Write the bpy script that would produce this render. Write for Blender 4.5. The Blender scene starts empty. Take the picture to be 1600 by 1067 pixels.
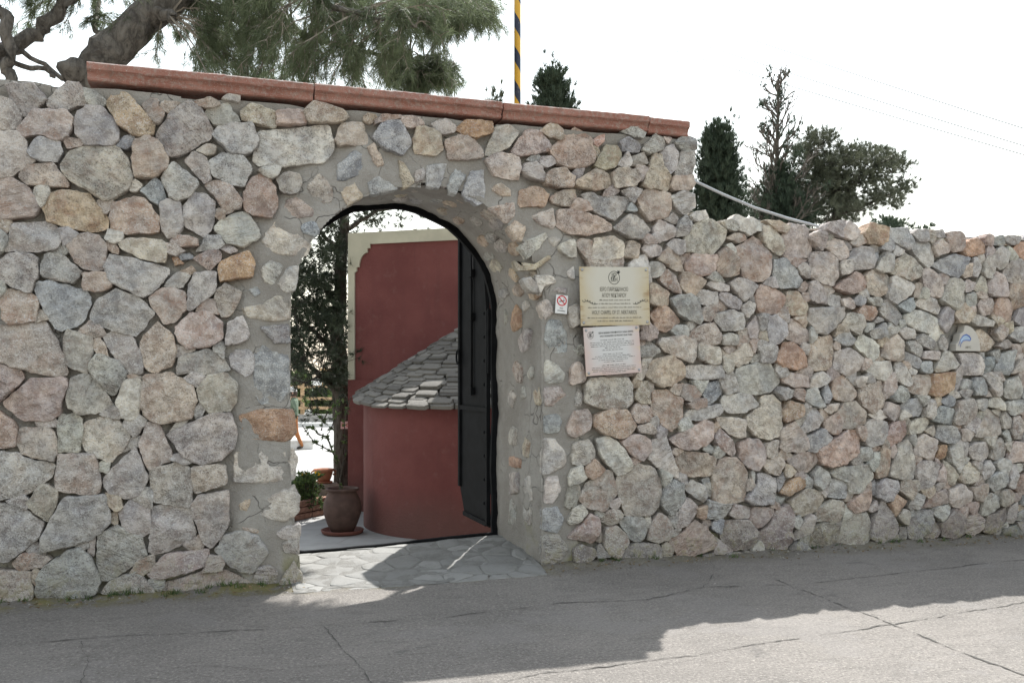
import bpy, bmesh, math, random
import numpy as np
from mathutils import Vector, Matrix, noise
random.seed(11); np.random.seed(11)
scene = bpy.context.scene
C = scene.collection

# ------------------------------------------------------------------ camera
# wall front = plane Y 0, X runs along the wall, +Y is behind it, street level Z 0
TH = math.asin(0.2986); SN, CS = math.sin(TH), math.cos(TH)
CAM = Vector((0.0, -6.49, 1.45))
cam_d = bpy.data.cameras.new('camera'); cam = bpy.data.objects.new('camera', cam_d); C.objects.link(cam)
cam.location = CAM; cam.rotation_euler = (math.radians(90), 0, -TH)
cam_d.sensor_width = 36; cam_d.lens = 31.5; cam_d.shift_y = 0.0366
cam_d.clip_start = 0.05; cam_d.clip_end = 6000
scene.camera = cam

# ------------------------------------------------------------------ light
SUN = Vector((0.41, 0.625, 1.0)).normalized()
world = bpy.data.worlds.new('World'); scene.world = world; world.use_nodes = True
wn = world.node_tree; wn.nodes.clear()
sky = wn.nodes.new('ShaderNodeTexSky'); sky.sky_type = 'NISHITA'; sky.sun_disc = False
sky.sun_elevation = math.asin(SUN.z); sky.sun_rotation = math.atan2(SUN.x, SUN.y)
sky.air_density = 2.0; sky.dust_density = 1.2; sky.ozone_density = 0.4; sky.altitude = 0
bg = wn.nodes.new('ShaderNodeBackground'); bg.inputs['Strength'].default_value = 0.15
wo = wn.nodes.new('ShaderNodeOutputWorld')
hz = wn.nodes.new('ShaderNodeHueSaturation'); hz.inputs['Saturation'].default_value = 0.45   # hazy, almost colourless sky
wn.links.new(sky.outputs[0], hz.inputs['Color']); wn.links.new(hz.outputs[0], bg.inputs[0]); wn.links.new(bg.outputs[0], wo.inputs[0])
sl = bpy.data.lights.new('sun', 'SUN'); sl.energy = 4.7; sl.angle = math.radians(0.53); sl.color = (1.0, 0.982, 0.955)
so = bpy.data.objects.new('sun', sl); C.objects.link(so); so.rotation_euler = SUN.to_track_quat('Z', 'Y').to_euler()
so.location = (6, 10, 15)
vs = scene.view_settings; vs.view_transform = 'Standard'; vs.look = 'None'; vs.gamma = 1.0; vs.use_curve_mapping = False
vs.exposure = 0.95
scene.cycles.max_bounces = 5; scene.cycles.diffuse_bounces = 4; scene.cycles.glossy_bounces = 2; scene.cycles.transmission_bounces = 2; scene.cycles.transparent_max_bounces = 4

TALL = """
g -1364,3267 -1285,3149 -1243,3164 -1150,3276 -1234,3367 -1396,3348
g -1135,3204 -1022,3220 -911,3267 -955,3395 -1022,3393 -1069,3352 -1145,3266
g -911,3277 -877,3249 -805,3266 -800,3298 -873,3360 -940,3364
g -1478,3030 -1368,3049 -1304,3086 -1290,3149 -1359,3246 -1478,3276
pg -1285,3009 -1201,3037 -1088,3004 -1022,3036 -988,3154 -1036,3213 -1126,3195 -1215,3202 -1322,3053
b -1225,2879 -1098,2862 -1064,2938 -1074,2995 -1197,3022 -1262,2928
p -1031,2967 -959,2977 -931,3001 -955,3025 -1007,3032 -1045,3013
gb -979,3060 -921,2996 -751,2999 -716,3039 -721,3145 -814,3244 -911,3251 -979,3176
b -667,2989 -632,3024 -622,3079 -677,3069 -736,3000
to -721,3145 -632,3078 -573,3067 -498,3105 -498,3164 -613,3299 -662,3354 -741,3352 -800,3282
p -523,3205 -487,3160 -452,3174 -432,3246 -477,3285 -462,3329 -513,3336 -573,3276
g -452,3049 -402,2950 -351,2948 -145,3095 -124,3163 -217,3319 -284,3346 -386,3255 -492,3095
gt -1012,2752 -819,2638 -770,2630 -647,2723 -632,2810 -662,2925 -731,3000 -916,2986 -1012,2931 -1074,2843
p -622,2800 -513,2802 -412,2868 -407,2933 -477,3058 -533,3080 -622,3041 -632,2938
b -477,2626 -422,2672 -442,2758 -492,2798 -583,2706
w -647,2707 -598,2705 -573,2744 -613,2784 -647,2734
g -402,2684 -351,2655 -269,2698 -212,2794 -381,2919 -452,2800
g -238,2858 -181,2785 -134,2821 -165,2957 -243,3000 -305,2925
gb -124,2844 -19,2796 82,2780 140,2907 76,2991 -61,3003 -150,2930
gb -50,3048 -8,3001 130,3017 178,3110 140,3224 -92,3188 -124,3119
g -119,3191 -8,3206 60,3228 -29,3348 -181,3284
p -186,3300 -108,3307 -71,3333 -134,3371 -243,3333
w 50,3355 66,3417 -29,3403 -61,3372
pg -165,2984 -124,2987 -92,3044 -155,3056 -233,3006
p -82,2660 -35,2580 55,2634 66,2690 -8,2786 -113,2812 -176,2775
gb -300,2494 -171,2413 -119,2526 -108,2658 -165,2710 -243,2716 -315,2613
g -452,2454 -402,2397 -340,2438 -315,2483 -330,2645 -422,2656 -462,2627
pr -761,2423 -563,2422 -462,2443 -467,2540 -553,2654 -613,2672 -751,2620 -770,2502
to -1145,2482 -1050,2451 -897,2416 -790,2448 -780,2512 -897,2660 -1050,2687 -1117,2662 -1178,2585
p -1478,2465 -1239,2498 -1187,2553 -1192,2595 -1257,2684 -1341,2741 -1478,2732
p -1271,2704 -1145,2702 -1022,2705 -1022,2736 -1107,2851 -1267,2840 -1313,2769
g -1478,2711 -1368,2750 -1225,2863 -1267,2923 -1271,2995 -1322,3043 -1478,3030
g -1387,2274 -1285,2273 -1098,2291 -1055,2366 -1098,2448 -1145,2472 -1336,2452 -1387,2297
g -1478,2239 -1424,2251 -1387,2305 -1373,2357 -1405,2402 -1478,2403
p -1007,2258 -945,2182 -858,2158 -805,2181 -795,2331 -839,2403 -911,2410 -1041,2362
t -761,2290 -721,2281 -721,2326 -761,2364 -809,2351
wt -662,2294 -533,2245 -427,2233 -412,2337 -452,2384 -672,2390 -716,2334
p -330,2340 -212,2356 -217,2400 -351,2426 -396,2370
w -29,2387 76,2364 199,2442 162,2518 98,2603 13,2593 -124,2487
pr 98,2603 173,2585 270,2579 308,2671 291,2794 205,2889 130,2839 71,2702
g -8,2310 45,2340 -29,2376 -77,2346
g -1433,2099 -1368,2054 -1243,2001 -1197,2138 -1206,2242 -1285,2264 -1368,2256 -1433,2181
g -1173,2113 -993,2077 -940,2157 -1060,2263 -1154,2259 -1187,2138
p -931,2036 -809,2029 -761,2068 -780,2158 -935,2147
gb -761,2089 -593,2003 -513,2022 -402,2155 -402,2198 -523,2226 -692,2263 -770,2270 -805,2184
pg -145,2197 -77,2265 -82,2331 -155,2328 -253,2269
o -366,2227 -310,2234 -351,2276 -381,2270
b -320,2261 -248,2275 -274,2307 -346,2293
po -269,2165 -233,2183 -258,2220 -340,2179
g -320,2071 -264,2160 -351,2173 -442,2072
gb -289,1919 -269,1909 -108,2044 -98,2182 -243,2171 -279,2083
o -71,2117 13,2142 140,2152 146,2252 119,2340 -71,2255 -87,2199
pg -66,1880 -8,1881 66,2049 -40,2107 -103,2055 -113,2000
b* 151,2029 183,2053 162,2085 119,2067
pg -442,1829 -381,1830 -289,1930 -294,2017 -351,2064 -442,2062 -533,1989
b -1201,1971 -1098,1785 -1060,1765 -935,1820 -892,1947 -906,2026 -1126,2088 -1201,2080 -1220,2023
p -1405,1842 -1368,1796 -1211,1825 -1206,1960 -1220,1991 -1368,2029 -1419,1996
gb -819,1801 -613,1734 -563,1794 -498,1893 -563,1967 -731,2048 -848,1970 -897,1852
p -346,1700 -289,1652 -134,1670 -56,1737 -61,1836 -155,1911 -269,1892 -366,1798
ty -573,1622 -558,1525 -487,1493 -386,1537 -361,1646 -376,1732 -477,1834 -588,1697
w 98,1717 119,1761 66,1883 -24,1837 -40,1676
g -258,1494 -186,1477 -8,1511 -71,1604 -155,1653 -346,1597 -356,1477
gb* 2,1538 87,1461 140,1495 162,1561 119,1650 34,1649 -14,1594
p -1478,1578 -1239,1492 -1098,1466 -1026,1482 -1036,1555 -1102,1722 -1159,1821 -1478,1789
g -1045,1587 -1012,1529 -906,1482 -877,1619 -877,1704 -916,1741 -1022,1771 -1045,1723
t -848,1625 -780,1588 -795,1663 -839,1721 -877,1694
g -770,1642 -721,1567 -662,1493 -568,1477 -568,1590 -642,1745 -741,1770 -819,1732
gb -897,1503 -780,1354 -741,1343 -682,1439 -672,1504 -731,1578 -858,1614 -892,1556
p -1478,1291 -1424,1306 -1313,1409 -1281,1460 -1304,1512 -1478,1553
p -1285,1185 -1145,1178 -1069,1219 -1060,1303 -1026,1397 -1031,1461 -1239,1450 -1410,1295
g -1022,1261 -964,1218 -819,1232 -751,1279 -819,1386 -897,1476 -1007,1461 -1031,1324
w -702,1194 -632,1171 -593,1214 -558,1342 -583,1450 -682,1439 -731,1301
pt -573,1213 -462,1147 -258,1177 -227,1297 -258,1417 -402,1493 -563,1472 -573,1299
gt -207,1297 -145,1214 -19,1229 34,1295 45,1417 -50,1494 -155,1472 -227,1384
pr -1478,1008 -1332,1010 -1327,1134 -1396,1223 -1478,1265
g -1079,968 -955,975 -940,1181 -974,1223 -1069,1209 -1083,1146
pg -1294,970 -1201,942 -1107,913 -1088,970 -1102,1096 -1135,1133 -1299,1136 -1327,1048
wt -897,955 -770,898 -692,971 -637,1066 -726,1185 -819,1197 -916,1167 -955,1051
w -613,1055 -538,1183 -652,1238 -692,1142
gt -533,843 -386,904 -381,920 -472,1166 -543,1161 -588,1001
g -310,918 -181,860 -61,901 18,976 39,1075 -8,1220 -165,1200 -258,1157 -417,1078
pg -1088,729 -887,685 -834,698 -824,762 -868,959 -1079,959 -1098,782
g -770,685 -682,655 -603,663 -533,779 -613,1001 -819,783
g -503,621 -279,579 -258,611 -264,841 -361,882 -523,838
gt -264,742 -238,670 -29,734 -40,856 -124,864 -258,851
w* 162,728 411,742 433,876 400,967 162,951 29,937 18,744
g -1478,682 -1396,678 -1248,714 -1117,814 -1102,897 -1276,933 -1304,970 -1478,995
gt -1140,522 -1098,625 -1083,729 -1182,774 -1271,642
gb -1478,281 -1368,280 -1192,420 -1164,512 -1294,628 -1478,671
gb -1182,326 -1022,358 -877,393 -780,483 -770,547 -790,686 -1050,675 -1182,420
t -761,493 -726,486 -721,577 -765,557
g -692,458 -573,393 -518,428 -523,579 -637,653 -716,555
g -848,232 -819,114 -770,110 -711,149 -543,267 -573,387 -721,481 -839,433 -848,381
g -503,270 -412,292 -233,369 -264,568 -381,616 -508,584 -533,288
gp -238,501 -186,345 -134,293 -71,361 -19,469 -19,690 -207,653 -264,600
gb 2,158 103,96 162,126 248,243 162,371 55,399 -50,376 -113,275
pg -513,115 -452,100 -171,169 -145,244 -145,293 -432,261 -543,143
p -1304,219 -1173,231 -1126,281 -1145,303 -1294,322 -1350,263
gb -1201,4 -1031,2 -858,31 -829,114 -897,288 -945,344 -1031,327 -1182,211 -1215,88
pg -1478,-27 -1239,6 -1229,82 -1248,205 -1478,230
g -906,310 -868,276 -858,402 -897,383
g -694,5 -503,-9 -490,20 -599,170 -776,104 -823,31
pg -406,-25 -196,-33 119,4 119,44 -34,134 -184,130 -418,80 -442,4
g 151,-5 287,-14 300,99 248,149 177,140 145,56
pg 352,-39 471,-48 471,61 418,173 313,4
w* 352,325 451,333 458,428 339,407 300,368
t 76,3241 162,3218 264,3201 302,3210 291,3315 140,3363 55,3300
tp 304,3227 346,3233 494,3248 494,3305 472,3343 304,3322
tp 494,3294 522,3256 735,3280 803,3326 763,3363 644,3398 555,3412 477,3337
to 906,3300 963,3294 1021,3351 940,3367 900,3335
p 986,3284 1080,3321 1185,3348 1173,3370 1056,3360 986,3319
p 1197,3290 1268,3293 1352,3321 1328,3372 1197,3360 1168,3329
g 1418,3291 1484,3261 1569,3280 1588,3323 1508,3370 1400,3319
o 1594,3294 1717,3250 1879,3305 1873,3389 1667,3372 1588,3311
w 183,2932 324,2936 622,2986 701,3094 661,3260 400,3206 183,3177 140,2962
gt 735,3114 929,3146 934,3205 894,3288 757,3276 701,3151
b 1056,3116 1185,3079 1250,3177 1168,3329 1056,3313 963,3195
t 1274,3103 1424,3093 1490,3143 1460,3283 1304,3305 1268,3208
p 1533,3063 1791,3100 1804,3143 1729,3239 1618,3260 1502,3209
b* 780,2871 894,2936 940,2980 894,2994 888,3062 848,3088 723,2970 723,2867
t* 1004,2984 1056,3005 986,3151 934,3124
b* 963,2785 1056,2796 1150,2831 1115,2893 1021,2922 934,2858
t* 1197,2846 1280,2892 1197,3027 1156,3047
g* 1292,2887 1352,2920 1352,3003 1280,2963
b* 1370,2874 1460,2856 1521,3044 1370,3016
b* 1545,2826 1594,2829 1667,2977 1686,3056 1582,3007 1533,2885
b* 1754,2767 1810,2782 1804,3011 1704,2992 1637,2820
t* 791,2694 906,2764 837,2857 740,2788
wt* 544,2742 622,2707 678,2716 684,2807 594,2915 511,2802
g 346,2752 444,2753 477,2839 444,2888 368,2894 297,2850
p* 400,2586 555,2600 566,2641 444,2724 378,2709 340,2572
b* 488,2484 561,2464 594,2500 566,2561 500,2558 466,2522
wt* 237,2354 346,2319 500,2326 533,2401 378,2506 297,2547 205,2408
w* 221,2128 272,2106 346,2238 261,2282 193,2203
wb* 364,2056 427,2075 450,2248 387,2240 306,2119
wt* 92,1879 148,1868 318,1854 387,1873 387,2003 295,2030 216,1969 75,1948
gb* 284,1706 389,1702 381,1838 187,1811
b* 193,1283 318,1276 387,1365 381,1637 272,1636 216,1676 159,1646 153,1365
o* 99,1043 354,1013 428,1068 409,1240 171,1230 57,1200
w* 232,493 354,450 446,509 452,623 415,701 292,642 111,561
g* 354,235 452,216 452,343 341,299
t* 63,520 99,524 123,617 57,576
t* 87,400 177,377 171,408 63,426
wp 1853,3126 1989,3196 2069,3295 2080,3329 1989,3360 1898,3347 1813,3128
p 2092,3144 2324,3194 2342,3234 2242,3348 2138,3339 2011,3165
t 2301,3314 2419,3285 2442,3325 2431,3380 2348,3412 2242,3348
pr 2407,3089 2562,3078 2682,3126 2701,3178 2658,3332 2538,3400 2431,3302 2319,3205
r 2719,3258 2780,3313 2786,3365 2682,3306
ty 2792,3083 2872,3111 2927,3194 2902,3272 2792,3280 2694,3110
b 2927,3240 3077,3240 3089,3298 2977,3357 2915,3307
g 3027,3361 3102,3350 3133,3404 3014,3434 2921,3398
g 3165,3235 3291,3279 3291,3371 3215,3394 3095,3264
p 3330,3328 3362,3377 3291,3383
gb 3433,3301 3536,3280 3575,3300 3575,3388 3471,3409 3388,3344
gw 3279,3151 3355,3081 3407,3160 3420,3265 3368,3325 3253,3264
gw 3420,3080 3549,3100 3562,3282 3446,3273 3388,3089
t 3368,2966 3523,2976 3569,3020 3549,3094 3381,3071 3362,3018
g 3394,2835 3484,2770 3582,2846 3562,2938 3471,2961 3362,2914
pt 3165,2959 3330,2958 3362,3064 3279,3139 3266,3231 3203,3249 3102,2990
g 3158,3154 3114,3237 3014,3201 3002,3131
wp 1875,2981 1977,2961 2069,2961 2092,3056 2080,3126 1920,3153 1813,3096
gw 2184,2974 2278,2964 2283,3014 2219,3104 2115,3080 2098,3024
gw 2301,3065 2383,3110 2336,3145 2260,3145 2242,3078
t 2289,2937 2371,2920 2514,2929 2526,3008 2442,3070 2336,3057 2289,2993
t 2550,2937 2694,2918 2847,2951 2829,3040 2707,3082 2526,2975
tg 2866,2946 3039,2969 3083,3034 3052,3106 2902,3102 2835,3063
gb 2658,2770 2767,2720 2866,2697 2983,2800 2989,2886 2731,2870 2682,2906 2586,2878
op 2219,2778 2278,2760 2330,2862 2231,2917 2092,2881 2080,2749
tp 2348,2797 2478,2782 2544,2797 2538,2914 2407,2895 2330,2840
pt 2478,2571 2634,2567 2841,2611 2841,2656 2719,2717 2478,2760 2389,2749 2383,2621
t* 1932,2843 2017,2832 2017,2876 1932,2930 1864,2877
p* 1989,2634 2052,2692 2040,2784 1841,2735
t* 2057,2512 2103,2503 2132,2598 2057,2654 2000,2591
w* 2161,2368 2313,2540 2301,2573 2150,2500 2086,2453
wp* 2231,2647 2348,2598 2377,2643 2354,2764 2254,2725 2178,2688
gw 2466,2392 2538,2389 2526,2517 2431,2502 2389,2444
g* 2371,2466 2425,2524 2371,2549 2324,2519
p 2622,2392 2670,2423 2670,2529 2586,2537 2532,2484
wt 2755,2347 2940,2411 2940,2513 2853,2566 2694,2542 2676,2378
g 2977,2572 3077,2559 3177,2627 3102,2715 3002,2750 2853,2634
pt 3089,2806 3171,2702 3330,2750 3362,2821 3355,2937 3152,2953 3064,2919
b 3064,2776 3008,2847 2983,2777
g 3407,2696 3433,2744 3381,2782 3304,2726
gw 3253,2539 3381,2591 3394,2661 3241,2717 3190,2593
g 3497,2608 3536,2680 3497,2771 3433,2721 3400,2592
t 2952,2411 3064,2405 3089,2509 3002,2539 2940,2456
w 3177,2415 3279,2448 3279,2505 3152,2529 3102,2475
g 3394,2464 3446,2449 3497,2480 3497,2550 3381,2574 3336,2525
ty* 2083,2276 2216,2287 2338,2372 2325,2406 2204,2321 2119,2306 2047,2349
w* 2252,2093 2289,2163 2374,2189 2399,2230 2216,2241
g* 2167,2125 2240,2104 2228,2173 2179,2228 2107,2203
g* 2467,2110 2473,2151 2387,2154 2356,2125
w* 2289,1898 2362,1969 2313,2054 2252,2035
b* 2362,1657 2473,1658 2461,1820 2411,1901 2313,1899 2289,1737
w* 2325,1415 2448,1426 2455,1484 2399,1553 2295,1599 2289,1438
p* 2436,1252 2461,1322 2424,1391 2289,1380 2286,1242
g* 2591,1239 2598,1321 2560,1379 2535,1240
p 2510,1408 2610,1437 2623,1496 2560,1589 2510,1542 2486,1426
g 2548,1868 2598,1916 2548,2031 2473,1995 2498,1844
w 2498,2227 2535,2229 2523,2321 2473,2273
g 2573,1636 2648,1648 2598,1717 2523,1682
b* 2283,1042 2399,1040 2430,1120 2399,1173 2283,1168
w* 2350,729 2448,784 2461,876 2374,982 2283,996 2276,720
w* 2350,498 2424,588 2399,704 2301,696 2283,501
b* 2399,265 2448,378 2387,462 2279,455 2276,294
g* 2362,30 2424,55 2486,132 2399,253 2276,248 2270,53
p 3382,2335 3489,2305 3435,2434 3339,2512 3238,2407
g 3169,2260 3222,2257 3296,2303 3302,2342 3233,2387 3169,2375 3164,2308
p 3371,2152 3451,2130 3457,2183 3403,2278 3318,2323 3249,2244
pt 3161,2050 3222,2032 3328,2040 3334,2141 3201,2214 3161,2212
gb 3414,1979 3522,1923 3620,1891 3641,1955 3598,2090 3533,2137 3425,2115 3344,2093
po 3233,1850 3328,1828 3441,1917 3318,2030 3233,2028 3175,1955
p 3034,1771 3159,1754 3222,1774 3243,1831 3159,1907 3075,1886 3096,1829
gb 3468,1782 3522,1797 3500,1879 3403,1882 3355,1833
g 3094,1621 3204,1636 3268,1670 3173,1755 3089,1711
wp 3321,1670 3552,1580 3579,1629 3579,1755 3471,1798 3278,1776 3241,1732
ty 3257,1387 3364,1396 3471,1464 3482,1541 3374,1642 3183,1597 3136,1473
wp 3047,1473 3037,1463 3089,1435 3131,1521 3089,1587
wt 2668,1248 2790,1223 2964,1222 3016,1283 3011,1406 2964,1463 2668,1459 2623,1426 2613,1276
t 3099,1259 3183,1253 3162,1339 3152,1435 3089,1435 3042,1302
pt 3215,1167 3278,1089 3364,1020 3455,1125 3466,1289 3332,1358 3204,1358 3189,1205
pg 3482,1289 3558,1255 3623,1327 3601,1376 3460,1415 3439,1348
p 3068,1092 3162,1119 3183,1186 3152,1244 3047,1245 3006,1169
pg 3089,1025 3220,1018 3215,1061 3152,1100 3052,1073
p 2498,1008 2538,993 2663,1061 2673,1173 2638,1211 2538,1203 2463,1083
po 2759,1031 2892,986 2985,999 3042,1083 2964,1207 2841,1218 2708,1173 2683,1089
p 3026,836 3099,806 3183,880 3183,957 3068,1016 2995,998 2913,953
wg 3257,734 3417,657 3423,710 3364,837 3321,984 3204,966 3157,819
gw 2508,794 2608,782 2688,817 2703,901 2648,977 2518,952
wg 2754,834 2841,747 2892,693 2995,723 3021,770 2985,837 2892,953 2820,1002 2714,985
t 3406,836 3482,873 3406,894 3364,866
po 2628,697 2678,672 2739,703 2780,748 2698,826 2613,753
wg 2488,632 2558,643 2623,688 2598,777 2518,765 2478,702
gt 2478,451 2538,476 2573,568 2558,634 2488,618 2448,480
pg 2618,464 2780,405 2887,537 2851,718 2800,738 2708,666 2628,641 2563,531
tg 2923,498 2964,373 3173,364 3236,418 3273,522 3268,647 3194,755 3058,783 3006,704 2902,688 2882,622
go 3428,700 3525,663 3711,667 3766,797 3678,848 3449,864 3417,845 3406,768
db 3321,386 3364,355 3406,401 3482,485 3471,602 3364,654 3289,579 3262,456
g 3428,246 3503,271 3590,374 3590,423 3514,498 3428,410 3401,276
w 2498,329 2558,345 2638,416 2583,484 2518,449 2478,358
p 2578,204 2678,180 2739,261 2739,355 2658,406 2578,316 2468,229
pg 2841,308 2949,374 2913,423 2820,427 2744,336
gb 2964,250 3037,165 3110,176 3146,250 3120,347 2985,363 2907,347
pg 3225,150 3342,173 3374,239 3332,328 3257,389 3183,306 3152,174
pg 2800,89 2892,36 2974,155 2964,221 2882,292 2780,287 2769,138
gd 3262,-24 3262,81 3247,140 3037,151 2964,117 2887,8
p 3406,44 3482,6 3744,73 3766,121 3678,253 3579,306 3471,224 3332,164
pg 3273,33 3289,3 3353,28 3369,85 3310,155 3273,129
d 2528,39 2638,33 2719,84 2688,133 2578,167 2518,124
d 3364,-31 3449,-45 3471,-18 3385,36 3337,0
d 2759,-17 2861,0 2759,54 2658,13
pg 3099,1622 2938,1831 2714,1706 2716,1601 2716,1507 2825,1466 3045,1473
g 2894,2166 2703,2098 2717,1874 2714,1748 2897,1814 3101,1919
p 3160,2061 3163,2119 2914,2217 3015,2030 3139,1906
pg 2693,2180 2789,2136 2920,2201 2950,2426 2630,2396
w 3166,2280 3147,2436 3043,2405 2934,2266 3092,2157 3168,2219
t 3467,2311 3450,2206 3498,2134 3560,2125 3675,2241 3550,2294
gb -121,2334 -43,2372 -76,2438 -156,2429 -230,2323
pg -141,246 -152,199 -199,130 -130,135 -66,138 -50,180 -76,237
g 3308,986 3336,1043 3267,1106 3224,1041 3233,977
pg -797,1746 -844,1816 -883,1841 -965,1758 -896,1732 -846,1719
t -702,660 -797,704 -773,611 -738,574 -688,597
w 3098,1582 3131,1532 3166,1560 3200,1634 3139,1626
p -569,139 -535,154 -498,193 -500,269 -563,254 -607,219 -650,154
g -506,657 -511,718 -563,721 -626,649 -582,623 -510,568
w 3504,1123 3458,1133 3418,1077 3436,1019 3500,1047 3548,1069
g 3178,1446 3159,1413 3163,1388 3191,1298 3215,1362 3216,1416
g 3075,1884 2992,1859 2967,1804 3003,1754 3041,1785
p -94,1953 -109,1995 -163,1995 -214,1956 -232,1902 -154,1914 -77,1885
g -1225,2649 -1178,2558 -1131,2649 -1142,2700 -1211,2700
p 2496,2763 2593,2742 2679,2762 2617,2832 2546,2847
g 171,2901 257,2843 304,2863 324,2938 244,2932
g 3029,2826 3068,2900 3115,2950 3023,2966 2928,2930 2979,2890
t 2725,3260 2677,3275 2691,3233 2696,3222 2725,3170 2747,3213
w 2889,3126 2939,3107 2979,3110 3009,3169 2969,3236 2922,3177
g -510,55 -488,27 -455,29 -427,53 -440,102 -486,107 -544,100
pg -202,396 -246,359 -322,329 -273,283 -241,287 -200,291 -186,343
pg 2860,432 2894,429 2927,480 2914,521 2854,492 2830,462
g 3382,666 3455,618 3502,598 3504,669 3443,692
w 3130,323 3137,306 3164,231 3184,309 3180,369 3140,365
gb 3275,613 3298,591 3341,638 3370,680 3324,699 3262,733 3262,661
w -771,842 -774,900 -810,918 -843,875 -836,840 -788,821
g -1084,1134 -1082,1164 -1111,1195 -1124,1186 -1220,1184 -1197,1137 -1135,1140
p 3375,1397 3349,1355 3392,1336 3429,1315 3441,1365 3457,1405 3393,1408
p -673,1474 -646,1443 -636,1441 -563,1461 -632,1485
g -280,1172 -320,1166 -350,1161 -406,1091 -329,1122 -321,1121 -317,1124
g -311,1667 -361,1680 -370,1593 -307,1611 -234,1649
pg -1150,1882 -1206,1894 -1204,1863 -1214,1818 -1186,1822 -1131,1844
g 2577,3011 2620,3099 2544,3077 2503,3031 2546,2990
pg 3046,3138 3071,3083 3093,3010 3135,3085 3147,3118 3106,3146
t -333,3323 -430,3327 -474,3286 -436,3261 -395,3252
gb 2791,103 2745,166 2714,114 2717,73 2749,54 2826,64
g 2765,411 2749,418 2733,420 2714,402 2728,372 2764,365 2794,399
g 3353,302 3361,279 3425,242 3409,322 3416,388 3343,373 3339,321
g -1214,401 -1239,378 -1278,348 -1241,319 -1220,318 -1156,310 -1182,366
g -575,1057 -621,1064 -651,1037 -658,1021 -691,958 -632,988 -587,997
gb -344,883 -311,869 -254,884 -311,921 -324,946 -379,935 -401,898
g 3256,1116 3229,1148 3167,1127 3187,1087 3219,1058 3246,1081
p 2999,822 3023,777 3048,774 3054,779 3122,809 3048,830
gb -239,1232 -230,1178 -195,1191 -167,1241 -204,1294
g -782,1255 -838,1220 -776,1198 -741,1191 -693,1184 -722,1262 -767,1265
t 3041,1462 3003,1425 3015,1385 3070,1378 3083,1432
g -308,1457 -251,1412 -224,1395 -198,1423 -163,1466 -218,1484 -255,1493
g -50,1662 -51,1720 -103,1691 -118,1680 -122,1639 -95,1627 -51,1587
p 3045,1701 3091,1669 3137,1744 3068,1765 3014,1738
g 3567,1855 3603,1897 3530,1921 3506,1878 3519,1840
gb -1429,1967 -1383,2025 -1397,2073 -1446,2084 -1446,2041
pg -302,2316 -358,2353 -428,2369 -414,2291 -368,2280
pg -44,2594 -56,2621 -105,2613 -108,2572 -70,2530 -43,2557
w -693,2420 -778,2444 -806,2376 -735,2347 -693,2370
g -1026,2444 -1084,2432 -1065,2400 -1051,2314 -958,2401
p 3508,2405 3538,2469 3466,2455 3446,2424 3469,2371
pg 3146,2524 3242,2528 3194,2589 3151,2605 3086,2568
p -1360,2480 -1419,2473 -1427,2406 -1385,2382 -1342,2434
pg -850,2607 -819,2570 -796,2542 -762,2568 -758,2588 -752,2641 -820,2639
gb -1162,2273 -1069,2258 -1063,2256 -1057,2260 -1020,2288 -1061,2350 -1102,2290
p 2909,2927 2858,2964 2798,2937 2762,2878 2819,2881 2852,2885
gb 2257,3144 2231,3172 2206,3167 2144,3120 2198,3105 2248,3110
pg 2750,168 2774,191 2759,263 2716,225 2716,187
g -901,357 -909,386 -927,380 -978,353 -919,324 -902,344 -901,349
t -1238,179 -1239,166 -1213,103 -1200,160 -1188,193 -1209,226 -1241,197
g 3377,237 3372,230 3363,185 3405,199 3447,248
gb -1350,645 -1310,634 -1266,611 -1251,674 -1278,706 -1322,692 -1381,673
gb -2723,443 -2905,407 -2815,236 -2556,275 -2561,393
g -2722,946 -3349,818 -2709,704 -2593,745 -2557,850 -2556,876
g -2820,1489 -2996,1280 -2710,1200 -2581,1231 -2604,1394
pg -2775,1899 -2870,1790 -2794,1652 -2499,1675 -2534,1873
g -2689,3374 -2808,3277 -2723,3166 -2500,3163 -2520,3349 -2556,3374
gb -2551,262 -2810,223 -2823,54 -2532,116 -2503,147
g -2449,498 -2542,391 -2537,273 -2489,158 -2417,144 -2288,313 -2403,503
gt -2583,726 -2699,685 -2716,458 -2553,407 -2460,514
gt -2441,997 -2533,880 -2534,854 -2206,690 -2376,979
gb -2569,1213 -2698,1183 -2710,963 -2544,893 -2452,1010 -2474,1161
p -2445,1546 -2584,1396 -2561,1232 -2465,1180 -2349,1268 -2310,1413
gt -2493,1661 -2788,1637 -2810,1507 -2594,1412 -2455,1562 -2468,1640
p -2435,1996 -2514,1875 -2479,1677 -2454,1656 -2286,1732 -2255,1857
g -2652,2150 -2755,2099 -2768,1917 -2527,1891 -2449,2012 -2446,2092
g -2380,2409 -2643,2361 -2643,2167 -2437,2109 -2340,2208 -2347,2364
gt -2586,2693 -2691,2605 -2703,2424 -2650,2378 -2388,2426 -2411,2591
gb -2414,3011 -2431,3013 -2602,2876 -2576,2715 -2400,2613 -2258,2723 -2283,2868
p -2497,3145 -2720,3148 -2674,2918 -2614,2890 -2442,3026
pg -2504,3341 -2484,3155 -2429,3037 -2413,3035 -2269,3130 -2319,3339
gt -2125,306 -2275,303 -2403,133 -2327,83 -2126,67
gt -2216,593 -2387,510 -2272,320 -2122,324 -2080,392
g -2530,838 -2566,733 -2444,521 -2398,526 -2227,609 -2201,673 -2203,674
gt -2107,1001 -2359,976 -2189,688 -2187,686 -2113,739 -2070,970
gb -2339,1251 -2455,1163 -2433,1012 -2369,994 -2116,1019 -2148,1159
g -2091,1470 -2290,1413 -2329,1268 -2138,1177 -2060,1288 -2079,1463
gt -2277,1716 -2446,1641 -2433,1562 -2298,1430 -2099,1487 -2122,1625
g -2033,1959 -2235,1859 -2265,1733 -2110,1642 -2013,1770 -2015,1947
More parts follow.
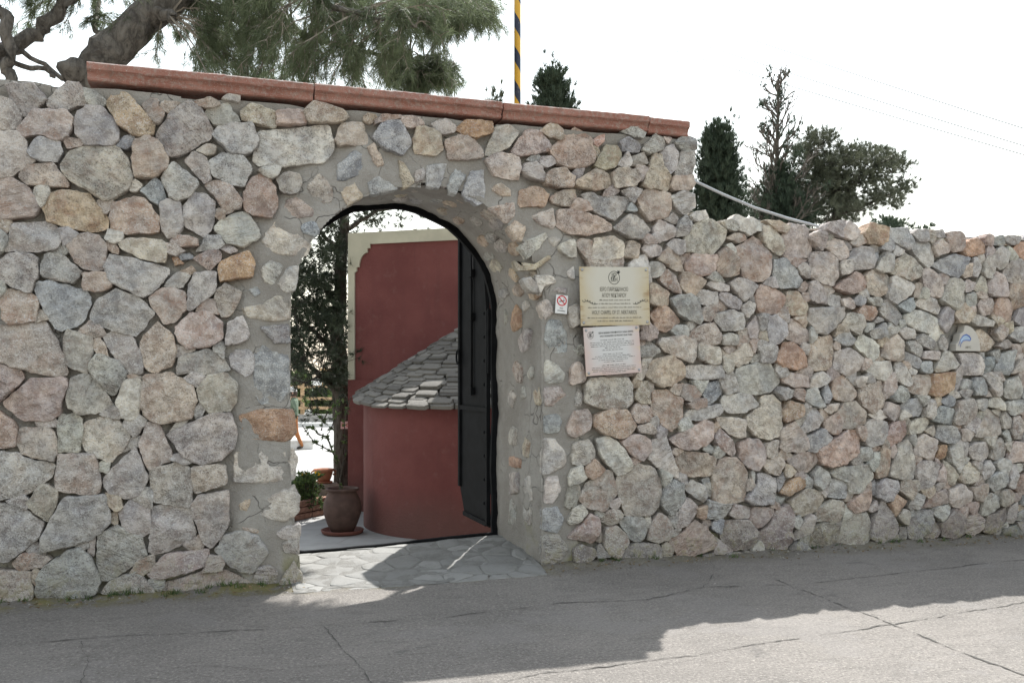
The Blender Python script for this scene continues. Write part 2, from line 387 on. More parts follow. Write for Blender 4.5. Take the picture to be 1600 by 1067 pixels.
gt -2326,2192 -2423,2093 -2425,2013 -2245,1874 -2043,1975 -2098,2097
gb -2058,2438 -2323,2366 -2317,2210 -2088,2115 -1977,2287 -1985,2376
gt -2244,2704 -2386,2593 -2363,2429 -2329,2383 -2064,2456 -2062,2637 -2097,2678
p -2129,2936 -2264,2867 -2239,2723 -2092,2697 -2001,2903
p -2259,3119 -2402,3025 -2271,2881 -2136,2949 -2191,3122
gt -2160,3372 -2304,3345 -2254,3136 -2186,3140 -2092,3187 -2089,3364
g -2066,377 -2109,309 -2109,70 -2054,25 -1911,119 -1859,269 -2028,380
gb -1864,549 -2014,392 -1845,282 -1707,336 -1690,452
pg -2105,720 -2179,667 -2205,604 -2068,402 -2030,404 -1880,561 -1911,663
gt -1820,1016 -2050,971 -2093,741 -1899,684 -1723,851 -1727,936
g -2048,1272 -2126,1160 -2094,1019 -2058,988 -1828,1033 -1826,1182
g -1843,1479 -2060,1464 -2040,1289 -1818,1199 -1764,1304 -1767,1400
gb -2004,1754 -2101,1626 -2078,1487 -2067,1479 -1851,1494 -1819,1642
pg -1890,1956 -1995,1949 -1993,1772 -1808,1661 -1679,1780 -1679,1871 -1698,1903
p -1966,2272 -2077,2099 -2022,1978 -2005,1966 -1900,1973 -1815,2204
gb -1802,2451 -1962,2379 -1955,2290 -1803,2222 -1650,2248 -1629,2447
pg -2043,2635 -2046,2453 -1973,2391 -1813,2463 -1911,2645
gt -1880,2966 -1984,2901 -2075,2695 -2039,2654 -1907,2664 -1707,2807 -1707,2841
pg -2081,3171 -2176,3123 -2120,2951 -1993,2918 -1889,2983 -1904,3067
p -1780,3372 -2071,3364 -2073,3187 -1896,3083 -1745,3315
gt -1699,321 -1838,266 -1890,117 -1677,37 -1603,145 -1597,203
p -1712,834 -1887,668 -1857,565 -1683,468 -1584,556 -1613,717
p -1751,1287 -1805,1182 -1807,1034 -1714,954 -1552,1025 -1561,1227
p -1578,1468 -1748,1400 -1745,1303 -1555,1243 -1412,1345
g -1670,1761 -1799,1642 -1830,1494 -1754,1415 -1584,1483 -1547,1638
p -1645,2232 -1798,2205 -1883,1974 -1692,1921 -1608,2165
gt -1692,2792 -1893,2649 -1794,2467 -1622,2464 -1592,2497 -1577,2566
pg -1732,3303 -1884,3071 -1869,2986 -1696,2862 -1521,2995 -1698,3293
"""
LOW = """
wt 3609,2460 3740,2466 3851,2598 3862,2658 3729,2739 3674,2746 3543,2691 3468,2571 3489,2475
w 3565,2721 3696,2757 3663,2814 3565,2794 3522,2757
g 3862,2677 3929,2661 3963,2682 3940,2741 3829,2749
wg 3963,2673 4076,2629 4144,2672 4189,2754 4110,2779 4030,2765 3963,2801 3907,2758
t 4339,2681 4409,2669 4461,2722 4350,2762 4293,2764 4201,2764
wt 4258,2537 4374,2482 4414,2524 4379,2633 4281,2713 4201,2719 4189,2624
wp 4409,2483 4514,2463 4643,2483 4691,2536 4643,2737 4479,2748 4391,2633
p 3963,2564 4042,2597 4030,2636 3929,2641 3868,2604
p 3985,2347 4019,2279 4178,2255 4258,2317 4281,2478 4189,2594 4121,2626 3946,2524
w 3929,2474 3946,2504 3907,2566 3851,2544
pt 3757,2320 3851,2279 3963,2307 3968,2416 3940,2454 3851,2524 3784,2477
pt 3500,2310 3598,2280 3718,2299 3773,2369 3762,2457 3554,2453 3489,2378
gb 3609,2061 3718,2039 3768,2055 3773,2154 3630,2169 3565,2157
g 3784,2164 3868,2161 3873,2211 3707,2244 3674,2209
g 3873,2038 3963,2016 3996,2081 3873,2147 3795,2154 3779,2105
g 4008,2086 4076,2122 4144,2214 4076,2251 3963,2277 3879,2235
g 4053,1953 4121,2024 4127,2069 4053,2087 3974,2041
gb 3840,1841 3996,1853 4030,1913 3996,1982 3918,2010 3751,1977 3729,1947
pt 3543,1749 3630,1711 3784,1732 3807,1811 3740,1908 3598,1881 3522,1807
pr 4144,2055 4201,1981 4316,1999 4397,2071 4414,2142 4304,2199 4178,2235 4121,2144
b 4374,2211 4537,2216 4572,2278 4502,2386 4420,2454 4310,2439 4298,2249
tp 4467,1982 4596,1990 4626,2066 4525,2185 4432,2172 4414,2051
gb 4258,1758 4339,1739 4420,1810 4432,1901 4316,1984 4247,1967 4235,1857
pw 4438,1790 4572,1741 4655,1773 4632,1864 4479,1952 4438,1891
g 4076,1795 4144,1779 4178,1876 4144,1975 4053,1884
p 4572,2176 4643,2219 4643,2250 4596,2268 4537,2196
pg 3612,1610 3722,1567 3799,1572 3799,1699 3623,1741 3596,1726
w 3579,1444 3832,1454 3821,1562 3525,1556 3487,1541 3487,1473
b 3689,1234 3832,1336 3799,1434 3656,1405 3645,1318
w 3503,1124 3590,1114 3788,1150 3843,1208 3799,1248 3525,1202 3482,1154
p 3449,893 3525,877 3667,917 3733,975 3744,1082 3667,1122 3348,972
b 3722,848 3755,876 3700,926 3656,879
g 3547,512 3634,455 3689,497 3645,586 3536,638 3482,563
b 3678,580 3711,584 3700,657 3634,635
d 3579,-53 3785,-56 3733,35 3634,21 3503,-20
po 3601,334 3645,323 3711,378 3667,429 3596,403
wg 3881,1730 3965,1731 3965,1800 3892,1828 3825,1808 3814,1739
wp 3847,1631 3948,1553 4061,1583 4106,1673 4072,1742 4004,1741 3903,1631 3825,1700
g 4186,1589 4301,1589 4335,1635 4335,1725 4174,1773 4140,1743
or 4405,1545 4510,1530 4604,1556 4604,1647 4498,1757 4405,1746 4318,1604
t 4663,1520 4795,1521 4855,1546 4891,1762 4855,1823 4675,1790 4628,1556
g 4879,1546 5012,1480 5172,1527 5197,1631 5049,1722 4903,1680 4885,1608
gb 5012,1732 5061,1743 5104,1785 5037,1846 4952,1845 4891,1782
w 5135,1703 5284,1605 5334,1652 5352,1746 5184,1833 5117,1754
wg 3982,1345 4117,1320 4289,1344 4376,1434 4278,1574 4174,1584 3948,1538 3931,1464
p 4405,1414 4522,1378 4628,1383 4628,1469 4451,1505 4382,1454
wg 4675,1368 4819,1413 4849,1459 4771,1515 4663,1454 4646,1393
p 4927,1269 5074,1263 5129,1309 5086,1423 5000,1475 4885,1454 4879,1301
w 5135,1377 5184,1392 5222,1470 5135,1465 5104,1423
pt 5184,1226 5284,1153 5409,1203 5422,1350 5355,1433 5172,1392 5154,1299
g 4393,1278 4451,1298 4492,1353 4358,1389 4318,1344
p 4586,1262 4592,1358 4510,1368 4481,1313
gb 4735,1205 4801,1219 4711,1373 4628,1363 4598,1272
b 4831,1240 4861,1290 4843,1403 4783,1383 4795,1250
wg 3870,1174 3993,1172 4140,1215 4163,1245 4095,1315 3993,1335 3847,1312 3814,1258
wt 4061,1048 4140,977 4243,945 4347,973 4376,1042 4382,1243 4312,1324 4197,1305 4174,1215 4049,1137
ot 4405,1092 4569,1140 4592,1231 4451,1268 4382,1183
wt 4843,1158 4915,1188 4933,1244 4855,1239 4771,1189
w 4616,998 4735,1047 4777,1107 4723,1205 4663,1190 4569,1029
p 4831,1015 4915,972 4952,1002 4976,1094 4915,1167 4795,1087
pw 4964,1023 5123,1030 5234,1070 5222,1164 5110,1258 5000,1248 4927,1177
wt 3792,1091 3892,1011 3982,965 4038,979 4038,1117 3775,1140
gt 4428,845 4592,836 4640,866 4628,957 4498,1096 4370,1032 4358,872
gb 4640,845 4711,833 4831,892 4873,952 4783,1036 4640,967
pr 4759,741 4855,697 4988,724 5135,823 5166,926 5123,1010 5025,1011 4939,961 4735,853
pg 3993,811 4049,731 4152,688 4220,765 4232,855 4174,946 4061,958 3982,910
gt 4278,794 4341,812 4335,948 4220,915 4232,815
p 3792,885 3914,818 3954,852 3926,922 3814,1042 3737,965
g 5184,742 5259,747 5284,820 5259,862 5154,854 5147,761
pt 3792,434 3926,428 4038,453 4049,562 4061,670 4004,751 3937,808 3803,806 3726,691 3731,466
g 4112,589 4123,688 4095,689 4089,600
gb 4095,411 4289,413 4306,482 4318,622 4243,655 4152,668 4140,588 4038,463
tg 4255,674 4335,652 4399,740 4370,796 4243,785 4209,726
t 4405,634 4463,628 4510,687 4416,740 4405,680
pg 4463,728 4545,686 4640,662 4747,751 4747,812 4592,836 4428,780
o 4451,477 4604,532 4622,582 4557,624 4416,579 4358,500
gb 4347,511 4405,609 4393,670 4335,612
gb 4699,569 4771,505 4849,584 4831,656 4747,710 4693,630
gb 4382,414 4428,453 4324,477 4312,422
gb 5006,430 5025,547 4964,596 4879,604 4819,452
g 4879,619 5025,568 5037,475 5147,471 5290,601 5259,716 5049,701 4939,704 4855,645
tg 4498,324 4569,295 4687,315 4759,353 4795,443 4735,507 4640,520 4469,426
pg 3937,309 4061,308 4100,351 4072,392 3926,428 3881,346
b 3726,241 3803,178 3836,304 3792,306 3726,290
pg 4140,220 4197,227 4301,342 4289,383 4117,390 4072,293
dp 4220,57 4358,19 4428,5 4481,82 4492,304 4451,396 4324,361 4266,234 4134,161
dp 3870,56 4015,48 4106,63 4152,180 4049,294 3847,294 3809,158
g 4522,95 4652,165 4699,284 4663,316 4592,259 4498,122
dt 4735,8 4819,-13 4903,18 4982,117 4927,202 4807,228 4687,193 4640,64
pg 4819,248 4927,222 4988,281 5000,404 4879,419 4759,363 4699,243
pr 5049,340 5110,301 5222,323 5277,424 5259,487 5172,480 5025,383
wg 5037,1 5222,21 5271,102 5277,206 5234,301 5086,287 5000,219 4927,27
b 5296,449 5355,452 5321,579 5284,507
db 4545,-58 4616,-57 4663,-9 4616,55 4522,90 4469,23
d 3970,-68 3993,30 3870,27 3814,-48
d 4038,-52 4209,-72 4232,6 4015,38
d 4266,-86 4440,-97 4428,-25 4232,-4
d 4976,-99 5135,-88 5110,-14 4927,-24
d 5184,-111 5355,-90 5296,-3 5135,-25
d 4819,-79 4879,-83 4879,-21 4819,-28
pg 5284,299 5355,327 5334,401 5234,322
gp 4769,2524 4823,2684 4751,2701 4668,2667 4656,2615
wg 4932,2664 4992,2651 4992,2801 4835,2777 4823,2715
pw 4992,2651 5090,2646 5164,2711 5078,2790 5029,2797 4962,2712
wt 4871,2533 4956,2460 5029,2488 5041,2530 4968,2630 4883,2657 4799,2581
ot 5238,2616 5351,2611 5432,2630 5451,2767 5338,2782 5251,2799 5183,2691
g 5029,2550 5090,2558 5041,2633 4986,2625
bp 5476,2643 5565,2615 5668,2577 5712,2653 5642,2771 5476,2758 5451,2704
pw 4656,2311 4823,2245 4895,2247 4932,2341 4920,2474 4823,2531 4668,2514 4644,2392
gw 4956,2326 5078,2377 5066,2480 4956,2444 4950,2362
gb 5078,2387 5288,2405 5307,2489 5263,2581 5152,2592 5047,2510
wg 5351,2381 5489,2381 5508,2529 5413,2556 5307,2395
b 5307,2468 5338,2470 5351,2553 5313,2531
w 5502,2528 5553,2515 5610,2564 5514,2613 5483,2570
pg 5565,2352 5693,2304 5783,2360 5809,2424 5616,2554 5527,2487 5470,2380
gb 5796,2487 5874,2432 5940,2482 5953,2568 5874,2655 5719,2648 5693,2579
g 5758,2661 5861,2665 5861,2767 5758,2761 5706,2727
pg 5927,2620 5953,2675 5953,2760 5874,2767 5868,2692
g 5966,2713 6078,2713 6071,2777 5959,2766
pw 5979,2543 6071,2573 6098,2628 5992,2687 5927,2620
p 6178,2588 6285,2604 6271,2744 6218,2773 6085,2756 6098,2617
pr 4944,2208 5090,2181 5189,2225 5226,2289 5176,2360 5115,2368 4883,2226
pw 5238,2196 5363,2163 5426,2190 5464,2349 5288,2395 5214,2340 5226,2278
w 5451,2139 5527,2099 5655,2176 5732,2263 5553,2346 5489,2339 5432,2191
tp 5758,2168 5809,2233 5809,2286 5732,2294 5706,2167
wp 5822,2297 5887,2182 6025,2175 6032,2283 6005,2357 5900,2428 5796,2403
b 6071,2380 6178,2341 6244,2397 6325,2530 6254,2548 6124,2554 5927,2461
wg 6058,2123 6178,2061 6244,2138 6254,2300 6218,2348 6098,2338 6005,2153
g 4668,2108 4811,2081 4823,2163 4715,2282 4656,2270 4644,2158
g 4561,2328 4644,2295 4650,2361 4585,2430 4526,2387
gb 4847,2072 4956,2064 4968,2157 4859,2174 4829,2143
pw 4992,2075 5066,2046 5103,2068 5041,2149 4968,2126
gb 5103,2088 5189,2080 5226,2133 5152,2172 5090,2140
g 5288,2083 5388,2085 5388,2148 5226,2154
op 5176,1971 5263,1957 5338,2011 5326,2073 5189,2080 5133,2027
g 4703,1855 4799,1826 4907,1889 4992,1993 4992,2065 4644,2047 4620,1955
gt 5066,1860 5139,1820 5195,1925 5164,2007 5029,2014 4968,1931
gw 5338,1938 5413,1960 5351,1990 5313,1937
gb 5426,1981 5527,1915 5578,1963 5591,2016 5502,2130 5413,2133 5351,2032
b 5655,2028 5712,2082 5693,2166 5540,2089
wg 5809,2074 5966,2024 6019,2079 5953,2168 5771,2153 5719,2104
wg 5642,1933 5719,1892 5900,1842 5992,1982 5848,2043 5719,2051 5604,1995
gb 5979,1939 6085,1855 6138,1963 6151,2060 6071,2091 5999,2014
gb 5214,1842 5301,1895 5326,1932 5226,1925 5189,1862
gb 5301,1802 5363,1795 5439,1835 5451,1919 5413,1939 5251,1853
g 5616,1799 5719,1807 5719,1881 5616,1896 5553,1868
ro 6289,2546 6411,2562 6506,2599 6493,2663 6397,2719 6316,2688 6263,2599
p 6499,2658 6582,2662 6588,2739 6520,2757 6486,2718
gb 6595,2663 6699,2667 6727,2685 6713,2761 6588,2733
g 6754,2692 6838,2679 6922,2727 6894,2764 6727,2751
ro 6880,2581 6989,2530 7121,2580 7106,2713 6989,2719 6894,2692 6817,2634
wg 6754,2345 6922,2323 7050,2344 7064,2444 6989,2519 6894,2560 6796,2523 6733,2411
gw 6616,2483 6685,2447 6740,2477 6768,2610 6685,2656 6588,2591
gw 6493,2380 6561,2355 6602,2461 6588,2569 6506,2555 6465,2412
gb 6397,2366 6438,2444 6397,2540 6357,2538 6343,2386
t 6249,2350 6337,2375 6337,2494 6289,2471 6222,2414
wt 6411,2247 6520,2229 6506,2337 6452,2379 6384,2257
g 6276,2227 6370,2257 6384,2312 6289,2336 6263,2308
pw 6534,2240 6588,2198 6768,2203 6782,2313 6699,2387 6616,2428 6534,2305
po 6838,2083 6989,2131 7078,2233 6989,2309 6810,2325 6761,2214
gb 6289,2092 6411,2117 6431,2194 6370,2230 6289,2211 6276,2168
wp 6479,2021 6616,2045 6616,2111 6575,2187 6465,2173 6425,2096
pr 6616,2035 6699,1992 6810,1951 6838,2083 6754,2191 6657,2178 6616,2122
gb 6936,1931 7092,1945 7106,2078 6989,2109 6894,2085 6838,1984
g 6425,1933 6588,1925 6602,1969 6397,2030 6330,1974
pw 6671,1795 6768,1851 6768,1906 6671,1948 6616,1870
gb 6894,1792 7035,1788 7064,1877 6989,1932 6866,1918 6789,1840
p 6303,2028 6397,2041 6397,2106 6289,2082
g 7106,2724 7106,2791 6979,2774 6936,2727
pt 5463,1615 5580,1606 5609,1631 5603,1777 5545,1839 5416,1765 5364,1648
gb 5854,1721 5926,1712 5926,1791 5794,1843 5752,1788
g 5675,1699 5770,1641 5794,1671 5800,1730 5722,1788 5627,1767
gb 5651,1602 5758,1534 5800,1602 5746,1641 5639,1689 5621,1640
b 5866,1495 5920,1514 5902,1603 5794,1593 5794,1524
gw 5987,1623 5999,1693 5824,1696 5806,1632
g 5975,1510 6171,1545 6214,1575 6121,1684 6048,1693 5951,1544
g 5999,1712 6048,1693 6097,1733 6036,1841 5987,1781
w 6245,1595 6245,1490 6476,1485 6495,1627 6394,1681 6195,1679
b 6495,1506 6558,1516 6596,1577 6596,1647 6495,1637 6495,1566
b 6622,1516 6776,1491 6814,1547 6866,1721 6686,1678 6609,1536
wp 6879,1517 6970,1558 6988,1640 6892,1629 6788,1496
pg 6724,1725 6814,1751 6737,1806 6634,1749
p 6827,1731 6866,1670 6931,1691 6918,1762 6840,1772
wg 5288,1465 5393,1436 5486,1513 5468,1610 5288,1595 5219,1532
gw 5651,1387 5704,1406 5698,1465 5580,1596 5533,1591 5509,1445
w 5722,1484 5758,1514 5698,1553 5663,1523
pg 5710,1328 5854,1298 5914,1386 5902,1485 5722,1484 5675,1367
o 5999,1297 6146,1366 6158,1515 5926,1485 5884,1307
gb 6171,1336 6245,1375 6245,1445 6195,1435 6146,1346
gb 6344,1365 6369,1425 6270,1445 6220,1365
gb 6382,1300 6501,1304 6501,1395 6470,1455 6382,1465 6350,1385
w 6183,1276 6239,1286 6189,1336 6152,1296
g 6546,1385 6622,1293 6673,1293 6686,1425 6571,1516 6463,1485
wg 6603,1283 6533,1364 6508,1294
wg 6737,1283 6879,1266 6911,1343 6892,1476 6750,1435 6718,1374
b 6944,1271 7036,1260 7036,1363 6988,1394 6931,1302
gb 5521,1251 5603,1250 5663,1299 5639,1377 5556,1387 5468,1290
pw 5498,1086 5568,1124 5568,1212 5439,1252 5404,1155
gb 5710,1122 5782,1126 5818,1190 5770,1279 5627,1260 5592,1192
g 5914,1090 5938,1130 5938,1268 5854,1268 5830,1131
b 6048,1217 6140,1207 6158,1276 6097,1306 5999,1257
b 5975,1070 6146,1047 6146,1177 5999,1208 5926,1080
pw 6171,1042 6307,1045 6407,1124 6357,1280 6195,1246 6152,1077
g 6394,1184 6470,1163 6520,1213 6508,1274 6382,1255
w 6558,1203 6718,1161 6724,1242 6660,1283 6584,1273 6533,1223
gb 6788,1119 6918,1148 6988,1209 6931,1261 6763,1242 6730,1171
pg 6394,928 6571,920 6686,948 6673,1111 6546,1183 6388,943
g 6698,999 6776,1008 6782,1099 6724,1145 6679,1121
pw 6827,905 6918,903 6944,1025 6892,1118 6827,1098 6801,987
wt 5686,961 5794,974 5902,1071 5842,1116 5698,1074 5669,1025
pr 5474,859 5592,910 5663,977 5639,1094 5498,1067 5416,952
g 5219,1042 5219,889 5288,868 5393,894 5439,1029 5416,1078 5288,1099
gb 6023,901 6121,874 6245,906 6171,1027 5999,1040 5969,941
pg 6257,906 6344,894 6382,944 6319,1015 6245,996
wg 6763,870 6801,895 6763,987 6698,958
gt 5938,942 5963,971 5951,1041 5842,993
pr 6957,974 7062,951 7009,1137 6944,1097
tp 5335,591 5427,603 5463,708 5474,834 5381,846 5306,665
wg 5603,563 5722,584 5746,651 5710,789 5675,917 5568,881 5451,612
pw 5842,757 5914,730 5969,832 5975,911 5830,963 5758,925 5722,789
o 5999,733 6078,760 6078,860 5999,851 5969,753
gb 6134,709 6208,608 6257,686 6232,846 6171,873 6097,810
g 6307,755 6332,844 6282,825 6257,736
g 6382,733 6482,700 6558,738 6571,818 6495,881 6369,863 6332,804
pg 6622,721 6724,734 6750,814 6686,917 6609,878 6584,737
pg 6801,686 6970,696 6944,861 6827,874 6763,743
gw 5794,473 5890,480 5975,595 6005,683 5866,736 5770,710 5746,612
gt 6060,573 6121,501 6171,519 6201,598 6109,700 6060,721 6060,642
wt 6257,526 6369,507 6432,560 6432,621 6344,714 6208,568
gb 6495,528 6558,566 6615,635 6571,707 6495,699 6457,600
gb 6609,433 6737,469 6750,560 6698,623 6571,576 6546,486
wg 6827,445 6866,567 6866,658 6801,671 6763,478
w 6951,615 6944,666 6879,668 6866,577
pr 6931,391 7049,407 7062,529 6988,593 6892,556 6853,434
gb 5416,390 5474,388 5556,492 5545,560 5416,584 5346,538 5335,432
tg 5686,389 5770,484 5758,563 5603,558 5556,482
pg 6048,513 6036,573 5951,507 5987,456
pg 5926,320 6097,343 6103,412 6048,474 5902,400 5782,307
g 5675,302 5758,308 5842,413 5746,455 5639,333
ot 5509,251 5568,326 5627,382 5521,444 5463,369
wt 6171,305 6282,295 6357,352 6344,433 6245,507 6195,488 6097,462 6109,352
tg 6394,361 6470,338 6539,446 6520,507 6357,473
wg 6520,215 6660,289 6654,371 6571,425 6495,377 6451,228
gp 6724,287 6801,324 6834,404 6776,437 6686,420 6673,309
wb 6011,183 6134,292 6134,332 5938,310 5920,262
gp 5639,167 5669,273 5603,315 5533,259
gd 5782,32 5878,106 5926,202 5890,292 5758,288 5663,175 5657,59
d 5603,32 5627,60 5645,147 5568,160 5568,34
dp 6171,31 6257,67 6270,196 6171,290 6011,168 6023,49
pg 6357,32 6482,96 6508,175 6432,239 6294,205 6270,86
dp 6571,46 6686,75 6750,174 6737,276 6622,230 6533,214 6495,75
g 6827,129 6879,219 6879,331 6788,274 6763,143
gb 7036,130 7062,200 6988,265 6879,219 6866,158
b 7009,275 7009,388 6931,380 6918,299
pd 5938,34 5999,80 6011,139 5963,191 5848,48
d 5474,-106 5521,-80 5509,-21 5416,-16 5416,-93
d 5580,-93 5675,-89 5663,19 5568,15 5539,-62
d 5854,-109 5914,-73 5902,-23 5794,22 5675,9 5675,-89
d 5975,-102 6072,-102 6048,28 5926,15 5926,-84
d 6257,-83 6245,28 6085,26 6072,-92
d 6419,-72 6369,21 6282,6 6270,-74
d 6558,-80 6558,21 6445,27 6445,-74
d 6750,-40 6944,32 6918,115 6724,84 6698,-17
d 6596,-52 6660,-35 6622,28 6571,-10
d 7036,-86 7036,-4 6944,1 6931,-80
ty* 6438,1702 6571,1713 6634,1779 6571,1839 6482,1898 6401,1867
g 5406,398 5285,207 5260,78 5357,29 5456,29 5570,136 5506,264
p 6913,1357 7032,1371 7049,1457 7050,1577 6970,1558 6883,1517 6904,1451
t 7049,1757 6989,1790 6979,1790 6913,1765 6974,1642
t 6152,2032 6195,1956 6304,1956 6384,2037 6245,2137
gb 3900,430 3807,433 3683,479 3659,335 3766,302 3818,310
gb 3946,1430 3915,1523 3789,1455 3827,1372 3859,1320 3903,1328 3981,1352
p 6459,340 6352,345 6307,314 6356,225 6421,239
gb 6950,860 7050,826 7050,898 7022,959 6966,974 6928,916
pg 5536,1371 5527,1437 5510,1516 5412,1450 5394,1392 5423,1263 5490,1316
g 3826,26 3926,41 3843,98 3762,168 3752,74 3745,30 3793,27
g 6883,140 6948,38 7003,27 7049,68 7024,129
gb 6721,731 6617,689 6665,614 6775,543 6796,650 6785,707
p 6875,332 6926,346 6913,397 6837,402 6810,343 6856,321
g 7049,600 7048,683 6969,729 6951,653 6973,593
g 6394,956 6429,1009 6467,1068 6392,1112 6341,1068 6262,1028 6348,991
g 6300,1366 6273,1364 6208,1329 6300,1271 6369,1333
p 3967,1848 3970,1797 3955,1695 4058,1746 4090,1796 4056,1868
w 5997,1798 6071,1858 5970,1946 5926,1868 5855,1821 5930,1764
pg 3737,1962 3778,2054 3686,2046 3630,2006 3638,1935 3706,1908
pg 7049,779 7034,828 6986,847 6954,824 6964,765 7002,714 7049,724
g 5482,1807 5530,1836 5595,1892 5479,1949 5456,1897 5410,1801
pg 4452,2001 4411,2093 4366,2038 4302,1996 4374,1952 4451,1911
pg 5065,2613 5140,2585 5171,2597 5230,2630 5187,2685 5142,2688 5116,2665
gb 5498,2595 5496,2635 5441,2676 5398,2619 5359,2578 5450,2551 5483,2577
g 6663,18 6668,16 6675,21 6725,83 6654,64 6614,55
w 4089,33 4142,29 4210,26 4205,73 4169,121 4120,86
p 6294,200 6337,256 6309,307 6256,296 6211,257 6265,213
w 4555,301 4495,280 4492,222 4540,186 4577,240
gb 4696,575 4633,658 4618,566 4641,522 4684,520
g 5183,713 5147,763 5148,835 5092,788 5057,766 5068,708 5096,711
pg 5006,407 5055,406 5072,420 5081,474 5022,487
gb 5356,815 5283,810 5268,754 5223,717 5282,646 5319,695 5328,733
gb 3776,913 3732,852 3758,806 3803,810 3852,854
w 5370,1183 5326,1165 5255,1145 5339,1096 5368,1093 5449,1121
pg 6744,1432 6687,1504 6600,1538 6646,1463 6668,1442
p 7038,1223 6960,1181 6883,1133 6976,1118 7001,1137
g 6164,1512 6159,1475 6167,1392 6238,1452 6244,1508 6230,1577
pg 4968,1478 4914,1530 4876,1594 4829,1535 4827,1485 4832,1407 4896,1462
g 3857,1495 3909,1523 3916,1577 3884,1599 3823,1639 3827,1559 3832,1531
p 3658,1288 3598,1296 3492,1252 3558,1209 3614,1222 3622,1224 3670,1228
pg 4618,1758 4585,1746 4572,1690 4590,1673 4646,1652 4653,1695 4664,1745
gb 4256,2218 4337,2205 4300,2297 4235,2291 4196,2233
t 4491,1951 4519,1934 4538,1927 4607,1882 4634,1937 4626,2007 4532,1984
gb 4172,1922 4181,1843 4233,1872 4246,1946 4261,1990 4186,2001 4157,1956
g 3663,2268 3738,2244 3847,2235 3792,2301 3744,2323
g 6480,2588 6417,2564 6419,2509 6450,2430 6493,2519
w 6760,2551 6808,2530 6889,2561 6845,2610 6776,2669
pg 6510,2610 6494,2541 6568,2571 6614,2610 6571,2661 6531,2655
w 4995,315 4992,282 4987,216 5053,267 5101,308 5052,335 5026,386
t 5795,475 5848,416 5877,386 5901,408 5963,460 5926,511 5873,478
p 6037,697 5995,633 5952,554 6063,527 6062,614
g 5737,855 5754,908 5731,964 5697,961 5678,916 5686,893
pg 6383,679 6407,659 6457,590 6476,655 6474,702 6419,722
g 6604,863 6643,925 6562,922 6488,917 6527,865 6554,845 6597,812
g 6240,901 6164,884 6238,842 6271,782 6344,870
p 5138,991 5162,950 5208,906 5216,979 5218,1031 5172,1045 5127,1031
g 6481,1095 6523,1156 6451,1170 6410,1125 6448,1087
w 5580,1087 5621,1096 5698,1127 5612,1182 5575,1137
g 4362,1466 4390,1463 4446,1501 4402,1545 4349,1584 4321,1524
t 4238,1850 4195,1850 4164,1823 4157,1797 4200,1770 4257,1765 4241,1822
g 4123,1578 4183,1597 4166,1656 4099,1650 4082,1621
pg 3935,1674 3956,1714 3884,1727 3835,1697 3867,1670 3896,1646
p 4964,1702 4954,1752 4914,1772 4890,1742 4884,1700 4933,1694
pg 4627,1554 4594,1547 4518,1504 4583,1483 4617,1475 4664,1457 4693,1524
g 4653,1176 4677,1230 4626,1258 4586,1197 4579,1161 4639,1152
pg 5273,1584 5261,1622 5224,1645 5190,1593 5185,1515 5239,1555
t 4990,1915 4971,1927 4927,1909 4915,1892 4904,1811 4974,1851 5040,1853
w 5165,2214 5160,2178 5205,2151 5252,2158 5234,2218 5206,2249 5182,2222
g 5749,2161 5826,2162 5868,2167 5873,2207 5854,2245 5813,2259 5787,2203
g 5569,49 5570,80 5530,98 5490,58 5518,27 5537,26
g 4664,138 4610,142 4568,119 4560,81 4603,66 4639,29 4645,86
p 4324,422 4300,432 4265,389 4326,366 4357,376 4343,419
p 3648,274 3683,254 3726,270 3701,320 3655,326
p 6158,496 6099,530 6066,536 6019,483 6063,472 6100,470
pg 6450,602 6412,539 6402,487 6447,494 6515,509 6481,554
g 6256,679 6304,676 6365,736 6299,749 6259,716
t 4455,843 4392,859 4349,837 4343,797 4390,774 4430,787 4486,805
g 4627,1136 4589,1157 4550,1131 4511,1123 4524,1082 4552,1046 4606,1095
p 6152,1048 6194,998 6235,943 6282,1020 6246,1041 6218,1042
g 6107,1308 6157,1297 6161,1342 6138,1361 6095,1343
g 5791,1251 5800,1243 5812,1214 5849,1237 5891,1299 5822,1305 5741,1311
t 5661,1593 5603,1618 5610,1570 5637,1544 5674,1534 5694,1554 5678,1586
gb 5957,1777 5931,1751 5908,1698 5944,1700 5990,1699 5997,1725 5993,1750
p 6004,689 6034,694 6003,733 5956,767 5974,697 5993,692
t 3746,1075 3742,1035 3782,1010 3829,1061 3791,1100
t 5943,1197 5984,1188 6030,1235 6008,1297 5954,1300 5942,1233
pg 5644,1070 5647,1062 5654,1034 5679,1047 5698,1074 5666,1112 5641,1100
g 3628,1330 3653,1382 3691,1440 3614,1446 3547,1435 3573,1390
g 5204,1423 5257,1414 5310,1425 5285,1466 5251,1502 5222,1465
gb 5140,1517 5079,1497 5030,1463 5064,1446 5118,1392 5130,1460
t 5475,1802 5392,1808 5342,1798 5351,1755 5395,1728
pg 4764,1137 4798,1094 4844,1125 4801,1176 4766,1210 4759,1149 4760,1144
gb 6674,1657 6677,1720 6585,1690 6603,1639 6638,1590
gb 4652,1817 4664,1752 4727,1802 4716,1850 4670,1897 4645,1842
t 6827,1979 6740,1948 6777,1891 6806,1858 6835,1891
pg 6491,2179 6556,2190 6508,2230 6487,2234 6469,2236 6386,2226 6434,2190
pg 7051,1652 6990,1624 6983,1592 6993,1566 7011,1570 7023,1575 7050,1588
gb 5619,1967 5574,1958 5564,1943 5579,1907 5594,1898 5650,1895 5638,1938
t 5352,1690 5318,1634 5281,1593 5342,1602 5351,1604 5422,1618 5373,1642
t 6645,1914 6665,1945 6721,1985 6662,2010 6604,2039 6577,2013 6622,1952
g 6463,1688 6471,1646 6484,1638 6508,1642 6511,1689
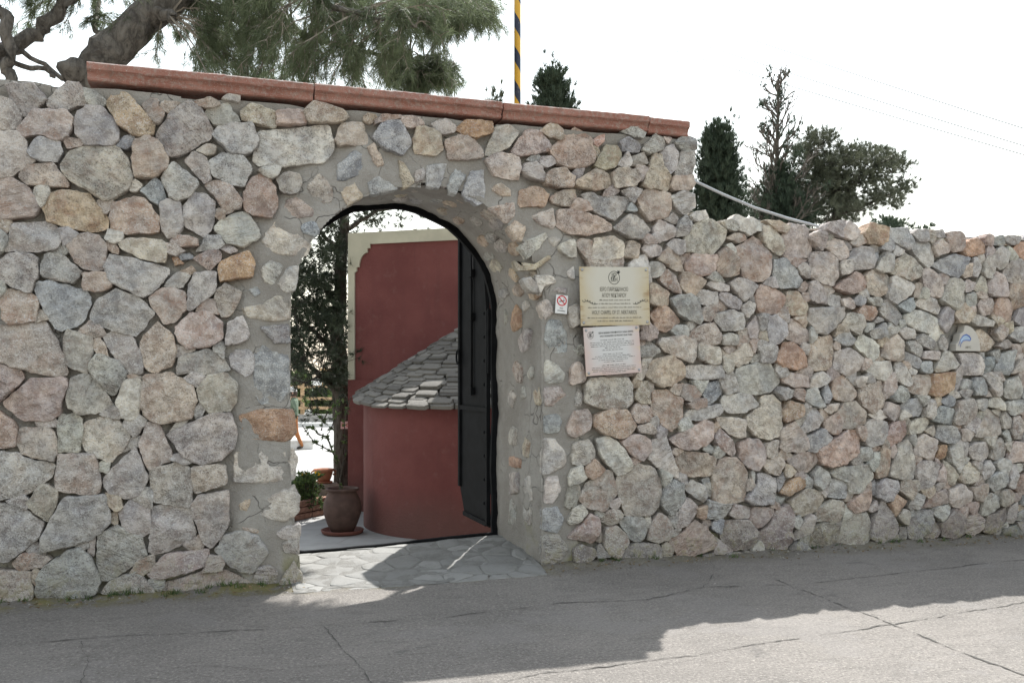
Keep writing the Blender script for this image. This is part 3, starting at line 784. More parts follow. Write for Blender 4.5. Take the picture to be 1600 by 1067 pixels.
g 6954,1685 6926,1690 6895,1678 6860,1614 6929,1638 6945,1638 6970,1650
pg 3845,2059 3789,2097 3770,2026 3784,1987 3816,1996 3882,2028
p 4091,1716 4119,1654 4144,1730 4176,1782 4105,1788 4076,1764
g 4138,2024 4130,2113 4126,2129 4082,2130 4090,2083
pg 4660,2120 4646,2172 4580,2178 4587,2124 4606,2104
p 4546,2406 4626,2453 4520,2460 4505,2464 4402,2479 4478,2411 4507,2386
pg 4808,2194 4844,2163 4914,2196 4860,2243 4773,2250
pg 6022,2327 6030,2306 6071,2286 6090,2328 6104,2365 6064,2385 5989,2377
gb 5385,2561 5365,2613 5294,2612 5270,2576 5282,2558 5318,2539
g 4914,2662 4854,2698 4827,2713 4823,2669 4817,2653 4841,2622 4853,2639
t 6910,234 6965,256 6927,296 6882,284 6884,250
gb 5653,288 5663,245 5715,241 5742,269 5718,305 5694,301
g 6648,446 6621,435 6626,396 6643,383 6679,361 6686,411 6694,457
w 6736,85 6743,85 6802,98 6777,137 6718,118 6707,99
pg 5240,490 5284,458 5290,522 5287,571 5236,545 5224,533 5184,502
g 4951,181 4975,153 4984,187 4986,218 4957,250 4943,230 4935,201
w 4832,565 4802,533 4786,516 4771,479 4803,442 4830,486 4842,510
gb 3682,524 3714,479 3728,538 3728,567 3726,600 3659,605 3663,557
pg 4050,533 4096,538 4122,566 4090,637 4060,590
pg 4629,633 4605,667 4562,680 4522,634 4572,623 4622,600
p 5778,771 5732,784 5726,744 5735,719 5751,670 5787,718 5825,754
pg 5478,831 5473,777 5517,768 5541,826 5517,877
pg 6752,823 6782,783 6806,836 6826,884 6768,870 6726,860
g 6591,1166 6630,1138 6673,1114 6687,1133 6696,1166 6674,1173 6663,1173
p 5331,819 5393,854 5322,874 5268,857 5304,817
pg 5379,861 5409,847 5452,844 5456,885 5422,942 5399,892
pg 6995,804 7100,698 7292,671 7344,878 7310,916
g 7166,1329 6938,1175 7151,1081 7277,1099 7270,1196
g 7081,1752 6936,1608 7169,1421 7283,1499 7294,1635
p 7145,2180 6951,2048 7101,1868 7202,1920 7232,2125
p 7096,2557 6937,2438 7140,2239 7256,2411 7241,2482
pg 7201,239 7165,181 7172,75 7278,18 7324,18 7392,240
g 7363,532 7153,411 7207,256 7397,257 7445,275 7450,410
p 7293,654 7102,681 7115,441 7145,424 7356,546 7357,557
g 7359,873 7307,666 7371,569 7555,696 7551,833
gb 7152,1066 6981,820 6993,815 7307,928 7298,1056 7278,1084
g 7464,1296 7287,1195 7295,1098 7315,1070 7543,1118 7550,1194
wg 7294,1484 7180,1406 7177,1342 7280,1209 7457,1310 7471,1426
pg 7427,1731 7314,1634 7303,1498 7480,1441 7563,1492 7521,1644
wg 7211,1904 7111,1852 7088,1767 7302,1650 7415,1747 7420,1854
gb 7418,2156 7250,2123 7220,1918 7429,1869 7505,1946 7505,2019
p 7266,2398 7150,2226 7155,2194 7243,2139 7410,2172 7431,2254
wg 7440,2577 7261,2482 7276,2412 7441,2268 7535,2349 7526,2479
gb 7229,2731 7106,2589 7105,2570 7250,2495 7429,2590 7437,2657
wg 7457,260 7409,242 7342,19 7585,71 7620,123 7620,146
t 7665,483 7469,409 7464,273 7627,160 7738,250 7703,455
gb 7561,684 7377,557 7376,546 7462,424 7658,498 7638,616
g 7629,887 7568,836 7571,699 7648,631 7775,686 7789,868
p 7547,1104 7319,1056 7328,928 7362,890 7554,850 7616,901 7598,1041
t 7713,1277 7567,1193 7559,1117 7610,1055 7774,1139
t 7575,1477 7492,1426 7478,1310 7564,1207 7710,1291 7723,1331 7676,1459
pg 7723,1745 7537,1646 7580,1493 7680,1476 7734,1523 7751,1711
wg 7516,1932 7441,1855 7436,1747 7529,1660 7715,1759 7695,1852
pg 7736,2141 7525,2018 7524,1946 7703,1866 7773,1919 7757,2126
pg 7547,2334 7453,2253 7431,2171 7519,2033 7730,2156 7714,2268 7695,2291
t 7692,2536 7542,2479 7552,2349 7699,2306 7765,2462
gb 7488,2693 7460,2657 7451,2591 7537,2493 7687,2550 7719,2687 7718,2687
g 7749,234 7638,144 7638,121 7814,17 7945,17 7808,235
gb 7901,523 7721,456 7756,251 7815,253 7996,325 8008,369
wg 7782,672 7656,616 7676,499 7715,470 7895,537 7900,585
p 7884,899 7806,868 7792,686 7910,599 8036,734 8028,790
t 7782,1127 7619,1043 7637,903 7796,884 7874,915 7904,1069
wg 7925,1308 7742,1322 7729,1282 7790,1144 7912,1086 8022,1181 8041,1243
gb 7869,1510 7742,1511 7689,1464 7736,1336 7919,1322
pg 7979,1708 7768,1712 7751,1524 7877,1523 8041,1608 8044,1619
t 7971,1917 7784,1906 7714,1853 7734,1760 7762,1726 7973,1722
g 7898,2112 7772,2126 7789,1920 7976,1931 8011,1977
pg 7997,2334 7731,2268 7747,2155 7768,2140 7893,2125
p 7921,2481 7781,2459 7716,2302 7735,2280 8001,2346 8021,2362 8015,2397
t 7888,2684 7734,2684 7703,2547 7776,2473 7915,2496
g 8004,309 7823,237 7960,19 7985,19 8129,124
g 8186,463 8028,364 8017,320 8142,135 8204,121 8256,212 8277,403
p 8046,720 7920,584 7914,536 8020,382 8178,481 8186,606
p 8155,874 8047,790 8055,734 8196,621 8315,681 8301,859
pg 8032,1164 7922,1069 7892,914 8037,805 8144,890 8141,1034
t 8107,1280 8060,1239 8041,1178 8150,1047 8292,1064 8268,1235
p 8049,1593 7885,1507 7935,1319 8050,1254 8098,1296 8113,1377
gb 8223,1679 8064,1616 8061,1605 8125,1389 8356,1499 8349,1604
p 8026,1964 7991,1918 7992,1724 8057,1635 8217,1698 8248,1861 8239,1879 8064,1976
g 8160,2157 8071,1991 8247,1894 8386,2141
g 8032,2349 8012,2333 7908,2124 8021,1989 8059,2000 8148,2167 8068,2322
p 8201,2624 8034,2402 8040,2367 8077,2341 8300,2389 8283,2555
t 7988,2732 7906,2688 7933,2499 8027,2415 8195,2637 8184,2701 8182,2703
g 8301,1049 8159,1032 8162,888 8308,873 8381,936 8392,980
p 8363,1484 8132,1374 8117,1292 8278,1247 8436,1286 8444,1385
"""
JAMB = """
o 751,2260 671,2302 455,2219 516,2175 671,2196
o 655,1975 516,2052 411,1996 425,1875 639,1837
g 767,2046 703,1978 751,1893 783,1971
t 915,2406 767,2420 671,2384 832,2358
g 485,1768 337,1846 208,1828 279,1688 425,1668
p 639,1549 516,1597 381,1546 396,1425 577,1437
g 719,1310 608,1349 516,1314 577,1213 671,1236
g 455,1351 337,1389 279,1306 396,1291
t 152,1355 43,1380 43,1252 139,1262
g 279,1485 194,1544 166,1473 222,1449
w 411,2056 279,2076 237,2019 337,1997
g 703,978 608,1058 485,1039 485,917 671,904
t 396,911 337,975 208,947 237,827 381,839
r 783,744 639,806 396,802 396,735 703,720
g 783,528 751,658 425,690 455,528 703,486
g 366,671 194,688 166,503 308,485
g 687,237 639,444 516,410 516,250
g 352,456 194,417 194,310 352,287
"""
# ------------------------------------------------------------------ helpers
def at(px, py, t):
    """point in the place seen in the direction (px, py) at depth t metres"""
    xr = (px - 800.0) / 1400.0 * t
    return Vector((xr * CS + t * SN, -xr * SN + t * CS - 6.49, 1.45 + (592.0 - py) / 1400.0 * t))
def gp(px, py, z=0.0):
    return at(px, py, (1.45 - z) * 1400.0 / (py - 592.0))
def link(name, me, mat=None, parent=None):
    o = bpy.data.objects.new(name, me); C.objects.link(o)
    if mat is not None:
        me.materials.clear(); me.materials.append(mat)
    if parent is not None: o.parent = parent
    return o
def tag(o, label, cat, group=None):
    o['label'] = label; o['category'] = cat
    if group: o['group'] = group
    return o
def thing(name, label, cat, loc=(0, 0, 0), rz=0.0, group=None):
    o = bpy.data.objects.new(name, None); C.objects.link(o); o.location = loc; o.rotation_euler = (0, 0, rz)
    o.empty_display_size = 0.2
    return tag(o, label, cat, group)
def mesh(name, v, f, smooth=False):
    me = bpy.data.meshes.new(name); me.from_pydata([tuple(p) for p in v], [], [tuple(int(i) for i in q) for q in f]); me.update()
    if smooth: me.polygons.foreach_set('use_smooth', [True] * len(me.polygons))
    return me
def tri_mesh(name, v, t):
    """fast: v (n,3) float array, t (m,3) int array"""
    v = np.asarray(v, np.float32); t = np.asarray(t, np.int32)
    me = bpy.data.meshes.new(name); me.vertices.add(len(v)); me.vertices.foreach_set('co', v.ravel())
    me.loops.add(t.size); me.loops.foreach_set('vertex_index', t.ravel())
    me.polygons.add(len(t)); me.polygons.foreach_set('loop_start', np.arange(0, t.size, 3, dtype=np.int32))
    me.update(calc_edges=True); return me
class MB:
    def __init__(s): s.v = []; s.f = []
    def box(s, x0, x1, y0, y1, z0, z1, m=None):
        n = len(s.v)
        P = [(x0,y0,z0),(x1,y0,z0),(x1,y1,z0),(x0,y1,z0),(x0,y0,z1),(x1,y0,z1),(x1,y1,z1),(x0,y1,z1)]
        s.v += [tuple(m @ Vector(p)) if m else p for p in P]
        s.f += [tuple(n+i for i in q) for q in ((0,3,2,1),(4,5,6,7),(0,1,5,4),(1,2,6,5),(2,3,7,6),(3,0,4,7))]; return s
    def tube(s, pts, rad, seg=8, cap=True, jit=0.0):
        n0 = len(s.v); pts = [Vector(p) for p in pts]; k = len(pts)
        if not hasattr(rad, '__len__'): rad = [rad] * k
        up = Vector((0.3, 0.2, 1)).normalized()
        for i, p in enumerate(pts):
            d = (pts[min(i+1, k-1)] - pts[max(i-1, 0)]).normalized()
            a = d.cross(up)
            if a.length < 1e-3: a = d.cross(Vector((1, 0, 0)))
            a.normalize(); b = d.cross(a)
            for j in range(seg):
                an = 6.28318 * j / seg; r = rad[i] * (1 + random.uniform(-jit, jit))
                s.v.append(tuple(p + a * (r * math.cos(an)) + b * (r * math.sin(an))))
        for i in range(k-1):
            for j in range(seg):
                s.f.append((n0+i*seg+j, n0+i*seg+(j+1)%seg, n0+(i+1)*seg+(j+1)%seg, n0+(i+1)*seg+j))
        if cap:
            s.f.append(tuple(n0+j for j in range(seg))); s.f.append(tuple(n0+(k-1)*seg+j for j in reversed(range(seg))))
        return s
    def lathe(s, prof, seg=32, cap=False):
        n0 = len(s.v)
        for r, z in prof:
            for j in range(seg): s.v.append((r*math.cos(6.28318*j/seg), r*math.sin(6.28318*j/seg), z))
        for i in range(len(prof)-1):
            for j in range(seg):
                s.f.append((n0+i*seg+j, n0+i*seg+(j+1)%seg, n0+(i+1)*seg+(j+1)%seg, n0+(i+1)*seg+j))
        if cap: s.f.append(tuple(n0+j for j in reversed(range(seg))))
        return s
    def prism(s, poly, y0, y1, m=None):
        """polygon in (x,z), extruded from y0 (front) to y1 (back)"""
        n = len(s.v); k = len(poly)
        P = [(x, y0, z) for x, z in poly] + [(x, y1, z) for x, z in poly]
        s.v += [tuple(m @ Vector(p)) if m else p for p in P]
        s.f.append(tuple(range(n, n+k))); s.f.append(tuple(reversed(range(n+k, n+2*k))))
        for i in range(k): s.f.append((n+i, n+k+i, n+k+(i+1)%k, n+(i+1)%k))
        return s
    def build(s, name, mat, parent=None, smooth=False, bevel=0.0):
        me = mesh(name, s.v, s.f, smooth)
        bm = bmesh.new(); bm.from_mesh(me); bmesh.ops.recalc_face_normals(bm, faces=bm.faces[:])
        if bevel:
            bmesh.ops.bevel(bm, geom=[e for e in bm.edges if len(e.link_faces) == 2 and e.calc_face_angle() > 0.6], offset=bevel, segments=2, affect='EDGES', profile=0.6)
        bm.to_mesh(me); bm.free()
        o = link(name, me, mat, parent)
        if name in ('twigs', 'branches', 'dead_branches', 'stems'): o['kind'] = 'stuff'
        return o
def fbm(p, f=1.0, o=4): return noise.fractal(Vector(p) * f, 1.0, 2.0, o)
def bez(p0, p1, p2, n):
    return [(1-t)**2*Vector(p0) + 2*t*(1-t)*Vector(p1) + t*t*Vector(p2) for t in [i/(n-1) for i in range(n)]]
def arr_attr(me, name, cols):
    a = me.attributes.new(name, 'FLOAT_COLOR', 'POINT'); a.data.foreach_set('color', np.asarray(cols, np.float32).ravel())

# ------------------------------------------------------------------ materials
class NT:
    def __init__(s, name):
        s.m = bpy.data.materials.new(name); s.m.use_nodes = True; s.t = s.m.node_tree; s.t.nodes.clear()
        s.out = s.n('ShaderNodeOutputMaterial'); s.b = s.n('ShaderNodeBsdfPrincipled')
        s.t.links.new(s.b.outputs[0], s.out.inputs[0]); s.b.inputs['Roughness'].default_value = 0.85
        s.b.inputs['Specular IOR Level'].default_value = 0.3
    def n(s, ty, **k):
        x = s.t.nodes.new(ty)
        for a, v in k.items(): setattr(x, a, v)
        return x
    def set(s, sock, v):
        if hasattr(v, 'is_output') or isinstance(v, bpy.types.NodeSocket): s.t.links.new(v, sock)
        else:
            if isinstance(v, tuple) and len(v) == 3 and sock.type == 'RGBA': v = v + (1,)
            sock.default_value = v
    def coord(s, kind='Object'): return s.n('ShaderNodeTexCoord').outputs[kind]
    def pos(s): return s.n('ShaderNodeNewGeometry').outputs['Position']
    def mapv(s, v, sc=(1,1,1), rot=(0,0,0), loc=(0,0,0)):
        m = s.n('ShaderNodeMapping'); s.set(m.inputs[0], v); m.inputs['Scale'].default_value = sc; m.inputs['Rotation'].default_value = rot; m.inputs['Location'].default_value = loc; return m.outputs[0]
    def noise(s, v, sc, det=4, rough=0.55, dist=0.0, col=False):
        x = s.n('ShaderNodeTexNoise'); s.set(x.inputs['Vector'], v); x.inputs['Scale'].default_value = sc; x.inputs['Detail'].default_value = det; x.inputs['Roughness'].default_value = rough; x.inputs['Distortion'].default_value = dist
        return x.outputs['Color' if col else 'Fac']
    def vor(s, v, sc, feat='F1', out='Distance'):
        x = s.n('ShaderNodeTexVoronoi', feature=feat); s.set(x.inputs['Vector'], v); x.inputs['Scale'].default_value = sc; return x.outputs[out]
    def ramp(s, v, a, b, lo=0.0, hi=1.0):
        x = s.n('ShaderNodeMapRange'); x.interpolation_type = 'SMOOTHSTEP'; s.set(x.inputs[0], v)
        x.inputs[1].default_value = a; x.inputs[2].default_value = b; x.inputs[3].default_value = lo; x.inputs[4].default_value = hi; return x.outputs[0]
    def mix(s, f, a, b, mode='MIX'):
        x = s.n('ShaderNodeMix', data_type='RGBA', blend_type=mode); s.set(x.inputs[0], f); s.set(x.inputs[6], a); s.set(x.inputs[7], b); return x.outputs[2]
    def math(s, op, a, b=0.0):
        x = s.n('ShaderNodeMath', operation=op); s.set(x.inputs[0], a); s.set(x.inputs[1], b); return x.outputs[0]
    def vmath(s, op, a, b):
        x = s.n('ShaderNodeVectorMath', operation=op); s.set(x.inputs[0], a); s.set(x.inputs[1], b); return x.outputs[0]
    def sep(s, v):
        x = s.n('ShaderNodeSeparateXYZ'); s.set(x.inputs[0], v); return x.outputs
    def bump(s, h, st=0.3, d=0.01, prev=None):
        x = s.n('ShaderNodeBump'); s.set(x.inputs['Height'], h); x.inputs['Strength'].default_value = st; x.inputs['Distance'].default_value = d
        if prev is not None: s.set(x.inputs['Normal'], prev)
        return x.outputs[0]
    def fin(s, col=None, rough=None, normal=None, metal=None):
        if col is not None: s.set(s.b.inputs['Base Color'], col)
        if rough is not None: s.set(s.b.inputs['Roughness'], rough)
        if normal is not None: s.set(s.b.inputs['Normal'], normal)
        if metal is not None: s.set(s.b.inputs['Metallic'], metal)
        return s.m
def plain(name, col, rough=0.8, metal=0.0, var=0.12, sc=12.0, bump=0.0):
    k = NT(name); v = k.coord()
    n = k.noise(v, sc, 5)
    c = k.mix(k.ramp(n, 0.3, 0.7), tuple(x * (1 - var) for x in col), tuple(min(1, x * (1 + var)) for x in col))
    return k.fin(c, rough, k.bump(k.noise(v, sc * 6, 4), bump, 0.01) if bump else None, metal)
M = {}
def rock_material():
    k = NT('rock'); at_ = k.n('ShaderNodeAttribute', attribute_name='tint'); seed = k.n('ShaderNodeAttribute', attribute_name='seed')
    v = k.vmath('ADD', k.coord(), k.vmath('MULTIPLY', seed.outputs['Color'], (37.0, 53.0, 29.0)))
    base = at_.outputs['Color']
    big = k.noise(v, 5.0, 1, 0.5, 0.4); mid = k.noise(v, 17.0, 3, 0.72); fine = k.noise(v, 120.0, 2, 0.8)
    c = k.mix(k.ramp(big, 0.3, 0.7), k.mix(1.0, base, (0.84, 0.84, 0.85), 'MULTIPLY'), k.mix(1.0, base, (1.24, 1.20, 1.13), 'MULTIPLY'))
    c = k.mix(k.ramp(mid, 0.36, 0.62), k.mix(1.0, c, (0.80, 0.79, 0.78), 'MULTIPLY'), k.mix(1.0, c, (1.12, 1.12, 1.11), 'MULTIPLY'))
    # rusty staining, strongest where the stone's own warm value says so
    warm = k.sep(seed.outputs['Color'])[2]
    rust = k.math('MULTIPLY', k.math('MULTIPLY', k.ramp(k.noise(v, 8.0, 4, 0.7), 0.45, 0.62), k.ramp(fine, 0.36, 0.56)), k.math('MULTIPLY', warm, 0.85))
    c = k.mix(rust, c, (0.36, 0.205, 0.135))
    # pale lichen crust and dark pits
    kind = k.sep(seed.outputs['Color'])[0]
    lich = k.math('MULTIPLY', k.ramp(fine, 0.52, 0.62), k.ramp(mid, 0.36, 0.56))
    c = k.mix(k.math('MULTIPLY', lich, k.ramp(kind, 0.0, 0.9, 0.95, 0.35)), c, (0.70, 0.685, 0.655))
    pit = k.math('MULTIPLY', k.ramp(fine, 0.47, 0.37), k.ramp(mid, 0.62, 0.42))
    c = k.mix(k.math('MULTIPLY', pit, k.ramp(k.sep(seed.outputs['Color'])[1], 0.1, 0.9, 0.2, 0.8)), c, (0.11, 0.098, 0.09))
    # white calcite veins
    ve = k.math('ABSOLUTE', k.math('SUBTRACT', k.noise(k.mapv(v, (1.0, 1.0, 2.2), (0.4, 0.9, 0.3)), 6.0, 2, 0.6), 0.5))
    c = k.mix(k.math('MULTIPLY', k.math('MULTIPLY', k.ramp(ve, 0.0, 0.012, 1.0, 0.0), k.ramp(big, 0.50, 0.60)), 0.45), c, (0.66, 0.66, 0.65))
    # yellow-green moss low down beside the gateway
    p = k.sep(k.pos()); moss = k.math('MULTIPLY', k.ramp(p[2], 0.02, 0.36, 1.0, 0.0), k.ramp(mid, 0.50, 0.60))
    c = k.mix(k.math('MULTIPLY', moss, 0.5), c, (0.22, 0.20, 0.075))
    vr = k.n('ShaderNodeVectorRotate', rotation_type='Y_AXIS'); k.set(vr.inputs['Vector'], v); k.set(vr.inputs['Angle'], k.math('MULTIPLY', k.sep(seed.outputs['Color'])[1], 3.1))
    st = k.noise(k.mapv(vr.outputs[0], (1.6, 1.6, 8.0)), 4.5, 2, 0.6)
    gr = k.math('MULTIPLY', k.ramp(p[2], 0.05, 0.75, 1.0, 0.0), k.ramp(big, 0.35, 0.6)); c = k.mix(k.math('MULTIPLY', gr, 0.35), c, (0.13, 0.12, 0.11))
    h = k.math('ADD', k.math('ADD', mid, k.math('MULTIPLY', fine, 0.30)), k.math('MULTIPLY', st, k.ramp(kind, 0.45, 0.9, 0.0, 1.0)))
    return k.fin(c, 0.92, k.bump(h, 1.0, 0.040))
M['rock'] = rock_material()
def mortar_material():
    k = NT('mortar'); v = k.pos()
    n1 = k.noise(v, 2.2, 3, 0.6, 0.3); n2 = k.noise(v, 22.0, 4, 0.7); n3 = k.noise(v, 180.0, 1, 0.7)
    c = k.mix(k.ramp(n1, 0.32, 0.68), (0.265, 0.245, 0.218), (0.37, 0.35, 0.32))
    c = k.mix(k.math('MULTIPLY', k.ramp(n2, 0.5, 0.72), 0.5), c, (0.24, 0.225, 0.20))
    c = k.mix(k.math('MULTIPLY', k.ramp(n3, 0.58, 0.7), 0.4), c, (0.52, 0.51, 0.48))
    p = k.sep(v); moss = k.math('MULTIPLY', k.ramp(p[2], 0.0, 0.5, 1.0, 0.0), k.ramp(n1, 0.46, 0.60))
    c = k.mix(k.math('MULTIPLY', moss, 0.75), c, (0.19, 0.18, 0.055))
    cr = k.ramp(k.vor(k.vmath('ADD', v, k.vmath('MULTIPLY', k.noise(v, 6.0, 2, 0.6, 0, True), (0.12, 0.12, 0.12))), 3.4, 'DISTANCE_TO_EDGE'), 0.0, 0.010, 1.0, 0.0)
    cr = k.math('MULTIPLY', cr, k.ramp(n1, 0.48, 0.56)); c = k.mix(k.math('MULTIPLY', cr, 0.4), c, (0.10, 0.09, 0.08))
    nm = k.bump(k.math('SUBTRACT', k.math('ADD', n2, k.math('MULTIPLY', n3, 0.35)), cr), 0.9, 0.020)
    return k.fin(c, 0.95, nm)
M['mortar'] = mortar_material()
def concrete_material():
    k = NT('street_concrete'); v = k.pos()
    n1 = k.noise(v, 0.7, 3, 0.6, 0.4); n2 = k.noise(k.mapv(v, (1, 2.4, 1), (0, 0, 0.06)), 5.0, 4, 0.7, 0.3); n3 = k.noise(v, 60.0, 3, 0.75); n4 = k.noise(v, 170.0, 1)
    c = k.mix(k.ramp(n1, 0.3, 0.7), (0.154, 0.142, 0.128), (0.206, 0.189, 0.169))
    c = k.mix(k.math('MULTIPLY', k.ramp(n2, 0.50, 0.70), 0.45), c, (0.107, 0.097, 0.087))
    c = k.mix(k.math('MULTIPLY', k.ramp(n2, 0.46, 0.30), 0.3), c, (0.255, 0.234, 0.210))
    c = k.mix(k.math('MULTIPLY', k.ramp(n3, 0.53, 0.66), 0.6), c, (0.348, 0.319, 0.287))
    c = k.mix(k.math('MULTIPLY', k.ramp(n3, 0.46, 0.34), 0.6), c, (0.070, 0.064, 0.057))
    c = k.mix(k.math('MULTIPLY', k.ramp(n4, 0.58, 0.72), 0.4), c, (0.394, 0.363, 0.328))
    pa = k.ramp(k.noise(k.vmath('ADD', v, (3.1, 7.7, 0)), 0.9, 4, 0.65), 0.56, 0.60); c = k.mix(k.math('MULTIPLY', pa, 0.30), c, (0.226, 0.212, 0.198))
    oi = k.ramp(k.noise(k.vmath('ADD', v, (13.1, 2.7, 0)), 1.7, 5, 0.7), 0.62, 0.70); c = k.mix(k.math('MULTIPLY', oi, 0.45), c, (0.072, 0.068, 0.065))
    p = k.sep(v)
    # silt and moss along the wall's foot
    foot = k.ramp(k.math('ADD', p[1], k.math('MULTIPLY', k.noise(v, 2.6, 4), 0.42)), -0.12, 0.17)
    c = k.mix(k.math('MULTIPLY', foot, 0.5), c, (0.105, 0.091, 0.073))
    lf = k.math('MULTIPLY', foot, k.math('MULTIPLY', k.math('MULTIPLY', k.ramp(p[0], 1.2, 2.9, 1.0, 0.25), k.ramp(p[1], 0.0, 0.15, 1.0, 0.15)), k.ramp(k.noise(v, 6.0, 5, 0.65), 0.40, 0.58)))
    c = k.mix(k.math('MULTIPLY', lf, 0.8), c, (0.157, 0.138, 0.043))
    nm = k.bump(k.math('ADD', n3, k.math('MULTIPLY', n2, 1.0)), 0.9, 0.014)
    return k.fin(c, 0.9, nm)
M['concrete'] = concrete_material()
def coping_material():
    k = NT('painted_coping'); v = k.pos()
    n1 = k.noise(v, 3.0, 5, 0.6); n2 = k.noise(v, 30.0, 5, 0.7); n3 = k.noise(v, 150.0, 3, 0.7)
    c = k.mix(k.ramp(n1, 0.3, 0.7), (0.26, 0.115, 0.085), (0.345, 0.175, 0.135))
    c = k.mix(k.math('MULTIPLY', k.ramp(n2, 0.46, 0.66), 0.7), c, (0.33, 0.26, 0.225))
    c = k.mix(k.math('MULTIPLY', k.ramp(n3, 0.60, 0.68), 0.75), c, (0.58, 0.52, 0.47))
    c = k.mix(k.math('MULTIPLY', k.ramp(k.noise(v, 9.0, 4, 0.7), 0.55, 0.66), 0.45), c, (0.17, 0.115, 0.09))
    up = k.sep(k.n('ShaderNodeNewGeometry').outputs['Normal'])[2]
    c = k.mix(k.math('MULTIPLY', k.ramp(up, 0.3, 0.9), k.ramp(n2, 0.35, 0.6)), c, (0.42, 0.39, 0.36))
    return k.fin(c, 0.9, k.bump(k.math('ADD', n2, k.math('MULTIPLY', n3, 0.4)), 0.5, 0.008))
M['coping'] = coping_material()
M['crack'] = plain('joint_dirt', (0.088, 0.083, 0.075), 1.0)
M['red'] = None
def red_material():
    k = NT('red_render'); v = k.pos(); n1 = k.noise(v, 1.4, 5, 0.6); n2 = k.noise(v, 40.0, 4)
    c = k.mix(k.ramp(n1, 0.3, 0.7), (0.135, 0.042, 0.038), (0.178, 0.060, 0.053))
    st = k.noise(k.mapv(v, (6, 6, 0.5)), 2.0, 4); c = k.mix(k.math('MULTIPLY', k.ramp(st, 0.5, 0.75), 0.25), c, (0.10, 0.038, 0.035))
    bz = k.sep(v); c = k.mix(k.math('MULTIPLY', k.ramp(k.math('ADD', bz[2], k.math('MULTIPLY', n1, 0.5)), -0.15, 0.45, 1.0, 0.0), 0.5), c, (0.13, 0.085, 0.07))
    c = k.mix(k.math('MULTIPLY', k.ramp(k.noise(v, 7.0, 4, 0.7), 0.56, 0.70), 0.3), c, (0.19, 0.095, 0.085))
    return k.fin(c, 0.85, k.bump(k.math('ADD', n2, k.math('MULTIPLY', k.noise(v, 5.0, 3), 2.0)), 0.45, 0.012))
M['red'] = red_material()
M['cream'] = plain('cream_trim', (0.47, 0.44, 0.34), 0.8, var=0.1, sc=3)
M['slate'] = None
def slate_material():
    k = NT('roof_slate'); o = k.n('ShaderNodeObjectInfo'); v = k.vmath('ADD', k.pos(), (0, 0, 0)); n = k.noise(v, 14.0, 5, 0.65)
    c = k.mix(o.outputs['Random'], (0.095, 0.088, 0.077), (0.19, 0.178, 0.157)); c = k.mix(k.math('MULTIPLY', k.ramp(n, 0.5, 0.7), 0.5), c, (0.10, 0.097, 0.09))
    return k.fin(c, 0.85, k.bump(k.noise(v, 60.0, 4), 0.5, 0.01))
M['slate'] = slate_material()
M['iron'] = plain('black_iron', (0.009, 0.0095, 0.0105), 0.75, 0.0, var=0.25, sc=8, bump=0.05)
M['iron'].node_tree.nodes['Principled BSDF'].inputs['Specular IOR Level'].default_value = 0.07
M['steel'] = plain('galvanised_steel', (0.36, 0.37, 0.38), 0.45, 0.7)
M['terracotta'] = plain('terracotta', (0.36, 0.15, 0.085), 0.85, var=0.2, sc=9, bump=0.15)
M['dark_clay'] = plain('dark_clay', (0.085, 0.052, 0.042), 0.8, var=0.2, sc=9, bump=0.2)
M['soil'] = plain('soil', (0.07, 0.05, 0.035), 1.0, sc=40, bump=0.6)
M['white'] = plain('white_stone', (0.70, 0.69, 0.66), 0.7, var=0.05)
M['timber'] = plain('timber', (0.42, 0.29, 0.17), 0.8, var=0.2)
M['brick'] = plain('planter_stone', (0.30, 0.17, 0.125), 0.9, var=0.25, sc=14, bump=0.4)
M['ochre'] = plain('ochre_render', (0.55, 0.36, 0.18), 0.85)
def bark(name, a, b):
    k = NT(name); v = k.coord(); n = k.noise(k.mapv(v, (1, 1, 0.4)), 14.0, 6, 0.7, 0.6); w = k.vor(k.mapv(v, (1, 1, 0.45)), 16.0)
    c = k.mix(k.ramp(n, 0.35, 0.65), a, b); c = k.mix(k.ramp(w, 0.0, 0.25, 0.7, 0.0), c, tuple(x * 0.5 for x in a))
    return k.fin(c, 0.95, k.bump(k.math('ADD', n, w), 1.0, 0.04))
M['bark'] = bark('pine_bark', (0.08, 0.07, 0.06), (0.19, 0.17, 0.145))
M['bark_dark'] = bark('dark_bark', (0.05, 0.04, 0.032), (0.10, 0.085, 0.07))
M['twig'] = plain('twig', (0.25, 0.22, 0.18), 0.95, var=0.3)
def leaf(name, a, b, tr=0.25):
    k = NT(name); o = k.noise(k.pos(), 2.2, 3); o2 = k.noise(k.pos(), 30.0, 2)
    c = k.mix(k.ramp(k.math('ADD', k.math('MULTIPLY', o, 0.6), k.math('MULTIPLY', o2, 0.4)), 0.35, 0.62), a, b)
    k.fin(c, 0.6)
    t = k.n('ShaderNodeBsdfTranslucent'); k.set(t.inputs[0], c); mx = k.n('ShaderNodeMixShader'); mx.inputs[0].default_value = tr
    k.t.links.new(k.b.outputs[0], mx.inputs[1]); k.t.links.new(t.outputs[0], mx.inputs[2]); k.t.links.new(mx.outputs[0], k.out.inputs[0])
    return k.m
M['needle'] = leaf('pine_needle', (0.095, 0.118, 0.066), (0.175, 0.21, 0.118), 0.4)
M['needle_dark'] = leaf('conifer_needle', (0.032, 0.042, 0.026), (0.060, 0.075, 0.042), 0.15)
M['cypress'] = leaf('cypress_leaf', (0.035, 0.055, 0.035), (0.065, 0.09, 0.055), 0.15)
M['pine_far'] = leaf('far_pine_leaf', (0.07, 0.08, 0.05), (0.12, 0.13, 0.085), 0.2)
M['shrub'] = leaf('shrub_leaf', (0.045, 0.08, 0.03), (0.11, 0.16, 0.05), 0.3)
M['yellow'] = plain('yellow_flower', (0.75, 0.5, 0.03), 0.7)
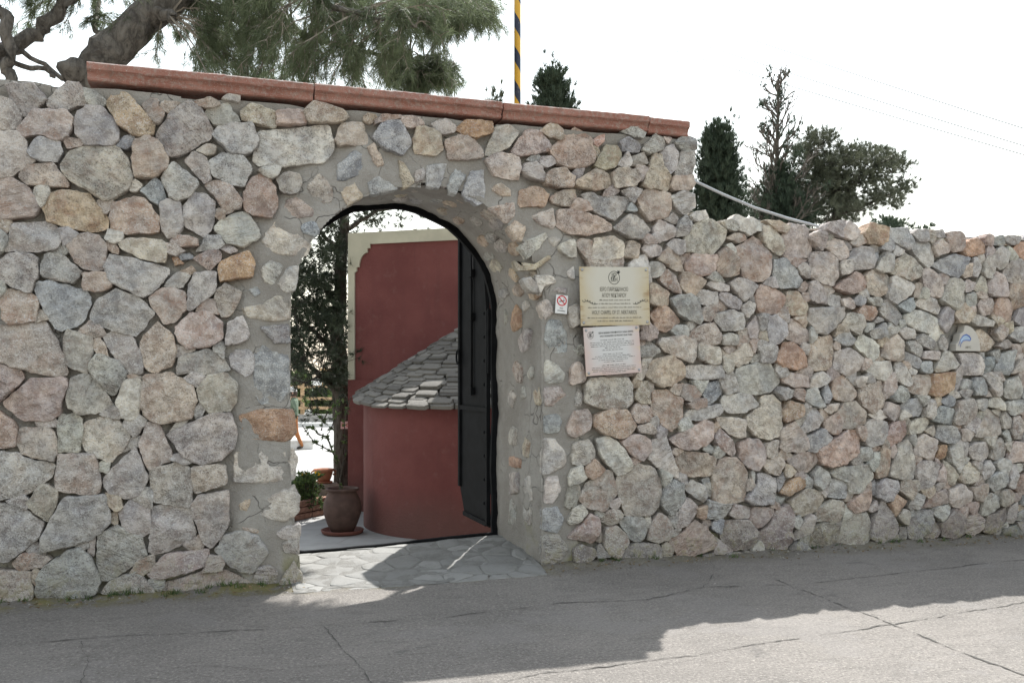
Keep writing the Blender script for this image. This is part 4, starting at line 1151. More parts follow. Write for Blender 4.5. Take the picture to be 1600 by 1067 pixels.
def courtyard_material():
    k = NT('courtyard_paving'); v = k.pos(); n = k.noise(v, 3.0, 5, 0.6); n2 = k.noise(v, 50.0, 4)
    c = k.mix(k.ramp(n, 0.3, 0.7), (0.27, 0.266, 0.255), (0.34, 0.335, 0.32))
    j = k.n('ShaderNodeTexBrick'); k.set(j.inputs['Vector'], k.mapv(v, (1, 1, 1), (0, 0, 0.5))); j.inputs['Scale'].default_value = 1.0
    j.inputs['Brick Width'].default_value = 0.9; j.inputs['Row Height'].default_value = 0.45; j.inputs['Mortar Size'].default_value = 0.012
    c = k.mix(j.outputs['Fac'], c, (0.26, 0.25, 0.235)); return k.fin(c, 0.85, k.bump(n2, 0.3, 0.005))
M['court'] = courtyard_material()
M['terrain'] = plain('dry_hill', (0.22, 0.225, 0.215), 0.95, var=0.3, sc=0.02)

# ------------------------------------------------------------------ ground
def lerp(a, b, t): return a + (b - a) * t
def sstep(a, b, x):
    t = max(0.0, min(1.0, (x - a) / (b - a))); return t * t * (3 - 2 * t)
def ground_z(x, y):
    r = sstep(-0.35, 0.95, y) * lerp(0.02, 0.10, max(0, min(1, (x - 0.4) / 1.8)))
    z = r + 0.010 * noise.noise((x * 1.1, y * 1.3, 0.3)) + 0.004 * noise.noise((x * 6, y * 6, 2.0))
    if not (0.45 < x < 2.25): z += 0.045 * sstep(-0.16, 0.02, y) * (0.6 + 0.8 * noise.noise((x * 3, 1.7, 0)))
    return z
xs = [-70, -40, -22, -12, -7] + [round(-5 + 0.1 * i, 3) for i in range(141)] + [11, 15, 24, 42, 70]
ys = [-70, -40, -22, -14, -10] + [round(-7 + 0.1 * i, 3) for i in range(65)] + [round(-0.5 + 0.04 * i, 3) for i in range(1, 37)]
gv = []; gf = []
for y in ys:
    for x in xs: gv.append((x, y, ground_z(x, y) if -6 < x < 10 else (0.05 if y > 0 else 0.0)))
for x in xs: gv.append((x, ys[-1] + 0.012, -0.62))
nx = len(xs)
for j in range(len(ys)):
    for i in range(nx-1): gf.append((j*nx+i, j*nx+i+1, (j+1)*nx+i+1, (j+1)*nx+i))
road = link('road', mesh('road', gv, gf, True), M['concrete']); road['kind'] = 'structure'
court = MB(); court.box(-14, 30, 0.955, 40, -0.75, -0.45)
court = court.build('courtyard', M['court']); court['kind'] = 'structure'
tv = []; tf = []; nr = 40
for j, y in enumerate(np.linspace(36, 2600, nr)):
    for i, x in enumerate(np.linspace(-2600, 2600, nr)):
        tv.append((x, y, -0.8 + 0.0006 * (y - 36) + 5 * noise.noise((x * 0.004, y * 0.004, 1)) * min(1, (y-36)/300)))
for j in range(nr-1):
    for i in range(nr-1): tf.append((j*nr+i, j*nr+i+1, (j+1)*nr+i+1, (j+1)*nr+i))
ter = link('terrain', mesh('terrain', tv, tf, True), M['terrain']); ter['kind'] = 'structure'
# joints and cracks in the slab: irregular dirt-filled grooves
def crack(pix, w=0.012, name='joint'):
    w *= 0.8; pts = [gp(*p) for p in pix]; P = []
    for a, b in zip(pts[:-1], pts[1:]):
        n = max(2, int((b - a).length / 0.018))
        for i in range(n): P.append(a.lerp(b, i / n))
    P.append(pts[-1]); v = []; f = []
    for i, p in enumerate(P):
        d = (P[min(i+1, len(P)-1)] - P[max(i-1, 0)]); d.z = 0; d.normalize(); s = Vector((-d.y, d.x, 0))
        o = 0.030 * noise.noise((p.x * 2.2, p.y * 2.2, 5)) + 0.014 * noise.noise((p.x * 14, p.y * 14, 9)) + 0.006 * noise.noise((p.x * 45, p.y * 45, 2))
        ww = w * max(0.05, 0.50 + 1.3 * noise.noise((p.x * 5, p.y * 5, 3)) + 0.9 * noise.noise((p.x * 28, p.y * 28, 6)))
        for q in (-1, 1):
            c = p + s * (o + q * ww * 0.5); v.append((c.x, c.y, ground_z(c.x, c.y) + 0.0035))
    for i in range(len(P)-1): f.append((2*i, 2*i+1, 2*i+3, 2*i+2))
    return link(name, mesh(name, v, f), M['crack'], road)
crack([(-60,1014),(120,1000),(330,985),(519,977),(695,964),(875,941),(1010,937),(1100,917),(1252,912),(1436,892),(1660,868)], 0.013)
crack([(501,977),(528,1002),(560,1036),(582,1067),(600,1100)], 0.010)
crack([(700,1085),(852,1052),(1012,1034),(1180,1008),(1300,988),(1398,974),(1600,940),(1680,928)], 0.013)
crack([(1215,905),(1240,916),(1310,943),(1398,976),(1500,1018),(1600,1056),(1680,1090)], 0.017)
crack([(130,1003),(140,1035),(128,1075)], 0.006, 'crack')
crack([(240,1050),(330,1040),(430,1046),(560,1036)], 0.005, 'crack')
crack([(1100,917),(1120,890),(1112,878)], 0.008, 'crack')
# grit and small gravel swept against the wall
gvv = []; gtt = []
for i in range(1500):
    x = random.uniform(-1.6, 7.6); y = -0.02 - abs(random.gauss(0, 0.12)) if random.random() < 0.55 else random.uniform(-3.2, -0.05)
    if 0.5 < x < 2.2 and y > -0.1: continue
    r = random.uniform(0.002, 0.006) * (2.0 if random.random() < 0.06 else 1); z = ground_z(x, y); b = len(gvv)
    a0 = random.random() * 6
    gvv += [(x + r*math.cos(a0+k*1.57)*random.uniform(.7,1.3), y + r*math.sin(a0+k*1.57)*random.uniform(.7,1.3), z - 0.001) for k in range(4)] + [(x, y, z + r * 0.8)]
    gtt += [(b+k, b+(k+1) % 4, b+4) for k in range(4)]
grit = link('gravel', tri_mesh('gravel', gvv, gtt), plain('grit', (0.27, 0.25, 0.22), 0.9, var=0.4, sc=3)); grit['kind'] = 'stuff'
tag(grit, 'fine grey grit and small gravel scattered on the concrete street', 'gravel')

# ------------------------------------------------------------------ stones
PAL = dict(g=(.475,.455,.43), b=(.395,.41,.43), p=(.50,.43,.39), t=(.535,.465,.38), w=(.60,.575,.535), o=(.50,.35,.235), r=(.50,.335,.27), y=(.525,.475,.37), d=(.285,.27,.26))
WARM = dict(g=.25, b=.08, p=.85, t=.6, w=.22, o=1.2, r=.9, y=.4, d=.15)
def tint(code):
    cs = [PAL[c] for c in code]; ws = [WARM[c] for c in code]
    w = [0.6, 0.4][:len(cs)] if len(cs) == 2 else [1.0]
    c = [sum(a[i] * k for a, k in zip(cs, w)) for i in range(3)]
    j = random.uniform(0.88, 1.12); jc = [random.uniform(0.97, 1.03) for _ in range(3)]
    return [c[i] * j * jc[i] for i in range(3)], sum(a * k for a, k in zip(ws, w))
def stone_geo(poly, p, flush=False, back=0.09):
    """verts (local X, Y=-out, Z around the centroid), faces, centroid"""
    P = [Vector(q) for q in poly]
    A = 0.0; c = Vector((0, 0))
    for i in range(len(P)):
        a, b = P[i], P[(i+1) % len(P)]; k = a.x*b.y - b.x*a.y; A += k; c += (a + b) * k
    c /= (3 * A)
    P = [q - c for q in P]
    size = math.sqrt(abs(A) / 2)
    # cut the corners a little, resample, roughen the outline
    Q = []
    for i in range(len(P)):
        a, b = P[i], P[(i+1) % len(P)]; k = random.uniform(0.02, 0.075); Q += [a.lerp(b, k), a.lerp(b, 1 - k)]
    L = [0.0]
    for i in range(len(Q)): L.append(L[-1] + (Q[(i+1) % len(Q)] - Q[i]).length)
    n = max(14, min(46, int(L[-1] / 0.021))); R = []; k = 0; sd = random.uniform(0, 90)
    for i in range(n):
        d = L[-1] * i / n
        while L[k+1] < d: k += 1
        q = Q[k].lerp(Q[(k+1) % len(Q)], (d - L[k]) / max(1e-6, L[k+1] - L[k]))
        j = 0.010 * noise.noise((q.x * 22, q.y * 22, sd)) + 0.006 * noise.noise((q.x * 60, q.y * 60, sd))
        R.append(q * (1 + j / max(0.03, q.length)) * (1 + 0.0075 / max(0.03, q.length)))
    planes = []
    for _ in range(random.choice([3, 4, 4, 5, 6])):
        a = random.uniform(0, 6.283); g = random.choice([random.uniform(0.03, 0.20), random.uniform(0.20, 0.60)]); o = random.uniform(0.05, 0.70) * size
        planes.append((math.cos(a) * g, math.sin(a) * g, p * random.uniform(0.85, 1.05) + g * o))
    if flush: rings = [(1.03, -0.05), (1.0, 0.25), (0.93, 0.7), (0.75, 0.95), (0.45, 1.0)]
    else: rings = [(1.0, -0.5), (1.0, 0.55), (0.975, 0.88), (0.91, 1.0), (0.78, 1.04), (0.60, 1.06), (0.40, 1.06), (0.20, 1.06)]
    v = []; f = []
    bk = 0.96
    for q in R: v.append((q.x * bk, back, q.y * bk))
    amp = min(0.016, 0.055 * size) * (0.35 if flush else 1.0)
    for s, h in rings:
        # inset by distance rather than by factor so large stones keep crisp edges
        for q in R:
            ln = max(q.length, 1e-4); s2 = 1 - (1 - s) * min(1.0, (0.16 / ln if s > 0.85 else 1.0)) if s <= 1 else s
            x, y = q.x * s2, q.y * s2; hh = p * h
            if h > 0.5:
                for gx, gy, o in planes: hh = min(hh, o - gx * x - gy * y)
                hh += amp * (noise.fractal(Vector((x * 13 + sd, y * 13, sd)), 0.8, 2.0, 4))
                hh = max(hh, p * 0.15)
            v.append((x, -hh, y))
    hc = min([p * 1.02] + [o for _, _, o in planes]); v.append((0, -hc - amp * noise.fractal(Vector((sd, 0, sd)), 1.0, 2.0, 4), 0))
    for r in range(len(rings)):
        for i in range(n): f.append((r*n+i, r*n+(i+1) % n, (r+1)*n+(i+1) % n, (r+1)*n+i))
    b = len(rings) * n
    for i in range(n): f.append((b+i, b+(i+1) % n, len(v)-1))
    return v, f, c, size
def parse(txt):
    out = []
    for l in txt.strip().split('\n'):
        k = l.split(); out.append((k[0], [tuple(float(q) / 1000 for q in a.split(',')) for a in k[1:]]))
    return out
def poly_area(P): return 0.5 * abs(sum(P[i][0]*P[(i+1) % len(P)][1] - P[(i+1) % len(P)][0]*P[i][1] for i in range(len(P))))
def lay_stones(data, wall, prot, limit, view):
    vis = sorted([d for d in data if view(d[1])], key=lambda d: -poly_area(d[1]))
    rest = vis[limit:] + [d for d in data if not view(d[1])]
    for code, P in vis[:limit]:
        fl = code.endswith('*'); col, wm = tint(code.rstrip('*'))
        pr = random.uniform(0.020, 0.030) if fl else random.uniform(*prot)
        v, f, c, s = stone_geo(P, pr, fl)
        me = mesh('stone', v, f, True); me.set_sharp_from_angle(angle=0.40); n = len(v); sd = (random.random(), random.random(), min(1, wm * random.uniform(0.6, 1.3)), 1)
        arr_attr(me, 'tint', [tuple(col) + (1,)] * n); arr_attr(me, 'seed', [sd] * n)
        o = link('stone', me, M['rock'], wall); o.location = (c.x, 0, c.y)
        if not fl: o.rotation_euler = (random.uniform(-.03, .03), 0, random.uniform(-.03, .03))
    V = []; F = []; T = []; S = []
    for code, P in rest:
        fl = code.endswith('*'); col, wm = tint(code.rstrip('*'))
        v, f, c, s = stone_geo(P, random.uniform(0.018, 0.028) if fl else random.uniform(prot[0] * 0.35, prot[1] * 0.7), fl); b = len(V); n = len(v)
        V += [(x + c.x, y, z + c.y) for x, y, z in v]; F += [tuple(b + i for i in q) for q in f]
        T += [tuple(col) + (1,)] * n; S += [(random.random(), random.random(), wm * 0.8, 1)] * n
    me = mesh('small_stones', V, F, True); arr_attr(me, 'tint', T); arr_attr(me, 'seed', S)
    o = link('small_stones', me, M['rock'], wall); o['kind'] = 'stuff'

# ------------------------------------------------------------------ gate wall
A0 = (1.33, 1.92, 0.935); A1 = (1.27, 2.00, 0.921); DEPTH = 0.95
def arch_pt(t, k):
    """t 0..1 along the opening's edge from the left foot over the crown to the right foot, k 0 front .. 1 back"""
    cx = lerp(A0[0], A1[0], k); cz = lerp(A0[1], A1[1], k); r = lerp(A0[2], A1[2], k)
    ll = cz + math.pi * r + cz; d = t * ll
    if d < cz: x, z = cx - r, d
    elif d < cz + math.pi * r:
        a = math.pi - (d - cz) / r; x, z = cx + r * math.cos(a), cz + r * math.sin(a)
    else: x, z = cx + r, ll - d
    if x < cx: x += 0.07 * sstep(0.9, 0.0, z) * (1 - 0.6 * k) if z < 0.9 else 0
    if x > cx: x += 0.03 * sstep(1.2, 2.4, z) * (1 - k)
    w = 0.012 * noise.noise((x * 4, z * 4, k * 2)) + 0.008 * noise.noise((x * 12, z * 12, k * 5))
    dx, dz = x - cx, max(0, z - cz); m = math.hypot(dx, dz)
    return x + dx / m * w, z + dz / m * w
def open_dist(x, z):
    """signed distance outside the front opening"""
    if z > A0[1]: return math.hypot(x - A0[0], z - A0[1]) - (A0[2] + (0.03 * sstep(1.2, 2.4, z) if x > A0[0] else 0))
    if x < A0[0]: return (A0[0] - A0[2] + (0.07 * sstep(0.9, 0.0, z))) - x
    return x - (A0[0] + A0[2])
gate_wall = thing('gate_wall', 'tall rubble stone wall with red coping and the arched gateway through it', 'wall')
low_wall = thing('boundary_wall', 'lower grey rubble stone wall running right from the gateway', 'wall')
def flush_amt(x, z):
    d = open_dist(x, z)
    lim = 0.40 if (x < A0[0] and z < 2.0) else 0.36
    a = 1 - sstep(lim - 0.10, lim + 0.10, d + 0.12 * noise.noise((x * 3, z * 3, 7)))
    b = sstep(3.22, 3.36, z + 0.06 * noise.noise((x * 3, 2, 1))) * (1 if x < 3.45 else 0)
    return max(a, b)
def mortar_sheet(name, x0, x1, z1f, arch, wall, thick, step=0.022):
    nxx = int((x1 - x0) / step); v = []; f = []; idx = {}
    zt = max(z1f(x0), z1f(x1), z1f((x0+x1)/2)); nzz = int((zt + 0.1) / step)
    def vert(i, j):
        if (i, j) in idx: return idx[(i, j)]
        x = x0 + (x1 - x0) * i / nxx; z = -0.1 + (zt + 0.1) * j / nzz; z = min(z, z1f(x))
        fl = 0.0
        if arch:
            d = open_dist(x, z)
            if d < 0.0 and d > -0.06:
                if z > A0[1]:
                    r = math.hypot(x - A0[0], z - A0[1]); s = (r - d) / r; x = A0[0] + (x - A0[0]) * s; z = A0[1] + (z - A0[1]) * s
                else: x = x + (-d if x > A0[0] else d)
            fl = flush_amt(x, z)
        rec = (0.046 if arch else 0.046) + 0.036 * noise.noise((x * 7, z * 7, 4)) + 0.012 * noise.noise((x * 30, z * 30, 8))
        flu = -0.006 + 0.014 * noise.noise((x * 6, z * 6, 14)) + 0.004 * noise.noise((x * 24, z * 24, 18))
        idx[(i, j)] = len(v); v.append((x, lerp(rec, flu, fl), z)); return idx[(i, j)]
    for i in range(nxx):
        for j in range(nzz):
            x = x0 + (x1 - x0) * (i + .5) / nxx; z = -0.1 + (zt + 0.1) * (j + .5) / nzz
            if z > z1f(x): continue
            if arch and open_dist(x, z) < 0: continue
            f.append((vert(i, j), vert(i+1, j), vert(i+1, j+1), vert(i, j+1)))
    # back, top and ends as plain slabs
    b = MB()
    if arch:
        n = 60; b.v += [(x, thick, z) for x, z in [arch_pt(t / n, 1.0) for t in range(n+1)]]
        for t in range(n+1):
            x, z = b.v[t][0], b.v[t][2]; b.v.append((x0 if t < n*0.30 else x1 if t > n*0.70 else lerp(x0, x1, (t/n - .3)/.4), thick, z if (t < n*0.30 or t > n*0.70) else 3.38))
        b.f += [(t, t+1, n+2+t, n+1+t) for t in range(n)]
    o = len(v); v += b.v; f += [tuple(o + i for i in q) for q in b.f]
    if not arch:
        o = len(v); v += [(x0, thick, -.5), (x1, thick, -.5), (x1, thick, z1f(x1)), (x0, thick, z1f(x0))]; f.append((o, o+1, o+2, o+3))
    for xe in (x0, x1):
        o = len(v); v += [(xe, 0.03, -.1), (xe, thick, -.1), (xe, thick, z1f(xe)), (xe, 0.03, z1f(xe))]; f.append((o, o+1, o+2, o+3))
    nt = 90; o = len(v)
    for i in range(nt+1):
        x = lerp(x0, x1, i / nt); z = z1f(x)
        for k in range(5): v.append((x, lerp(0.02, thick, k/4), z + (0.02 * noise.noise((x * 5, k, 3)) if 0 < k < 4 else 0)))
    for i in range(nt):
        for k in range(4): f.append((o+i*5+k, o+(i+1)*5+k, o+(i+1)*5+k+1, o+i*5+k+1))
    return link(name, mesh(name, v, f, True), M['mortar'], wall)
mortar_sheet('mortar', -2.8, 3.535, lambda x: 3.375 + 0.03 * noise.noise((x * 2.5, 0, 0)), True, gate_wall, DEPTH)
mortar_sheet('mortar', 3.54, 8.35, lambda x: 2.71 + 0.02 * noise.noise((x * 2.5, 5, 0)), False, low_wall, 0.5)
# reveal of the gateway: jambs and vaulted soffit
nt, nk = 190, 30; v = []; f = []
for i in range(nt+1):
    for k in range(nk+1):
        kk = k / nk; x, z = arch_pt(i / nt, kk); y = lerp(-0.008, DEPTH, kk)
        cx, cz = lerp(A0[0], A1[0], kk), lerp(A0[1], A1[1], kk); dx, dz = x - cx, max(0, z - cz); m = math.hypot(dx, dz)
        w = 0.012 * noise.noise((x * 5, y * 6, z * 5)) + 0.005 * noise.noise((x * 18, y * 18, z * 18)) + 0.018 * sstep(0.10, 0.0, kk)
        v.append((x + dx / m * w, y, z + dz / m * w))
for i in range(nt):
    for k in range(nk): f.append((i*(nk+1)+k, (i+1)*(nk+1)+k, (i+1)*(nk+1)+k+1, i*(nk+1)+k+1))
link('reveal', mesh('reveal', v, f, True), M['mortar'], gate_wall)
def reveal_stone(code, P):
    """P: (depth Y, z) on the right jamb"""
    col, wm = tint(code); v, f, c, s = stone_geo([(a, b) for a, b in P], 0.016, True); n = len(v)
    me = mesh('stone', v, f, True); arr_attr(me, 'tint', [tuple(col) + (1,)] * n); arr_attr(me, 'seed', [(random.random(), random.random(), wm, 1)] * n)
    o = link('stone', me, M['rock'], gate_wall); kk = c.x / DEPTH; z = c.y
    cz = lerp(A0[1], A1[1], kk); cx = lerp(A0[0], A1[0], kk); r = lerp(A0[2], A1[2], kk); sl = math.atan((A1[0]+A1[2]-A0[0]-A0[2])/DEPTH)
    if z <= cz: o.location = (cx + r + 0.006, c.x, z); o.rotation_euler = (0, 0, math.radians(90) - sl * 0 + math.radians(6) * 0 - math.pi)
    return o, c
for code, P in parse(JAMB):
    o, c = reveal_stone(code, P)
    # local X -> world Y, local -Y (outwards) -> world -X
    o.matrix_local = Matrix(((0, 1, 0, lerp(2.265, 2.191, c.x / DEPTH) + 0.004), (1, 0, 0, c.x), (0, 0, 1, c.y), (0, 0, 0, 1)))
# long flat stones bedded in the soffit, right of the crown
for a in range(12, 95, 11):
    for kk in (0.16, 0.46, 0.76):
        aa = math.radians(a + random.uniform(-4, 4)); k2 = kk + random.uniform(-.06, .06); cx = lerp(A0[0], A1[0], k2); cz = lerp(A0[1], A1[1], k2); r = lerp(A0[2], A1[2], k2)
        L = random.uniform(.09, .14); W = random.uniform(.035, .06)
        P = [(-L, -W*.6), (-L*.3, -W), (L*.8, -W*.7), (L, W*.3), (L*.2, W), (-L*.7, W*.8)]
        o, c = reveal_stone(random.choice(['g', 'gt', 't', 'to', 'gb']), P)
        e = Vector((math.cos(aa), 0, math.sin(aa))); tg = Vector((-math.sin(aa), 0, math.cos(aa))); r += -0.004 + (0.03 * sstep(1.2, 2.4, cz + r * math.sin(aa)) * (1 - k2))
        m = Matrix(((0, e.x, tg.x, cx + e.x * r), (1, 0, 0, k2 * DEPTH), (0, e.z, tg.z, cz + e.z * r), (0, 0, 0, 1))); o.matrix_local = m
n_rev = len([o for o in gate_wall.children if o.name.startswith('stone')])
lay_stones(parse(TALL), gate_wall, (0.032, 0.062), 300 - n_rev, lambda P: sum(p[0] for p in P) / len(P) > -1.62)
lay_stones(parse(LOW), low_wall, (0.036, 0.070), 300, lambda P: sum(p[0] for p in P) / len(P) < 7.15)
# loose stones bedded along the low wall's top, catching the sun
V = []; F = []; T = []; S = []
for i in range(150):
    x = random.uniform(3.58, 8.3); y = random.uniform(0.03, 0.46); r = random.uniform(0.035, 0.085); col, wm = tint(random.choice(['g', 'wg', 'p', 't', 'w'])); b = len(V); sd = random.random() * 90
    for a in range(7):
        for e in (0, 1):
            rr = r * (1.0 if e == 0 else 0.72) * (1 + 0.25 * noise.noise((a, e, sd)))
            V.append((x + rr * 1.25 * math.cos(a * 0.8976), y + rr * math.sin(a * 0.8976), 2.70 + (r * random.uniform(0.45, 0.75) if e else -0.03)))
    V.append((x, y, 2.70 + r * 0.7))
    for a in range(7):
        q = (a + 1) % 7; F += [(b+2*a, b+2*q, b+2*q+1, b+2*a+1), (b+2*a+1, b+2*q+1, b+14)]
    T += [tuple(col) + (1,)] * 15; S += [(random.random(), random.random(), 0.1, 1)] * 15
me = mesh('top_stones', V, F); arr_attr(me, 'tint', T); arr_attr(me, 'seed', S)
o = link('top_stones', me, M['rock'], low_wall); o['kind'] = 'stuff'
# coping: four moulded slabs
def coping(x0, x1, dz, tilt, roll):
    prof = [(0.30, 3.530), (-0.066, 3.526), (-0.074, 3.517), (-0.072, 3.478), (-0.064, 3.471), (-0.050, 3.463), (-0.040, 3.450), (-0.036, 3.438), (-0.039, 3.427), (-0.036, 3.417), (-0.026, 3.410), (0.30, 3.408)]
    n = max(3, int((x1 - x0) / 0.035)); v = []; f = []; k = len(prof)
    for i in range(n+1):
        x = lerp(x0, x1, i / n)
        for j, (y, z) in enumerate(prof):
            e = 0.004 * noise.noise((x * 6, j * .4, 3)) + 0.0035 * noise.noise((x * 30, j * .9, 5))
            if j in (1, 2) and noise.noise((x * 6, 2.0, x0)) > 0.42: e += 0.012
            v.append((x + (0.006 * noise.noise((j, x0, 1)) if i in (0, n) else 0), y + (e if j not in (0, k-1) else 0), z + e * 0.6 + dz + tilt * (x - x0)))
    for i in range(n):
        for j in range(k): f.append((i*k+j, i*k+(j+1) % k, (i+1)*k+(j+1) % k, (i+1)*k+j))
    f.append(tuple(range(k))); f.append(tuple(reversed(range(n*k, n*k+k))))
    o = link('coping', mesh('coping', v, f, False), M['coping'], gate_wall); return o
coping(-0.905, 0.548, 0.0, -0.001, 0); coping(0.560, 1.935, 0.002, -0.003, 0); coping(1.947, 3.145, -0.006, 0.004, 0); coping(3.150, 3.500, -0.010, -0.012, 0)

# crazy paving of the gateway floor
paving = bpy.data.objects.new('gate_paving', None); C.objects.link(paving); paving['kind'] = 'structure'
bedv = []; bedf = []
for j in range(31):
    for i in range(46):
        x, y = lerp(0.40, 2.25, i/45), lerp(-0.22, 0.93, j/30); yy = y + (0.10 * noise.noise((x * 3.1, 0.4, 0)) if j == 0 else 0); bedv.append((x, yy, ground_z(x, yy) + 0.0035 + 0.003 * noise.noise((x * 12, y * 12, 4))))
for j in range(30):
    for i in range(45): bedf.append((j*46+i, j*46+i+1, (j+1)*46+i+1, (j+1)*46+i))
k = NT('paving_mortar'); vv = k.pos(); n = k.noise(vv, 12.0, 4, 0.7); c = k.mix(k.ramp(n, 0.3, 0.7), (0.15, 0.145, 0.132), (0.21, 0.205, 0.19)); M['bed'] = k.fin(c, 0.95, k.bump(k.noise(vv, 70.0, 3), 0.7, 0.01))
link('mortar_bed', mesh('mortar_bed', bedv, bedf, True), M['bed'], paving)
pts = [(random.uniform(0.3, 2.4), random.uniform(-0.45, 1.05)) for _ in range(62)]
for _ in range(5):
    for i in range(len(pts)):
        x, y = pts[i]; fx = fy = 0
        for j, (a, b) in enumerate(pts):
            d = math.hypot(x - a, y - b)
            if j != i and d < 0.24: fx += (x - a) / (d + .01) * (0.24 - d); fy += (y - b) / (d + .01) * (0.24 - d)
        pts[i] = (min(2.35, max(.35, x + .12 * fx)), min(1.0, max(-.42, y + .12 * fy)))
def cell(p, allp):
    poly = [(p[0]-.4, p[1]-.4), (p[0]+.4, p[1]-.4), (p[0]+.4, p[1]+.4), (p[0]-.4, p[1]+.4)]
    def clip(poly, mx, my, nx, ny):
        out = []
        for k in range(len(poly)):
            A, B = poly[k], poly[(k+1) % len(poly)]; da = (A[0]-mx)*nx + (A[1]-my)*ny; db = (B[0]-mx)*nx + (B[1]-my)*ny
            if da <= 0: out.append(A)
            if da * db < 0: t = da / (da - db); out.append((A[0]+t*(B[0]-A[0]), A[1]+t*(B[1]-A[1])))
        return out
    for q in allp:
        if q is not p and poly: poly = clip(poly, (p[0]+q[0])/2, (p[1]+q[1])/2, q[0]-p[0], q[1]-p[1])
    for m in ((0.42, 0, -1, 0), (2.235, 0, 1, 0), (0, 0.925, 0, 1), (0, -0.26, 0, -1)):
        if poly: poly = clip(poly, *m)
    return poly
k = NT('flagstone'); seed = k.n('ShaderNodeObjectInfo'); vv = k.pos(); n = k.noise(vv, 9.0, 5, 0.65); n2 = k.noise(vv, 80.0, 4, 0.7)
c = k.mix(seed.outputs['Random'], (0.19, 0.187, 0.175), (0.265, 0.26, 0.243)); c = k.mix(k.math('MULTIPLY', k.ramp(n, .45, .7), .5), c, (0.14, 0.135, 0.12)); c = k.mix(k.math('MULTIPLY', k.ramp(n2, .58, .7), .45), c, (0.36, 0.352, 0.33))
M['flag'] = k.fin(c, 0.8, k.bump(k.math('ADD', n, k.math('MULTIPLY', n2, .4)), 0.6, 0.012))
for p in pts:
    q = cell(p, pts)
    if len(q) < 3: continue
    ar = poly_area(q)
    if ar < 0.004: continue
    cx = sum(a for a, b in q) / len(q); cy = sum(b for a, b in q) / len(q); R = []
    for i in range(len(q)):
        A, B = q[i], q[(i+1) % len(q)]
        for t in (0.12, 0.38, 0.62, 0.88):
            x, y = lerp(A[0], B[0], t), lerp(A[1], B[1], t); w = 0.955 + 0.07 * noise.noise((x * 16, y * 16, 2)); R.append(((x - cx) * w, (y - cy) * w))
    h = random.uniform(0.002, 0.010) * (0.4 if cy < -0.12 else 1); tx, ty = random.uniform(-.02, .02), random.uniform(-.02, .02); v = []; f = []; n = len(R)
    for s, hh in ((1.0, -0.012), (0.985, h * .7), (0.94, h), (0.5, h + .001)):
        for x, y in R: v.append((x * s, y * s, ground_z(cx + x, cy + y) - ground_z(cx, cy) + hh + (tx * x + ty * y if hh > 0 else 0) + (0.003 * noise.noise((x * 15, y * 15, cx)) if hh > 0 else 0)))
    v.append((0, 0, h))
    for r in range(3):
        for i in range(n): f.append((r*n+i, r*n+(i+1) % n, (r+1)*n+(i+1) % n, (r+1)*n+i))
    for i in range(n): f.append((3*n+i, 3*n+(i+1) % n, 4*n))
    o = link('flagstone', mesh('flagstone', v, f, True), M['flag'], paving); o.location = (cx, cy, ground_z(cx, cy))

# ------------------------------------------------------------------ iron gate
gate = thing('iron_gate', 'black iron arched gate with its leaf swung open against the right side', 'gate', (0, 0, 0))
def arch_band(k0, y0, y1, inner, name, par):
    n = 64; v = []; f = []
    for i in range(n+1):
        x, z = arch_pt(i / n, 1.0); cx, cz = A1[0], A1[1]; dx, dz = x - cx, max(0, z - cz); m = math.hypot(dx, dz); ex, ez = dx/m, dz/m
        for (o, y) in ((0.03, y0), (-inner, y0), (-inner, y1), (0.03, y1)): v.append((x + ex*o, y, z + ez*o))
    for i in range(n):
        for q in range(4): f.append((i*4+q, i*4+(q+1) % 4, (i+1)*4+(q+1) % 4, (i+1)*4+q))
    return link(name, mesh(name, v, f), M['iron'], par)
arch_band(1.0, DEPTH - 0.005, DEPTH + 0.045, 0.045, 'arch_frame', gate)
tb = MB(); m = Matrix(); n = 12
for i in range(n):
    xa, xb = lerp(0.42, 2.16, i/n), lerp(0.42, 2.16, (i+1)/n); za, zb = ground_z(xa, .94), ground_z(xb, .94)
    b = len(tb.v); tb.v += [(xa, .945, za-.02), (xb, .945, zb-.02), (xb, .985, zb-.02), (xa, .985, za-.02), (xa, .945, za+.022), (xb, .945, zb+.022), (xb, .985, zb+.022), (xa, .985, za+.022)]
    tb.f += [tuple(b+i2 for i2 in q) for q in ((0,3,2,1),(4,5,6,7),(0,1,5,4),(2,3,7,6))] + ([(b+3, b, b+4, b+7)] if i == 0 else []) + ([(b+1, b+2, b+6, b+5)] if i == n-1 else [])
tb.build('threshold_bar', M['iron'], gate)
# leaf, built in its own plane: d = distance from the hinge, seen from the opening side
LH = Vector((2.150, DEPTH + 0.080, 0.0)); LE = Vector((2.118, DEPTH + 0.99, 0.0)); ld = (LE - LH); LL = ld.length; ld.normalize()

def leaf_top(d): return 2.0 + math.sqrt(max(0.0, 0.905**2 - (0.905 - d)**2)) - 0.02
LM = Matrix(((ld.x, -ld.y, 0, LH.x), (ld.y, ld.x, 0, LH.y), (0, 0, 1, 0), (0, 0, 0, 1)))   # local x along the leaf, local +y towards the opening (-X side)
pl = [(0.0, 0.155), (LL-0.16, 0.155), (LL, 0.40)]
n = 16
for i in range(n+1):
    d = LL * (1 - i / n); pl.append((d, leaf_top(d)))
lf = MB().prism(pl, -0.006, 0.006, LM).build('gate_leaf', M['iron'], gate)
fr = MB()
fr.box(0, 0.045, 0.006, 0.030, 0.17, 2.05, LM); fr.box(LL-0.05, LL, 0.006, 0.030, 0.42, leaf_top(LL) - .01, LM); fr.box(0.045, LL-0.05, 0.006, 0.028, 1.16, 1.20, LM); fr.box(0.045, LL-0.16, 0.006, 0.028, 0.16, 0.20, LM)
